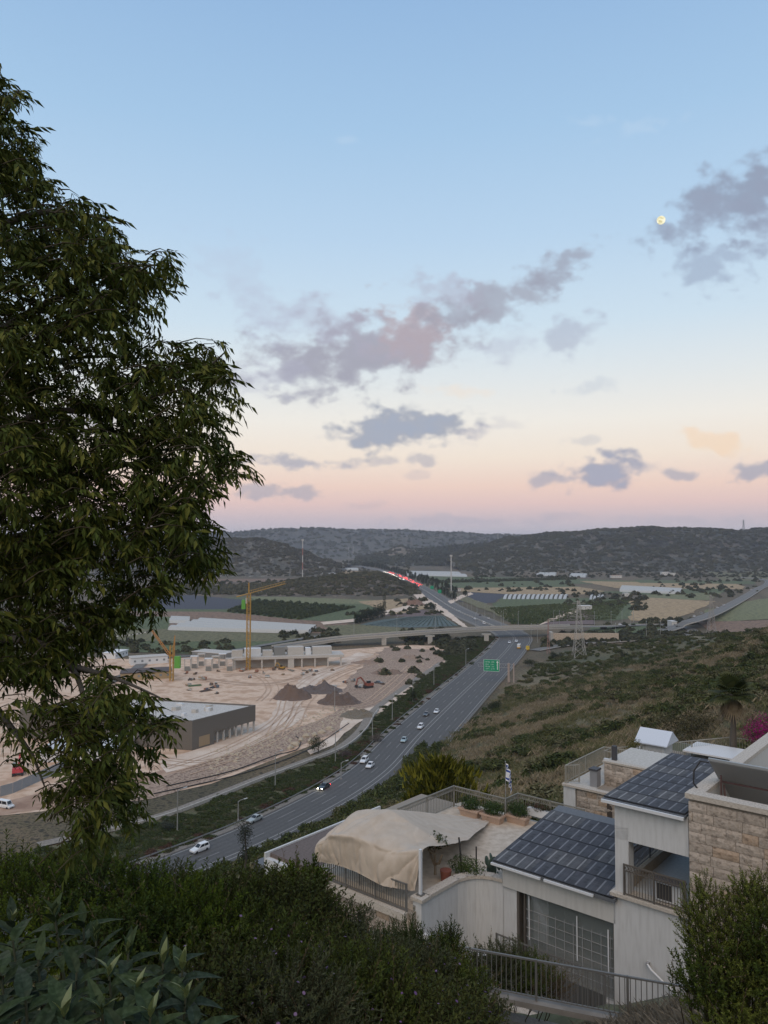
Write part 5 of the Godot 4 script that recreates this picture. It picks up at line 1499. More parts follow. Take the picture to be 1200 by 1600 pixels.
func build_vehicles() -> void:
	var Y := 0.32
	var wh := lin(0.68, 0.69, 0.7)
	var gp := "cars on the highway"
	for q in [
		["suv", "white", wh, 312, 1330, 1, "white car partly hidden by the bushes at the near end of the highway", 0.0],
		["sedan", "silver_green", lin(0.3, 0.33, 0.33), 398, 1283, 1, "silver car beside the dark roadside shrub on the highway", 0.0],
		["sedan", "black", lin(0.02, 0.021, 0.024), 506, 1232, 1, "black car with its headlights on, alone on the highway", 4.0],
		["suv", "white", wh, 569, 1191, 1, "white tall car driving beside a lower white car", 0.0],
		["hatchback", "white", wh, 578, 1199, 1, "low white car driving beside a taller white car", 0.0],
		["hatchback", "pale_teal", lin(0.33, 0.42, 0.44), 631, 1159, 1, "pale blue green car next to the scrub bank", 0.0],
		["suv", "white", wh, 657, 1138, 1, "white car with dark windscreen between the pale blue car and the pair ahead", 0.0],
		["sedan", "dark_grey", lin(0.06, 0.062, 0.07), 666, 1118, 1, "dark grey car driving abreast of a white car", 0.0],
		["hatchback", "white", wh, 682, 1114, 1, "white car driving abreast of a dark grey car", 0.0],
		["hatchback", "white", wh, 807, 1003, 1, "small white car just in front of the overpass", 0.0],
		["hatchback", "white", wh, 796, 1005, 1, "white car close to the middle line near the overpass", 0.0],
		["suv", "white", wh, 742, 968, 1, "white car on the far side of the overpass", 0.0],
		["van", "white", wh, 756, 975, 1, "white van just beyond the overpass deck", 0.0],
		["sedan", "silver_green", lin(0.3, 0.33, 0.33), 717, 955, 1, "silver car on the straight beyond the overpass", 0.0],
		["hatchback", "white", wh, 763, 967, -1, "white car driving away beyond the overpass", 0.0],
		["sedan", "dark_grey", lin(0.06, 0.062, 0.07), 750, 962, -1, "dark car driving away beyond the overpass", 0.0]]:
		var p := G(q[3], q[4], Y)
		put_car(q[0], q[1], q[2], p, along(hw, p) * -float(q[5]), q[6], gp, q[7])
	var p := G(811, 1013, Y)
	put_car("bus", "taxi_yellow", lin(0.62, 0.33, 0.02), p, along(hw, p), "yellow minibus with white roof seen from behind near the overpass", gp)
	var top := MB.new()
	var last := get_child(get_child_count() - 1)
	top.box(-0.98, 0.98, 2.7, 2.78, -2.7, 3.2); top.box(-1.0, 1.0, 1.2, 2.55, 3.28, 3.33)
	part(last, "white_roof", top, mat("white_painted_metal", wh, 0.45))
	p = G(825, 1016, Y)
	put_car("van", "road_works_yellow", lin(0.6, 0.4, 0.03), p, along(hw, p), "yellow road works truck with a warning board beside the minibus", gp)
	last = get_child(get_child_count() - 1)
	top = MB.new(); top.box(-1.1, 1.1, 1.2, 3.2, 2.45, 2.55)
	part(last, "warning_board", top, mat("warning_yellow", lin(0.65, 0.47, 0.05), 0.6))
	top = MB.new()
	top.bar(Vector3(-0.6, 2.2, 2.58), Vector3(0.6, 2.2, 2.58), 0.2, 0.03); top.bar(Vector3(0.6, 2.2, 2.58), Vector3(0.1, 2.7, 2.58), 0.2, 0.03); top.bar(Vector3(0.6, 2.2, 2.58), Vector3(0.1, 1.7, 2.58), 0.2, 0.03)
	part(last, "arrow", top, mat("arrow_black", lin(0.03, 0.03, 0.03), 0.7))
	# dense evening traffic far off
	var r := RandomNumberGenerator.new()
	r.seed = 31
	var n := 0
	for i in hw.size():
		var d: float = -hw[i].z
		if d < 1230.0 or d > 2300.0: continue
		for lane in [-9.0, -5.6, -2.6, 3.2, 6.2, 9.2]:
			var away: bool = lane > 0.0
			var chance := 0.09 if not away else (0.22 if d < 1560.0 else 0.07)
			if r.randf() > chance or n > 95: continue
			var q: Vector3 = hw[i] + side(hw, i) * lane + Vector3(0, 0.02, 0)
			var dir := along(hw, hw[i]) * (1.0 if away else -1.0)
			var k := r.randi() % 3
			put_car(["suv", "hatchback", "sedan"][k], ["white", "dark_grey", "silver_green"][k], [wh, lin(0.06, 0.062, 0.07), lin(0.3, 0.33, 0.33)][k], q, dir, "distant car with red tail lights in the evening queue" if away else "distant car with headlights on in the oncoming evening traffic", "queue of cars driving away" if away else "distant oncoming cars", 5.0 if away else 40.0)
			n += 1
	for q in [["suv", 969, 977, "white car on the slip road by the lamps"], ["hatchback", 1085, 964, "white car at the bridge of the country road"], ["suv", 1096, 959, "silver car behind the bridge of the country road"], ["hatchback", 1121, 950, "white car in the middle of the country road"], ["hatchback", 1131, 946, "white car following another on the country road"], ["suv", 1174, 922, "white car on the far stretch of the country road"]]:
		p = G(q[1], q[2], 6.1 if q[1] > 1080 and q[1] < 1110 else 2.0 if q[1] < 1000 else 3.2 if q[1] < 1140 else 0.7)
		put_car(q[0], "white" if q[1] != 1096 else "silver_green", wh if q[1] != 1096 else lin(0.3, 0.33, 0.33), p, Vector3(1, 0, -1.5), q[3], "cars on the country road")

# ---------------------------------------------------------------- poles, pylons, signs
func build_poles() -> void:
	var steel := mat("pole_steel", lin(0.36, 0.36, 0.35), 0.5, 0.4)
	var lamp := mat("lamp_housing", lin(0.45, 0.45, 0.44), 0.4)
	var src := {}
	for h in [10.0, 11.5, 5.0]:
		var t := Node3D.new()
		t.set_meta("base_name", "street_lamp")
		var m := MB.new()
		m.tube([Vector3.ZERO, Vector3(0, h * 0.5, 0), Vector3(0, h, 0)], [0.17, 0.13, 0.09], 7)
		part(t, "pole", m, steel)
		m = MB.new()
		m.tube([Vector3(0, h - 0.4, 0), Vector3(0.5, h + 0.1, 0), Vector3(1.5, h + 0.25, 0)], [0.07, 0.06, 0.05], 6)
		part(t, "arm", m, steel)
		m = MB.new()
		m.obox(Transform3D(Basis(Vector3.FORWARD, -0.12), Vector3(1.9, h + 0.27, 0)), Vector3(0.95, 0.14, 0.34))
		part(t, "lamp_head", m, lamp)
		m = MB.new()
		m.box(-0.25, 0.25, 0, 0.35, -0.25, 0.25)
		part(t, "base", m, mat("pole_base", lin(0.3, 0.29, 0.27), 0.9))
		src[h] = t
	for q in [
		[277, 1300, 10.0, 0.6, "tall street lamp in the verge near the service road end"], [430, 1231, 10.0, 0.6, "tall street lamp in the verge below the rubble slope"], [372, 1283, 5.0, 0.5, "short curved lamp at the kerb beside the silver car"],
		[524, 1193, 10.0, 0.6, "street lamp next to the small dark tree by the service road"], [533, 1218, 5.0, 0.5, "short curved lamp at the kerb beside the scrub bank"], [582, 1160, 10.0, 0.6, "street lamp in front of the flowering verge bush"], [613, 1126, 10.0, 0.7, "street lamp behind the flowering verge bush"], [645, 1097, 10.0, 0.7, "street lamp beside the dark verge conifer"], [678, 1072, 10.0, 0.7, "street lamp past the dark verge conifer"], [728, 1043, 10.0, 0.7, "street lamp near the creek bed before the overpass"], [523, 1110, 10.0, 0.7, "street lamp standing in front of the brown earth mound"]]:
		copy_of(src[q[2]], Transform3D(Basis(Vector3.UP, q[3]), G(q[0], q[1], 0.2)), q[4], "street lamps along the highway").set_meta("category", "lamp post")
	for q in [[553, 994, 5.0], [620, 990, 6.5], [680, 986, 7.0], [743, 983, 7.0], [783, 981, 7.0], [810, 980, 7.0], [865, 979, 6.0], [874, 979, 6.0], [929, 979, 3.2], [955, 978, 2.5], [985, 978, 1.0], [962, 1000, 0.3], [1010, 996, 0.3], [1032, 994, 0.3], [905, 1004, 0.3], [830, 1001, 0.3], [840, 1004, 0.3], [990, 972, 0.3], [972, 972, 0.3]]:
		copy_of(src[11.5], Transform3D(Basis(Vector3.UP, 1.2), G(q[0], q[1], q[2])), ["thin street lamp standing on the overpass deck", "thin street lamp on the slip road between overpass and roundabout", "thin street lamp at the ground level loop by the roundabout"][0 if q[2] > 5.5 else 1 if q[2] > 0.5 else 2], ["street lamps on the overpass", "street lamps on the slip road", "street lamps by the roundabout"][0 if q[2] > 5.5 else 1 if q[2] > 0.5 else 2]).set_meta("category", "lamp post")
	for i in range(0, hw.size(), 9):
		var d: float = -hw[i].z
		if d < 640.0 or d > 2100.0: continue
		copy_of(src[11.5], Transform3D(Basis(Vector3.UP, 0.3), hw[i] + side(hw, i) * 14.5), "thin street lamp on the far right side of the highway", "street lamps along the far highway").set_meta("category", "lamp post")
	# pylons
	pylon(hit(905, 1027), 33.0, 3.6, lin(0.42, 0.4, 0.37), 0.5, "pale lattice power pylon standing in the scrub above the highway")
	pylon(hit(857, 1022), 22.0, 1.0, lin(0.34, 0.2, 0.17), 0.2, "slim red brown lattice mast beside the overpass end")
	pylon(G(1112, 992), 30.0, 3.0, lin(0.36, 0.33, 0.3), 0.5, "grey lattice pylon beside the country road")
	pylon(Dp(778, 850, 2860.0), 42.0, 4.0, lin(0.35, 0.36, 0.37), 1.2, "pylon standing on the middle ridge")
	pylon(Dp(742, 859, 2860.0), 34.0, 3.0, lin(0.35, 0.36, 0.37), 0.9, "slim mast standing below the middle ridge")
	pylon(Dp(1162, 830, 2520.0), 38.0, 4.0, lin(0.3, 0.31, 0.33), 1.1, "pylon standing on the crest of the long hill by its notch")
	pylon(Dp(970, 829, 2520.0), 14.0, 2.0, lin(0.3, 0.31, 0.33), 0.8, "small mast on the crest of the long hill")
	pylon(Dp(545, 873, 2700.0), 42.0, 3.0, lin(0.36, 0.37, 0.38), 0.9, "pale pylon in front of the far ridge")
	pylon(Dp(552, 872, 2750.0), 44.0, 3.0, lin(0.36, 0.37, 0.38), 0.9, "taller pale pylon in front of the far ridge")
	# tall masts
	var mast := func(p: Vector3, h: float, rad: float, bands: Array, label: String) -> void:
		var t := thing("radio_mast", label, "mast", p)
		var k := bands.size()
		for i in k:
			var m := MB.new()
			m.tube([Vector3(0, h * i / k, 0), Vector3(0, h * (i + 1) / k, 0)], [rad, rad * 0.95], 8)
			part(t, "shaft_section", m, bands[i])
		var m := MB.new()
		m.box(-rad * 2.2, rad * 2.2, h, h + rad * 3, -rad * 2.2, rad * 2.2)
		part(t, "antenna_head", m, bands[-1])
	var rd := mat("mast_red", lin(0.34, 0.15, 0.12), 0.7)
	var wt := mat("mast_white", lin(0.5, 0.48, 0.46), 0.7)
	mast.call(Vector3(-167, 0, -1560), 74.0, 1.0, [wt, rd, wt, rd, wt], "red and white mast in front of the rocky hill")
	mast.call(G(705, 924), 50.0, 0.8, [wt, wt, wt], "tall pale pole in the fields right of the highway")
	# the green direction sign on its gantry
	var base := G(795, 1066, 0.2)
	var dir := along(hw, base)
	var bs := Basis.looking_at(dir, Vector3.UP)
	var t := thing("road_sign", "large green direction sign with white lettering on a gantry arm over the highway", "road sign", base, bs)
	var post := tmat("pinkish_concrete", [lin(0.3, 0.24, 0.21), lin(0.4, 0.32, 0.28)], 2.0, 0.02, 0.9, 0.0, 61)
	var m := MB.new(); m.box(-0.5, 0.5, 0, 9.5, -0.5, 0.5); part(t, "post", m, post)
	m = MB.new(); m.box(2.2, 2.8, 0, 9.5, -0.35, 0.35); part(t, "post", m, post)
	m = MB.new()
	for y in [7.2, 9.0]: m.bar(Vector3(2.8, y, 0), Vector3(-15.5, y, 0), 0.22)
	for k in 14:
		m.bar(Vector3(2.0 - k * 1.3, 7.2, 0), Vector3(0.8 - k * 1.3, 9.0, 0), 0.1)
	part(t, "arm", m, mat("galvanised_steel", lin(0.32, 0.32, 0.32), 0.5, 0.6))
	m = MB.new(); m.box(-12.6, -4.6, 5.0, 11.0, 0.32, 0.45); part(t, "board", m, mat("sign_green", lin(0.0, 0.27, 0.13), 0.5))
	var wl := mat("sign_white", lin(0.72, 0.74, 0.72), 0.5)
	m = MB.new()
	for e in [[-12.55, -4.65, 10.82, 10.95], [-12.55, -4.65, 5.05, 5.18], [-12.55, -12.42, 5.18, 10.82], [-4.78, -4.65, 5.18, 10.82]]: m.box(e[0], e[1], e[2], e[3], 0.452, 0.47)
	part(t, "border", m, wl)
	m = MB.new()
	# bent arrow at the right of the board
	m.bar(Vector3(-5.6, 6.0, 0.47), Vector3(-5.6, 9.6, 0.47), 0.34, 0.02); m.bar(Vector3(-5.6, 7.6, 0.472), Vector3(-6.1, 8.6, 0.472), 0.3, 0.02); m.tri(Vector3(-6.2, 9.5, 0.475), Vector3(-5.0, 9.5, 0.475), Vector3(-5.6, 10.5, 0.475))
	part(t, "arrow", m, wl)
	# the lines of lettering, too small to read: short strokes as in the photograph
	var r := RandomNumberGenerator.new()
	r.seed = 4
	for ln in [[9.7, -8.6, -6.9], [9.7, -11.9, -9.4], [8.5, -8.9, -6.9], [8.5, -11.6, -9.6], [7.4, -8.4, -6.9], [7.4, -11.9, -9.2], [6.3, -8.8, -6.9], [6.3, -11.4, -9.4]]:
		m = MB.new()
		var x: float = ln[1]
		while x < ln[2] - 0.25:
			m.box(x, x + 0.07, ln[0] - 0.28, ln[0] + 0.28, 0.452, 0.468)
			if r.randf() < 0.75: m.box(x + 0.07, x + 0.27, ln[0] + 0.2, ln[0] + 0.28, 0.452, 0.468)
			if r.randf() < 0.5: m.box(x + 0.27, x + 0.34, ln[0] - 0.28, ln[0] + 0.28, 0.452, 0.468)
			if r.randf() < 0.4: m.box(x + 0.07, x + 0.27, ln[0] - 0.28, ln[0] - 0.2, 0.452, 0.468)
			x += 0.44
		part(t, "lettering", m, wl)
	# two small green signs far along the highway
	for q in [[675, 924, "far small green road sign, the farther of two"], [687, 931, "far small green road sign, the nearer of two"]]:
		var s := thing("road_sign", q[2], "road sign", G(q[0], q[1]))
		m = MB.new(); m.box(-2.4, 2.4, 3.5, 8.0, -0.1, 0.1); part(s, "board", m, mat("sign_green", lin(0.0, 0.27, 0.13), 0.5))
		for x in [-1.8, 1.8]:
			m = MB.new(); m.box(x - 0.12, x + 0.12, 0, 3.5, -0.1, 0.1); part(s, "post", m, mat("galvanised_steel", lin(0.32, 0.32, 0.32), 0.5, 0.6))

func pylon(p: Vector3, h: float, w: float, c: Color, thick: float, label: String) -> void:
	var t := thing("power_pylon", label, "pylon", p)
	var mt := mat("lattice_%.2f_%.2f" % [c.r, c.b], c, 0.6, 0.2)
	var lvl := [0.0, 0.16, 0.3, 0.43, 0.55, 0.66, 0.76, 0.85, 0.93, 1.0]
	var wid := func(f: float) -> float: return lerpf(w, w * 0.16, pow(f, 0.75))
	var tk := maxf(0.1, thick * 0.42)
	for s in [[-1, -1], [1, -1], [1, 1], [-1, 1]]:
		var m := MB.new()
		for i in lvl.size() - 1:
			var a: float = wid.call(lvl[i]); var b: float = wid.call(lvl[i + 1])
			m.bar(Vector3(s[0] * a, lvl[i] * h, s[1] * a), Vector3(s[0] * b, lvl[i + 1] * h, s[1] * b), tk)
		part(t, "leg", m, mt)
	var m := MB.new()
	for i in lvl.size() - 1:
		var a: float = wid.call(lvl[i]); var b: float = wid.call(lvl[i + 1])
		for f in 4:
			var d := Vector3(cos(f * PI / 2), 0, sin(f * PI / 2)); var e := Vector3(-d.z, 0, d.x)
			m.bar((d + e) * a + Vector3(0, lvl[i] * h, 0), (d - e) * b + Vector3(0, lvl[i + 1] * h, 0), tk * 0.6)
			m.bar((d - e) * a + Vector3(0, lvl[i] * h, 0), (d + e) * b + Vector3(0, lvl[i + 1] * h, 0), tk * 0.6)
	part(t, "bracing", m, mt)
	if w > 1.5:
		for f in [0.72, 0.84, 0.95]:
			m = MB.new()
			var L := w * (1.5 if f < 0.9 else 1.1)
			var y: float = h * f
			m.bar(Vector3(-L, y, 0), Vector3(L, y, 0), tk * 0.7)
			m.bar(Vector3(-L, y, 0), Vector3(0, y + h * 0.05, 0), tk * 0.5); m.bar(Vector3(L, y, 0), Vector3(0, y + h * 0.05, 0), tk * 0.5)
			part(t, "cross_arm", m, mt)

# ---------------------------------------------------------------- construction site
func build_site() -> void:
	var conc := tmat("raw_concrete", [lin(0.34, 0.32, 0.29), lin(0.46, 0.435, 0.4), lin(0.54, 0.51, 0.47)], 5.0, 0.02, 0.9, 0.0, 62)
	var taupe := tmat("taupe_cladding", [lin(0.125, 0.11, 0.093), lin(0.15, 0.133, 0.113)], 4.0, 0.02, 0.8, 0.0, 63)
	var roofm := tmat("pale_roof_slab", [lin(0.38, 0.36, 0.33), lin(0.5, 0.475, 0.44), lin(0.58, 0.555, 0.52), lin(0.3, 0.28, 0.25)], 7.0, 0.02, 0.9, 0.0, 64)
	var white := mat("white_painted_metal", lin(0.62, 0.63, 0.64), 0.45)
	# the big taupe hall
	var q0 := G(300, 1173); var q1 := G(399, 1144); var q3 := G(30, 1153)
	var e1 := (q1 - q0); var e3 := (q3 - q0)
	var L1 := e1.length(); var L3 := e3.length()
	var u1 := e1.normalized(); var u3 := e3.normalized()
	var t := thing("hall_building", "large taupe clad hall with a pale flat roof on the building site", "building", q0)
	t.set_meta("o", q0)
	var hh := 10.0
	var U := func(a: float, y: float, b: float) -> Vector3: return q0 + u1 * a + u3 * b + Vector3(0, y, 0)
	var slab := func(m: MB, a0: float, a1: float, y0: float, y1: float, b0: float, b1: float) -> void:
		var k := []
		for i in 8: k.append(U.call(a1 if i & 1 else a0, y1 if i & 2 else y0, b1 if i & 4 else b0))
		m.quad(k[0], k[1], k[3], k[2]); m.quad(k[5], k[4], k[6], k[7]); m.quad(k[1], k[5], k[7], k[3]); m.quad(k[4], k[0], k[2], k[6]); m.quad(k[2], k[3], k[7], k[6]); m.quad(k[4], k[5], k[1], k[0])
	var m := mb(t); slab.call(m, 0, L1, 4.2, hh, 0, 0.5); slab.call(m, 0, L1 * 0.33, 0, 4.2, 0, 0.5)
	part(t, "wall", m, taupe)
	m = mb(t); slab.call(m, 0, 0.5, 0, hh, 0.5, L3)
	part(t, "wall", m, taupe)
	m = mb(t); slab.call(m, L1 - 0.5, L1, 5.0, hh, 0.5, L3); slab.call(m, 0.5, L1 - 0.5, 5.0, hh, L3 - 0.5, L3)
	part(t, "wall", m, taupe)
	m = mb(t); slab.call(m, 0.5, L1 - 0.5, hh - 0.8, hh - 0.45, 0.5, L3 - 0.5)
	part(t, "roof", m, roofm)
	m = mb(t); slab.call(m, L1 * 0.33, L1 * 0.8, 0, 4.2, 4.0, 5.0)
	part(t, "inner_wall", m, conc)
	for k in 7:
		m = mb(t); var a := L1 * (0.4 + 0.1 * k); slab.call(m, a, a + 0.5, 0, 4.2, 0.6, 1.1)
		part(t, "column", m, conc)
	m = mb(t); slab.call(m, L1 * 0.1, L1 * 0.26, 0.6, 4.0, -0.03, -0.01)
	part(t, "boarded_opening", m, tmat("plywood", [lin(0.28, 0.2, 0.12), lin(0.36, 0.27, 0.17)], 2.0, 0.02, 0.9, 0.0, 65))
	for k in 9:
		m = mb(t)
		var a := rng.randf_range(2, L1 - 4); var b := rng.randf_range(3, 40)
		slab.call(m, a, a + rng.randf_range(0.8, 2.5), hh - 0.45, hh + rng.randf_range(0.1, 1.0), b, b + rng.randf_range(0.8, 2.5))
		part(t, "roof_unit", m, conc if k % 2 else white)
	# a white low roof at its left foot
	block_building(G(60, 1192), G(92, 1166), 26.0, 3.2, white, white, "low white roofed building at the foot of the taupe hall", 0.0)
	# the half-built concrete building
	var a0 := G(362, 1047); var a1 := G(538, 1041)
	var ux := (a1 - a0).normalized(); var uz := Vector3.UP.cross(ux).normalized() * -1.0
	if uz.z > 0: uz = -uz
	t = thing("unfinished_building", "half-built grey concrete building with open columns behind the tower crane", "building", a0)
	t.set_meta("o", a0)
	var LL := a0.distance_to(a1)
	var BX := func(m2: MB, x0: float, x1: float, y0: float, y1: float, z0: float, z1: float) -> void:
		m2.obox(Transform3D(Basis(ux, Vector3.UP, ux.cross(Vector3.UP)), a0 + ux * (x0 + x1) / 2 + Vector3(0, (y0 + y1) / 2, 0) + uz * (z0 + z1) / 2), Vector3(x1 - x0, y1 - y0, z1 - z0))
	m = mb(t); BX.call(m, 0, LL, 5.2, 6.6, 0, 16); part(t, "floor_slab", m, conc)
	m = mb(t); BX.call(m, 1, LL - 9, 0, 5.2, 6, 6.5); part(t, "back_wall", m, conc)
	for k in 9:
		var x := LL * (0.02 + 0.118 * k)
		m = mb(t); BX.call(m, x, x + (0.8 if k != 4 else 3.4), 0, 5.2, 0.3, 1.1); part(t, "column", m, conc)
	for q in [[0.0, 6.0, 2.5, 3.6, 0], [7.0, 9.0, 5.0, 4.2, 1], [17.0, 5.5, 4.0, 3.0, 0], [23.5, 6.0, 5.0, 4.6, 2], [31.0, 9.0, 6.0, 4.4, 3], [41.0, 3.0, 4.0, 3.8, 1], [45.0, 11.0, 5.0, 4.2, 3]]:
		m = mb(t); BX.call(m, q[0], q[0] + q[1], 6.6, 6.6 + q[3], 4.0, 4.0 + q[2])
		part(t, "upper_wall", m, [conc, white, mat("formwork_grey", lin(0.2, 0.2, 0.19), 0.8), conc][q[4]])
	# formwork frames left of it
	for k in 7:
		var p := G(288 + k * 11, 1048 - (k % 3) * 4)
		var f := thing("formwork_frame", "pale concrete formwork frame standing on the building site", "formwork", p, Basis(Vector3.UP, 0.1), "formwork frames beside the concrete building")
		var w := 3.6
		m = MB.new(); m.box(0, 0.4, 0, 6.5, 0, 0.4); part(f, "upright", m, conc)
		m = MB.new(); m.box(w - 0.4, w, 0, 6.5, 0, 0.4); part(f, "upright", m, conc)
		m = MB.new(); m.box(-0.3, w + 0.3, 6.5, 7.0, -0.1, 2.5); part(f, "lintel", m, white if k % 2 else conc)
		m = MB.new(); m.box(0.4, w - 0.4, 0, 2.6, 1.5, 1.7); part(f, "panel", m, mat("formwork_grey", lin(0.2, 0.2, 0.19), 0.8))
	block_building(G(188, 1064), G(268, 1060), 14.0, 3.6, tmat("tan_site_wall", [lin(0.3, 0.22, 0.12), lin(0.36, 0.27, 0.16)], 3.0, 0.02, 0.9, 0.0, 67), mat("dark_brown_roof", lin(0.08, 0.06, 0.055), 0.8), "long low building with a dark brown roof edge under the mobile crane", 0.0)
	block_building(G(205, 1040), G(262, 1036), 9.0, 4.0, white, conc, "white site office block behind the brown roofed building", 0.0)
	block_building(G(180, 1030), G(200, 1024), 8.0, 3.4, white, white, "small white cabin beside the farm road", 0.0)
	block_building(G(350, 1030), G(300, 1026), 12.0, 3.0, mat("formwork_grey", lin(0.2, 0.2, 0.19), 0.8), conc, "low grey store behind the formwork frames", 0.0)
	# tower crane
	var cb := G(388, 1047)
	t = thing("tower_crane", "yellow lattice tower crane with a short jib over the building site", "crane", cb)
	var yel := mat("crane_yellow", lin(0.4, 0.225, 0.035), 0.55)
	var mh := 42.0
	for s in [[-1, -1], [1, -1], [1, 1], [-1, 1]]:
		m = MB.new(); m.bar(Vector3(s[0] * 0.95, 0, s[1] * 0.95), Vector3(s[0] * 0.95, mh, s[1] * 0.95), 0.3); part(t, "mast_leg", m, yel)
	m = MB.new()
	for k in 20:
		var y := k * mh / 20.0; var y2 := (k + 1) * mh / 20.0
		for f in 4:
			var d := Vector3(cos(f * PI / 2), 0, sin(f * PI / 2)) * 0.95; var e := Vector3(-d.z, 0, d.x)
			m.bar(d + e + Vector3(0, y, 0), d - e + Vector3(0, y2, 0), 0.16); m.bar(d + e + Vector3(0, y2, 0), d - e + Vector3(0, y2, 0), 0.14)
	part(t, "mast_bracing", m, yel)
	m = MB.new(); m.bar(Vector3(0, mh, 0), Vector3(0, mh + 6, 0), 0.5); part(t, "tower_top", m, yel)
	var jd := Vector3(0.36, 0.08, -0.93).normalized()
	m = MB.new()
	for o in [Vector3(0.5, 0, 0.2), Vector3(-0.5, 0, -0.2), Vector3(0, 1.4, 0)]: m.bar(Vector3(0, mh, 0) + o, Vector3(0, mh, 0) + o + jd * 42.0, 0.22)
	for k in 22: m.bar(Vector3(0.5, mh, 0.2) + jd * (k * 1.9), Vector3(0, mh + 1.4, 0) + jd * (k * 1.9 + 0.95), 0.12); m.bar(Vector3(0, mh + 1.4, 0) + jd * (k * 1.9 + 0.95), Vector3(-0.5, mh, -0.2) + jd * (k * 1.9 + 1.9), 0.12)
	part(t, "jib", m, yel)
	m = MB.new(); m.bar(Vector3(0, mh, 0), Vector3(0, mh, 0) - jd * 12.0, 0.8, 0.5); part(t, "counter_jib", m, yel)
	m = MB.new(); m.box(-3.8, -1.8, mh - 8.5, mh - 3.5, -1.0, 1.2); part(t, "counterweight", m, mat("bright_green_panel", lin(0.1, 0.32, 0.04), 0.6), "bright green counterweight cabin")
	m = MB.new(); m.box(-1.6, -0.9, mh - 5.5, mh - 2.5, -0.9, 0.9); part(t, "cab", m, white)
	# luffing crane at the left
	cb = G(268, 1064)
	t = thing("luffing_crane", "orange yellow luffing crane with green cab, its boom raised over the site", "crane", cb)
	m = MB.new()
	for s in [[-1, -1], [1, -1], [1, 1], [-1, 1]]: m.bar(Vector3(s[0] * 0.8, 0, s[1] * 0.8), Vector3(s[0] * 0.8, 18, s[1] * 0.8), 0.3)
	part(t, "mast", m, yel)
	m = MB.new()
	for k in 9: m.bar(Vector3(-0.8, k * 2.0, 0.8), Vector3(0.8, k * 2.0 + 2.0, 0.8), 0.16); m.bar(Vector3(0.8, k * 2.0, 0.8), Vector3(0.8, k * 2.0 + 2.0, -0.8), 0.16)
	part(t, "mast_bracing", m, yel)
	m = MB.new()
	var bd := Vector3(-10.5, 13.5, -1.0)
	for o in [Vector3(0.5, 0.3, 0.6), Vector3(-0.5, -0.3, 0.6), Vector3(0, 0, -0.7)]: m.bar(Vector3(0, 12, 0) + o, Vector3(0, 12, 0) + o * 0.5 + bd, 0.28)
	for k in 12: m.bar(Vector3(0.5, 12.3, 0.6) + bd * (k / 12.0), Vector3(-0.5, 11.7, 0.6) + bd * ((k + 1) / 12.0), 0.16)
	part(t, "boom", m, mat("crane_orange", lin(0.42, 0.19, 0.04), 0.55))
	m = MB.new(); m.bar(Vector3(0.3, 12, 0), Vector3(1.6, 23, 0.5), 0.3); m.bar(Vector3(1.6, 12, 0.6), Vector3(1.6, 23, 0.5), 0.25); part(t, "a_frame", m, mat("crane_orange", lin(0.42, 0.19, 0.04), 0.55))
	m = MB.new(); m.box(1.6, 4.4, 6.5, 12.5, -1, 1.2); part(t, "cab", m, mat("bright_green_panel", lin(0.1, 0.32, 0.04), 0.6), "bright green cab")
	m = MB.new(); m.bar(Vector3(-10.5, 25.3, -1), Vector3(-10.5, 19.5, -1), 0.14); part(t, "hook_line", m, white)
	# guy line with pale floats from the boom tip to the left
	t = thing("safety_line", "black and white marked line running left from the orange boom tip", "cable", cb + Vector3(-10.5, 25.2, -1.0))
	var prev := Vector3.ZERO
	for k in 26:
		var nx := Vector3(-1.0 * (k + 1), -0.26 * (k + 1) + 0.006 * (k + 1) * (k + 1), 0)
		m = MB.new(); m.bar(prev, nx, 0.3); prev = nx
		part(t, "line_segment", m, white if k % 2 else mat("tyre", lin(0.025, 0.025, 0.026), 0.8))
	# earth mounds
	var mound := func(px: float, py: float, rx: float, rz: float, h: float, c: Color, label: String, sd: int) -> void:
		var p := G(px, py)
		var mm := MB.new()
		mm.o = p
		var f := FastNoiseLite.new()
		f.seed = sd; f.frequency = 0.12
		var g := []
		for i in 25:
			var row := []
			for j in 33:
				var th := TAU * j / 32.0
				var rr := i / 24.0
				var x := cos(th) * rr * rx; var z := sin(th) * rr * rz
				var y := h * pow(cos(rr * PI / 2), 0.9) * (0.85 + 1.2 * f.get_noise_2d(x * 1.2, z * 1.2)) + f.get_noise_2d(x * 4.0, z * 4.0) * 0.35 * (1.0 - rr)
				row.append(p + Vector3(x * (1.0 + 0.25 * f.get_noise_2d(th * 9.0, 3.0)), maxf(y, -0.1), z))
			g.append(row)
		mm.grid(g, false)
		single("earth_mound", label, "earth mound", mm, tmat("mound_soil_%d" % sd, [c.darkened(0.3), c, c.lightened(0.15)], 6.0, 0.03, 0.95, 0.8, sd), "earth mounds on the site")
	mound.call(458, 1090, 8.5, 9.0, 5.4, lin(0.15, 0.1, 0.075), "high reddish brown earth mound beside the track", 81)
	mound.call(500, 1080, 11.0, 8.0, 3.2, lin(0.12, 0.095, 0.085), "low dark earth mound topped with grey rubble", 82)
	mound.call(530, 1098, 10.0, 7.0, 4.2, lin(0.125, 0.088, 0.07), "dark brown earth mound behind the street lamp", 83)
	mound.call(560, 1118, 8.0, 8.0, 2.0, lin(0.17, 0.14, 0.1), "low grassy earth mound at the bend of the service road", 84)
	mound.call(640, 1030, 11.0, 9.0, 1.8, lin(0.3, 0.22, 0.165), "wide pale rubble mound at the creek end of the site", 86)
	mound.call(605, 1052, 9.0, 7.0, 2.2, lin(0.22, 0.15, 0.11), "brown rubble mound between the excavator and the overpass", 87)
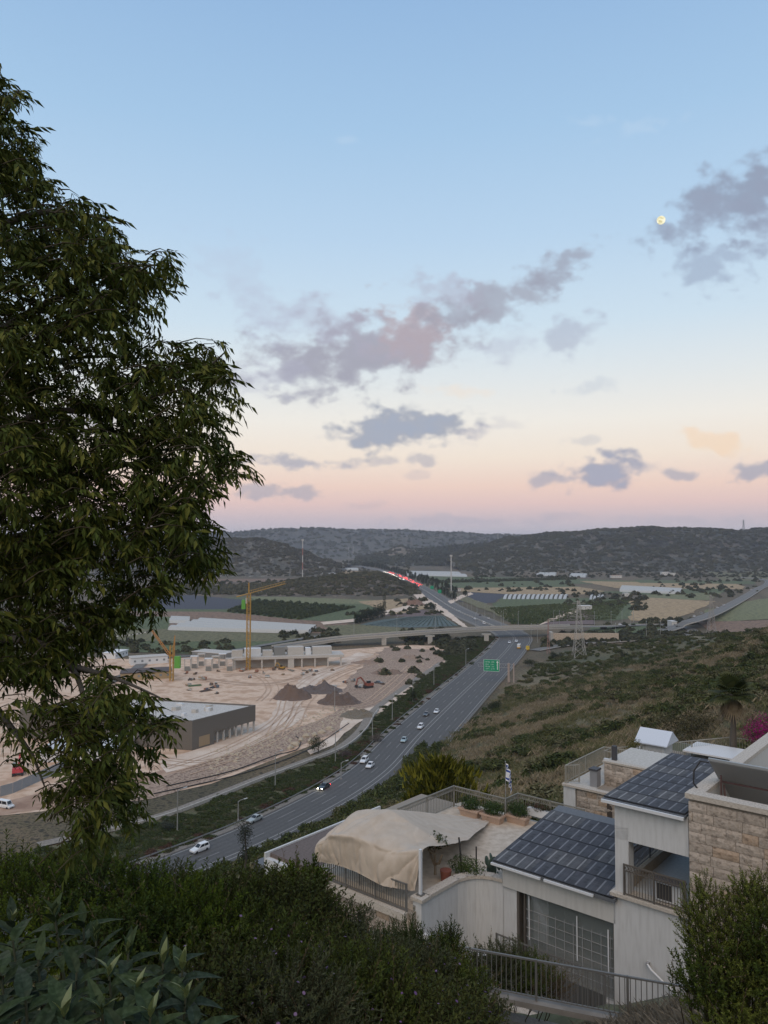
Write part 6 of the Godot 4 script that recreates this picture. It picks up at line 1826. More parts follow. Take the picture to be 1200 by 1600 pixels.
	mound.call(572, 1036, 9.0, 6.0, 1.4, lin(0.3, 0.21, 0.155), "flat brown rubble mound beside the concrete building", 88)
	mound.call(645, 945, 14.0, 16.0, 5.0, lin(0.2, 0.12, 0.085), "reddish earth mound beside the far highway", 85)
	# boulders and rubble
	var rk := []
	for s in 3:
		var mm := MB.new()
		var rr := RandomNumberGenerator.new()
		rr.seed = 90 + s
		var g := []
		for i in 6:
			var row := []
			for j in 9:
				var th := PI * i / 5.0; var ph := TAU * (j % 8) / 8.0
				var k := 1.0 + 0.3 * sin(ph * 2.0 + i + s) * sin(th * 2.0 + s)
				row.append(Vector3(sin(th) * cos(ph) * 1.1, cos(th) * 0.75, sin(th) * sin(ph)) * k)
			g.append(row)
		for i in 5:
			for j in 8: mm.quad(g[i][j + 1], g[i][j], g[i + 1][j], g[i + 1][j + 1])
		rk.append(mm)
	var pale := tmat("pale_limestone", [lin(0.36, 0.3, 0.22), lin(0.5, 0.43, 0.33)], 2.0, 0.03, 0.95, 0.3, 91)
	for s in 3:
		var xf := []
		for k in 420:
			var u := rng.randf()
			var px := lerpf(330, 560, u) + rng.randf_range(-14, 14)
			var py := lerpf(1205, 1112, u) + rng.randf_range(-26, 10)
			if k % 4 == 0:
				px = rng.randf_range(590, 700); py = rng.randf_range(1020, 1085) - (px - 640) * 0.3
			var sc := rng.randf_range(0.12, 0.4) * (1.7 if rng.randf() < 0.1 else 1.0)
			xf.append(Transform3D(Basis(Vector3.UP, rng.randf() * TAU).scaled(Vector3(sc * rng.randf_range(0.8, 1.3), sc * 0.95, sc)), G(px, py) + Vector3(0, sc * 0.25, 0)))
		var o := scatter(self, "rubble_stones", rk[s].mesh(pale), xf)
		tag(o, ["pale boulders strewn along the edge of the site", "broken limestone scattered on the site slope", "loose stones on the rubble bank"][s], "rubble")
	for q in [[478, 1152], [470, 1158], [492, 1150], [503, 1146], [462, 1165], [486, 1160], [515, 1140], [454, 1170]]:
		var mm := MB.new()
		var p := G(q[0], q[1])
		var o := MeshInstance3D.new()
		o.name = numbered("boulder"); o.mesh = rk[int(q[0]) % 3].mesh(pale)
		o.transform = Transform3D(Basis(Vector3.UP, q[0]).scaled(Vector3.ONE * 1.2), p + Vector3(0, 0.4, 0))
		add_child(o); tag(o, "large pale boulder in the rubble beside the service road", "boulder", "large boulders in the rubble")
	# stacked planks and pipes
	var wood := mat("site_timber", lin(0.12, 0.085, 0.06), 0.9)
	var i := 0
	for q in [[305, 1072, "green stacked shuttering panels near the hall", lin(0.08, 0.14, 0.06)], [322, 1080, "dark timber stack near the hall", lin(0.1, 0.07, 0.055)], [335, 1074, "long dark pipes laid near the hall", lin(0.07, 0.065, 0.06)], [298, 1062, "dark brown beam stack beside the hall roof", lin(0.09, 0.06, 0.045)], [455, 1048, "row of small grey pallets before the concrete frame", lin(0.2, 0.18, 0.15)], [480, 1049, "second row of grey pallets before the concrete frame", lin(0.2, 0.18, 0.15)], [437, 1043, "orange yellow timber stack before the concrete frame", lin(0.4, 0.22, 0.04)]]:
		var st := thing("material_stack", q[2], "building material", G(q[0], q[1]), Basis(Vector3.UP, 0.5 + 0.4 * i))
		for k in 7:
			m = MB.new(); m.box(-3.0 + rng.randf_range(-0.6, 0.4), 3.0, 0.12 + 0.16 * (k / 3), 0.26 + 0.16 * (k / 3), -1.0 + (k % 3) * 0.75, -0.5 + (k % 3) * 0.75)
			part(st, "plank", m, mat("stack_%d" % i, q[3], 0.85))
		i += 1
	# smaller heaps, crates and barrels about the site
	var r := RandomNumberGenerator.new()
	r.seed = 17
	var tones := [lin(0.3, 0.3, 0.28), lin(0.14, 0.1, 0.075), lin(0.36, 0.26, 0.17), lin(0.5, 0.5, 0.48), lin(0.1, 0.13, 0.16), lin(0.33, 0.16, 0.1)]
	for k in 40:
		var zone: Array = [[290, 345, 1056, 1088], [350, 535, 1047, 1056], [500, 600, 1060, 1084], [290, 420, 1046, 1060]][k % 4]
		var pal := thing("site_pallet", ["pallet of building material lying near the hall roof", "pallet of building material in front of the unfinished building", "pallet of scrap lying between the earth mounds", "pallet of formwork lying near the frames"][k % 4], "pallet", G(r.randf_range(zone[0], zone[1]), r.randf_range(zone[2], zone[3]), 0.2), Basis(Vector3.UP, r.randf() * TAU), ["pallets near the hall", "pallets at the unfinished building", "scrap between the mounds", "pallets near the frames"][k % 4])
		m = MB.new(); m.box(-0.9, 0.9, 0, 0.15, -0.7, 0.7); part(pal, "base", m, mat("site_timber", lin(0.12, 0.085, 0.06), 0.9))
		for e in r.randi_range(2, 4):
			m = MB.new()
			var c := Vector3(r.randf_range(-0.8, 0.8), 0.15, r.randf_range(-0.6, 0.6)); var w := r.randf_range(0.3, 1.1); var hgt := r.randf_range(0.3, 1.3)
			m.box(c.x - w, c.x + w, 0.16, 0.16 + hgt, c.z - w * 0.5, c.z + w * 0.4)
			part(pal, "load", m, mat("load_%d" % ((k + e) % 6), tones[(k + e) % 6], 0.85))
	# excavators
	excavator(G(574, 1075), 2.2, lin(0.28, 0.09, 0.06), 1.25, "rust red excavator resting on the rubble beside a black heap")
	excavator(G(28, 1210), 0.4, lin(0.5, 0.06, 0.07), 1.2, "bright red excavator beside the white low roof")
	excavator(G(440, 1046), 1.2, lin(0.42, 0.24, 0.03), 0.8, "small yellow excavator in front of the concrete frame")
	# site hoarding on the left
	var fp := [G(-60, 1262), G(20, 1240), G(75, 1215), G(110, 1198)]
	t = thing("site_hoarding", "grey sheet metal hoarding along the left edge of the site", "fence", fp[0])
	t.set_meta("o", fp[0])
	for k in 3:
		for j in 4:
			m = mb(t)
			var A: Vector3 = fp[k].lerp(fp[k + 1], j / 4.0); var B: Vector3 = fp[k].lerp(fp[k + 1], (j + 0.97) / 4.0)
			m.quad(A, B, B + Vector3(0, 3.0, 0), A + Vector3(0, 3.0, 0)); m.quad(B - Vector3(0, 0, 0.1), A - Vector3(0, 0, 0.1), A + Vector3(0, 3.0, -0.1), B + Vector3(0, 3.0, -0.1)); m.quad(A + Vector3(0, 3.0, 0), B + Vector3(0, 3.0, 0), B + Vector3(0, 3.0, -0.1), A + Vector3(0, 3.0, -0.1))
			part(t, "panel", m, mat("hoarding_grey", lin(0.27, 0.29, 0.31), 0.6, 0.2))
	p_vehicle_park()
	# cables lying on the slope
	for q in [[[260, 1228], [360, 1205], [430, 1180], [462, 1172], [470, 1158], [462, 1150]], [[240, 1240], [380, 1208], [480, 1172], [545, 1130]]]:
		var cb2 := MB.new()
		var pts := []
		var rad := []
		for e in q: pts.append(G(e[0], e[1], 0.35)); rad.append(0.16)
		cb2.o = pts[0]
		var sp := spline(pts, 4.0)
		var rr2 := []
		for e in sp: rr2.append(0.16)
		cb2.tube(sp, rr2, 5)
		single("cable", "black hose lying along the slope below the hall" if i % 2 else "second black hose lying along the slope near the service road", "hose", cb2, mat("black_rubber", lin(0.02, 0.02, 0.022), 0.6))
		i += 1

func p_vehicle_park() -> void:
	put_car("van", "white", lin(0.68, 0.69, 0.7), G(8, 1262), Vector3(1, 0, 0.4), "white van parked below the hoarding at the left edge", "vehicles at the site")
	put_car("suv", "white", lin(0.68, 0.69, 0.7), G(212, 1052), Vector3(1, 0, 0.1), "white car parked by the brown roofed building", "vehicles at the site")
	put_car("van", "site_red", lin(0.4, 0.05, 0.05), G(196, 1052), Vector3(1, 0, 0.1), "red truck parked by the brown roofed building", "vehicles at the site")
	put_car("sedan", "dark_grey", lin(0.06, 0.062, 0.07), G(592, 1068), Vector3(1, 0, 0.5), "dark car parked on the rubble beside the rust red excavator", "vehicles at the site")

func block_building(a: Vector3, b: Vector3, depth: float, h: float, wall: Material, roof: Material, label: String, _t: float) -> void:
	var x := (b - a).normalized()
	var z := x.cross(Vector3.UP)
	if z.z < 0: z = -z
	var t := thing("building", label, "building", (a + b) / 2)
	var L := a.distance_to(b)
	var bs := Basis(x, Vector3.UP, x.cross(Vector3.UP))
	var back := -z * depth / 2
	var m := MB.new(); m.obox(Transform3D(bs, back + Vector3(0, h / 2, 0)), Vector3(L, h, depth)); part(t, "wall", m, wall)
	m = MB.new(); m.obox(Transform3D(bs, back + Vector3(0, h + 0.15, 0)), Vector3(L + 0.6, 0.3, depth + 0.6)); part(t, "roof", m, roof)
	var n := clampi(int(L / 3.5), 1, 8)
	for k in n:
		m = MB.new(); m.obox(Transform3D(bs, x * (-L / 2 + (k + 0.5) * L / n) + z * 0.03 + Vector3(0, h * 0.55, 0)), Vector3(1.2, 1.1, 0.05)); part(t, "window", m, mat("site_window_glass", lin(0.2, 0.22, 0.24), 0.15))

func excavator(p: Vector3, turn: float, c: Color, s: float, label: String) -> void:
	var t := thing("excavator", label, "excavator", p, Basis(Vector3.UP, turn).scaled(Vector3.ONE * s))
	var pm := mat("machine_%.2f_%.2f" % [c.r, c.g], c, 0.6)
	var dk := mat("track_rubber", lin(0.03, 0.03, 0.03), 0.85)
	for x in [-1.0, 1.0]:
		var m := MB.new(); m.box(x - 0.28, x + 0.28, 0.05, 0.85, -1.7, 1.7); m.tube([Vector3(x - 0.28, 0.45, -1.7), Vector3(x + 0.28, 0.45, -1.7)], [0.4, 0.4], 10); m.tube([Vector3(x - 0.28, 0.45, 1.7), Vector3(x + 0.28, 0.45, 1.7)], [0.4, 0.4], 10)
		part(t, "track", m, dk)
	var m := MB.new(); m.box(-1.25, 1.25, 0.95, 2.0, -0.6, 2.2); part(t, "body", m, pm)
	m = MB.new(); m.box(-1.2, -0.25, 2.0, 2.95, -0.6, 0.8); part(t, "cab", m, mat("car_glass", lin(0.02, 0.022, 0.026), 0.12))
	m = MB.new(); m.bar(Vector3(0.2, 1.6, -0.6), Vector3(0.2, 4.4, -3.0), 0.4, 0.5); m.bar(Vector3(0.2, 4.4, -3.0), Vector3(0.2, 4.0, -4.4), 0.4, 0.45); part(t, "boom", m, pm)
	m = MB.new(); m.bar(Vector3(0.2, 4.2, -4.3), Vector3(0.2, 1.6, -5.2), 0.3, 0.4); part(t, "stick", m, pm)
	m = MB.new(); m.box(-0.3, 0.7, 0.7, 1.7, -5.4, -4.6); part(t, "bucket", m, dk)

# ---------------------------------------------------------------- farm structures and crops
func build_farms() -> void:
	var film := tmat("white_greenhouse_film", [lin(0.33, 0.335, 0.32), lin(0.42, 0.425, 0.41), lin(0.48, 0.48, 0.465)], 9.0, 0.02, 0.7, 0.0, 92)
	var hoops := func(c: Array, h: float, n: int, label: String, group := "") -> void:    # corners in pixels: near left, near right, far right, far left
		var A := G(c[0][0], c[0][1]); var B := G(c[1][0], c[1][1]); var C := G(c[2][0], c[2][1]); var D := G(c[3][0], c[3][1])
		var t := thing("greenhouse", label, "greenhouse", A, Basis.IDENTITY, group)
		t.set_meta("o", A)
		for k in n:
			var a0 := A.lerp(D, float(k) / n); var a1 := A.lerp(D, (k + 0.96) / n); var b0 := B.lerp(C, float(k) / n); var b1 := B.lerp(C, (k + 0.96) / n)
			var m := mb(t)
			var g := []
			for i in 2:
				var row := []
				for j in 9:
					var f := j / 8.0
					row.append((a0.lerp(a1, f) if i == 0 else b0.lerp(b1, f)) + Vector3(0, 0.2 + h * (0.55 + 0.45 * sin(f * PI)) * (1.0 if j > 0 and j < 8 else 0.02), 0))
				g.append(row)
			m.grid(g, true)
			for e in [[a0, a1], [b0, b1]]:
				m.quad(e[0], e[1], e[1] + Vector3(0, h * 0.6, 0), e[0] + Vector3(0, h * 0.6, 0))
			part(t, "bay", m, film)
	hoops.call([[262, 985], [482, 991], [495, 982], [318, 970]], 3.4, 5, "long white net greenhouse in the fields behind the site")
	hoops.call([[264, 974], [296, 975], [297, 968], [268, 967]], 3.5, 2, "small white tunnel greenhouse beside the long one")
	hoops.call([[632, 899.5], [730, 901.5], [726, 899], [630, 897]], 4.0, 2, "near white greenhouse strip right of the far highway")
	hoops.call([[628, 896], [720, 897.5], [715, 895.5], [628, 894]], 4.0, 2, "farther white greenhouse strip right of the far highway")
	hoops.call([[968, 925], [1062, 929], [1066, 923], [972, 918]], 4.0, 6, "broad pale greenhouse in the fields before the long hill")
	hoops.call([[838, 900], [868, 900], [870, 897], [845, 896.5]], 4.5, 2, "white greenhouse at the foot of the long hill")
	hoops.call([[462, 863 + 34], [525, 900], [520, 897.5], [465, 895.5]], 5.0, 2, "pale greenhouse roof behind the red and white mast")
	hoops.call([[505, 878 + 13], [560, 891.5], [558, 890], [508, 889.5]], 5.0, 2, "pale greenhouse roof near the far bend of the highway")
	hoops.call([[890, 902], [915, 902.5], [918, 898.5], [893, 898]], 4.5, 2, "pinkish pale shed roof at the foot of the long hill")
	for k in 14:
		var x := 786 + k * 7.2
		hoops.call([[x, 936.5], [x + 5.0, 936.5], [x + 8.5, 929.5], [x + 4.5, 929.5]], 2.4, 1, "short white row cover tunnel at the head of the vineyard", "white row covers in the fields")
	for k in 4:
		var x := 921 + k * 5.6
		hoops.call([[x, 937], [x + 4.0, 937], [x + 6.0, 930], [x + 3.0, 930]], 2.2, 1, "short white row cover tunnel east of the vineyard", "white row covers east of the vineyard")
	# farm buildings at the foot of the hills
	var red := mat("farm_red_roof", lin(0.32, 0.17, 0.12), 0.85)
	var wt := mat("farm_white", lin(0.55, 0.54, 0.52), 0.8)
	for q in [[1034, 1046, 899, 7.0, 0, "white farm house before the long hill"], [1047, 1056, 900, 6.0, 0, "smaller white farm house before the long hill"], [955, 972, 903, 5.0, 1, "low farm shed with reddish roof before the long hill"], [976, 984, 932, 4.0, 0, "small pale farm hut beside the brown field"], [712, 720, 924, 4.0, 1, "small pink farm hut beside the tall pale pole"], [905, 925, 953, 4.0, 0, "low pale packing shed above the vineyard"], [1050, 1058, 981, 5.0, 0, "pale hut beside the roundabout"], [1168, 1182, 892, 7.0, 0, "white farm house at the end of the country road"]]:
		block_building(G(q[0], q[2]), G(q[1], q[2]), 10.0, q[3], wt, red if q[4] else wt, q[5], 0.0)
	# crop rows, joined as they are too fine to pick apart
	var rows := func(c: Array, n: int, w: float, h: float, ca: Color, cb: Color, name_: String, label: String) -> void:
		var A := G(c[0][0], c[0][1]); var B := G(c[1][0], c[1][1]); var C := G(c[2][0], c[2][1]); var D := G(c[3][0], c[3][1])
		var xf := []
		var cols := []
		for k in n:
			var p := A.lerp(B, (k + 0.5) / n); var q := D.lerp(C, (k + 0.5) / n)
			var L := p.distance_to(q)
			var steps := int(L / (w * 1.3))
			for s in steps:
				var z := p.lerp(q, (s + rng.randf()) / steps)
				var sc := w * rng.randf_range(0.7, 1.2)
				xf.append(Transform3D(Basis(Vector3.UP, rng.randf() * TAU).scaled(Vector3(sc, h * rng.randf_range(0.7, 1.2), sc)), z))
				cols.append(ca.lerp(cb, rng.randf()))
		var o := scatter(self, name_, far_crown(rng.randi() % 3), xf, cols)
		tag(o, label, "crop")
	rows.call([[765, 951], [800, 975], [960, 969], [985, 937]], 15, 1.5, 1.5, Color(0.06, 0.075, 0.03), Color(0.1, 0.12, 0.05), "vineyard_rows", "green vine rows right of the highway")
	rows.call([[798, 975], [845, 976], [880, 957], [790, 952]], 9, 1.6, 1.6, Color(0.045, 0.065, 0.025), Color(0.085, 0.11, 0.04), "vineyard_rows", "dark green vine rows next to the purple brown field")
	rows.call([[352, 956], [470, 969], [560, 950], [400, 938]], 12, 2.4, 2.8, Color(0.04, 0.055, 0.025), Color(0.075, 0.09, 0.04), "orchard_rows", "dark green orchard rows behind the tower crane")
	rows.call([[655, 909], [670, 912], [900, 906], [900, 903]], 4, 3.0, 3.0, Color(0.045, 0.055, 0.03), Color(0.075, 0.085, 0.045), "orchard_rows", "green orchard rows beyond the tan field")
	rows.call([[568, 978], [712, 978], [692, 963], [642, 964]], 18, 0.9, 0.5, Color(0.09, 0.12, 0.12), Color(0.16, 0.2, 0.2), "netted_rows", "blue green netted crop rows beside the overpass")

# ---------------------------------------------------------------- scrub, grass and trees of the slope
func shrub_mesh(sd: int, n: int, ca: Color, cb: Color, rad := Vector3(1, 0.62, 1), size := 0.17) -> Mesh:
	var m := MB.new()
	var r := RandomNumberGenerator.new()
	r.seed = sd
	# several overlapping domes of leaf clumps
	for k in 6:
		var c := Vector3(r.randf_range(-0.5, 0.5), 0.1 + r.randf_range(0.0, 0.3), r.randf_range(-0.5, 0.5)) * Vector3(rad.x, rad.y * 1.5, rad.z)
		leaves_into(m, c + Vector3(0, rad.y * 0.4, 0), rad * r.randf_range(0.45, 0.65), n / 6, size, ca, cb, sd * 7 + k, 0.35, 0.8)
	return m.mesh(vmat("scrub_leaf", 0.9))

func tuft_mesh(sd: int, n: int, h: float, spread: float, ca: Color, cb: Color, w := 0.012) -> Mesh:
	var m := MB.new()
	var r := RandomNumberGenerator.new()
	r.seed = sd
	for i in n:
		var p := Vector3(r.randfn() * spread, 0, r.randfn() * spread)
		var lean := Vector3(r.randfn() * 0.35, 1.0, r.randfn() * 0.35) * h * r.randf_range(0.5, 1.1)
		var s := Vector3(r.randfn(), 0, r.randfn()).normalized() * w * r.randf_range(0.7, 1.5)
		m.col = ca.lerp(cb, r.randf())
		m.tri(p - s, p + s, p + lean * 0.6 + s * 0.6); m.tri(p - s, p + lean * 0.6 + s * 0.6, p + lean + Vector3(lean.x, -0.1 * h, lean.z) * 0.4)
	return m.mesh(vmat("dry_blade", 0.9))


func build_scrub() -> void:
	var kinds := []
	var pal := [[Color(0.042, 0.053, 0.018), Color(0.105, 0.12, 0.047)], [Color(0.056, 0.062, 0.025), Color(0.135, 0.138, 0.062)], [Color(0.07, 0.07, 0.036), Color(0.165, 0.158, 0.09)], [Color(0.032, 0.045, 0.015), Color(0.085, 0.105, 0.037)]]
	for k in 8: kinds.append(shrub_mesh(100 + k, 540, pal[k % 4][0], pal[k % 4][1], Vector3(1, 0.6 + 0.08 * (k % 3), 1)))
	# spots over the hillside in view: dense beyond 130 m, sparse on the dry meadow near the houses
	var spots := []
	var tries := 0
	while tries < 42000:
		tries += 1
		var d := 48.0 + 560.0 * pow(rng.randf(), 1.3)
		var x := rng.randf_range(-0.5, 0.62) * d
		var s := foot_dist(x, d)
		if s < 1.0: continue
		var y := height(x, d)
		var a := x * HU.x - d * HU.z
		var b := x * HU.z + d * HU.x
		if a > -29 and a < 12 and b > 18 and b < 57: continue
		var n := nz2.get_noise_2d(x * 0.35, d * 0.35) + 0.5 * nz.get_noise_2d(x * 2.0, d * 2.0)
		# the meadow of dry grass on the right, between the houses and the dense scrub
		var px := 600.0 + FPX * x / d
		var py := 848.0 + FPX * (70.0 - y) / d
		var dens := 0.3
		if px > 690.0 and py > 1095.0: dens = -0.16
		elif px > 880.0 and py < 1015.0: dens = 0.22
		if py > 1240.0 and px < 560.0: dens = 0.5
		if n > dens: continue
		spots.append([x, y, d, px, py])
		if spots.size() > 9000: break
	var size_of := func(e) -> float: return lerpf(1.0, 2.5, pow(fposmod(e[0] * 12.9898 + e[2] * 78.233, 1.0), 2.0)) * (1.0 if e[2] > 130.0 else 0.75)
	spots.sort_custom(func(p, q): return size_of.call(p) / p[2] > size_of.call(q) / q[2])
	var rest := [[], [], [], [], [], [], [], []]
	var shown := 0
	for i in spots.size():
		var e = spots[i]
		var s: float = size_of.call(e)
		var tf := Transform3D(Basis(Vector3.UP, rng.randf() * TAU).scaled(Vector3(s * rng.randf_range(0.9, 1.4), s * rng.randf_range(0.8, 1.15), s)), Vector3(e[0], e[1] - 0.1, -e[2]))
		var vis: bool = e[3] > -20 and e[3] < 1220 and e[4] > 950 and e[4] < 1420
		if shown < 290 and vis:
			shown += 1
			var o := MeshInstance3D.new()
			o.name = numbered("scrub_bush"); o.mesh = kinds[i % 8]; o.transform = tf
			add_child(o); var zone := "on the dry meadow behind the houses" if e[3] > 690.0 and e[4] > 1095.0 else ("on the slope below the lattice pylon" if e[3] > 820.0 and e[3] < 960.0 and e[4] < 1095.0 else ("in the dense scrub right of the pylon" if e[3] >= 960.0 else ("on the bank beside the near highway" if e[4] > 1180.0 else "on the bank beside the sign gantry")))
			tag(o, ["dark green", "olive", "grey olive", "blackish green"][i % 8 % 4] + " scrub bush " + zone, "bush", "scrub bushes " + zone)
		else: rest[i % 8].append(tf)
	for k in 8:
		var o := scatter(self, "scrub", kinds[k], rest[k])
		tag(o, "low dark green scrub covering the hillside", "scrub")
	# dry grass
	var g1 := tuft_mesh(1, 26, 0.55, 0.3, Color(0.14, 0.12, 0.075), Color(0.3, 0.25, 0.17), 0.03)
	var g2 := tuft_mesh(2, 26, 0.45, 0.35, Color(0.075, 0.085, 0.035), Color(0.18, 0.165, 0.085), 0.03)
	var xa := [[], []]
	for i in 46000:
		var d := 34.0 + 330.0 * pow(rng.randf(), 1.7)
		var x := rng.randf_range(-0.5, 0.6) * d
		var s := foot_dist(x, d)
		if s < 0.5: continue
		var a := x * HU.x - d * HU.z
		var b := x * HU.z + d * HU.x
		if a > -27.5 and a < 8 and b > 20 and b < 55: continue
		var sc := rng.randf_range(0.7, 1.5) * (1.0 + d / 240.0)
		var k := 0 if nz.get_noise_2d(x * 2.0 + 40.0, d * 2.0) + rng.randf_range(-0.3, 0.3) > -0.03 else 1
		xa[k].append(Transform3D(Basis(Vector3.UP, rng.randf() * TAU).scaled(Vector3(sc, sc * rng.randf_range(0.7, 1.2), sc)), Vector3(x, height(x, d) - 0.02, -d)))
	tag(scatter(self, "dry_grass", g1, xa[0]), "straw coloured dry grass on the hillside", "grass")
	tag(scatter(self, "green_grass", g2, xa[1]), "olive green grass on the hillside", "grass")
	var edge := [[], []]
	for i in hw.size():
		var d: float = -hw[i].z
		if d < 140.0 or d > 330.0: continue
		for k in (4 if d < 262.0 else 2):
			var p: Vector3 = hw[i] + side(hw, i) * rng.randf_range(4.2, 13.0)
			if d > 262.0: p = hw[i] + side(hw, i) * rng.randf_range(14.5, 22.0)
			p.y = height(p.x, -p.z) - 0.2
			var s := rng.randf_range(1.0, 2.4) * (1.0 if d < 262.0 else 0.7)
			edge[k % 2].append(Transform3D(Basis(Vector3.UP, rng.randf() * TAU).scaled(Vector3(s * 1.1, s * rng.randf_range(1.2, 1.7), s)), p))
	for k in 2: tag(scatter(self, "bank_scrub", kinds[k * 3], edge[k]), ["tall green scrub on the bank right of the near highway", "tall dark scrub on the bank right of the near highway"][k], "scrub")
	# dark green verge between the service road and the highway
	var vx := [[], [], [], []]
	var pal2 := [[Color(0.03, 0.042, 0.015), Color(0.065, 0.08, 0.03)], [Color(0.035, 0.05, 0.016), Color(0.08, 0.095, 0.034)], [Color(0.06, 0.035, 0.025), Color(0.1, 0.06, 0.042)], [Color(0.05, 0.055, 0.027), Color(0.1, 0.1, 0.052)]]
	for i in hw.size():
		var d: float = -hw[i].z
		if d < 120.0 or d > 560.0: continue
		var sd := side(hw, i)
		# how wide the verge is here: up to the service road
		var wv := 60.0
		for q in side_road: wv = minf(wv, Vector2(q.x - hw[i].x, q.z - hw[i].z).length())
		wv = clampf(wv - 4.0, 17.0, 36.0)
		for k in int((wv - 13.5) * 2.0):
			var off := -rng.randf_range(14.2, wv)
			var p: Vector3 = hw[i] + sd * off + Vector3(rng.randf_range(-2.5, 2.5), 0, rng.randf_range(-2.5, 2.5))
			p.y = 0.0
			var s := rng.randf_range(0.6, 1.5)
			var kk: int = 2 if off > -16.5 and rng.randf() < 0.4 else [0, 0, 1, 3][rng.randi() % 4]
			vx[kk].append(Transform3D(Basis(Vector3.UP, rng.randf() * TAU).scaled(Vector3(s * 1.2, s * rng.randf_range(0.6, 1.0), s)), p))
	for k in 4:
		tag(scatter(self, "verge_scrub", shrub_mesh(130 + k, 420, pal2[k][0], pal2[k][1]), vx[k]), ["dense dark green bushes in the verge left of the highway", "fresh green bushes in the verge left of the highway", "reddish brown bushes at the kerb of the verge", "olive bushes in the verge left of the highway"][k], "scrub")
	# scrub in the valley: creek bed, edges of fields, roundabout
	var vs := []
	var cs := []
	for q in [[630, 700, 985, 1008, 110], [680, 745, 1000, 1025, 70], [440, 530, 985, 1008, 60], [270, 640, 908, 930, 380], [930, 1060, 978, 1000, 90], [860, 1200, 990, 1004, 260], [985, 1010, 935, 955, 40], [1020, 1190, 900, 935, 120], [880, 1000, 925, 950, 80], [700, 900, 905, 925, 60], [850, 960, 1000, 1012, 60], [1000, 1090, 968, 976, 40], [610, 680, 935, 960, 40], [540, 720, 955, 962, 30], [150, 360, 1003, 1024, 80], [740, 1200, 892, 903, 420], [480, 640, 886, 896, 120], [590, 700, 1012, 1070, 22]]:
		for k in q[4]:
			var p := G(rng.randf_range(q[0], q[1]), rng.randf_range(q[2], q[3]))
			if height(p.x, -p.z) > 0.5: continue
			var nearroad := false
			for i in range(0, hw.size(), 3):
				if Vector2(hw[i].x - p.x, hw[i].z - p.z).length() < 19.0: nearroad = true
			if nearroad: continue
			var s := rng.randf_range(1.2, 3.2) * (1.0 if -p.z < 900.0 else 1.5)
			vs.append(Transform3D(Basis(Vector3.UP, rng.randf() * TAU).scaled(Vector3(s * 1.25, s, s)), p))
			cs.append(Color(0.038, 0.045, 0.025).lerp(Color(0.085, 0.085, 0.05), rng.randf()))
	tag(scatter(self, "valley_scrub", far_crown(1), vs, cs), "bushes along the field edges and the creek bed", "scrub")

func crown_tree(called: String, label: String, cat: String, p: Vector3, h: float, rad: Vector3, ca: Color, cb: Color, sd: int, n := 1500, size := 0.14, group := "", trunk_h := 0.25) -> Node3D:
	var t := thing(called, label, cat, p, Basis.IDENTITY, group)
	var m := MB.new()
	m.tube([Vector3(0, -0.2, 0), Vector3(0.03 * h, h * 0.35, 0), Vector3(0, h * 0.8, 0.02 * h)], [h * 0.03, h * 0.022, h * 0.008], 6)
	part(t, "trunk", m, mat("bark_brown", lin(0.07, 0.055, 0.04), 0.95))
	m = MB.new()
	var r := RandomNumberGenerator.new()
	r.seed = sd
	for k in 10:
		var c := Vector3(r.randfn() * 0.35 * rad.x, lerpf(trunk_h * h, h - rad.y * 0.4, r.randf()), r.randfn() * 0.35 * rad.z)
		leaves_into(m, c, rad * r.randf_range(0.42, 0.62), n / 10, size, ca, cb, sd * 13 + k, 0.4, 0.75)
	part(t, "crown", m, vmat("scrub_leaf", 0.9))
	return t

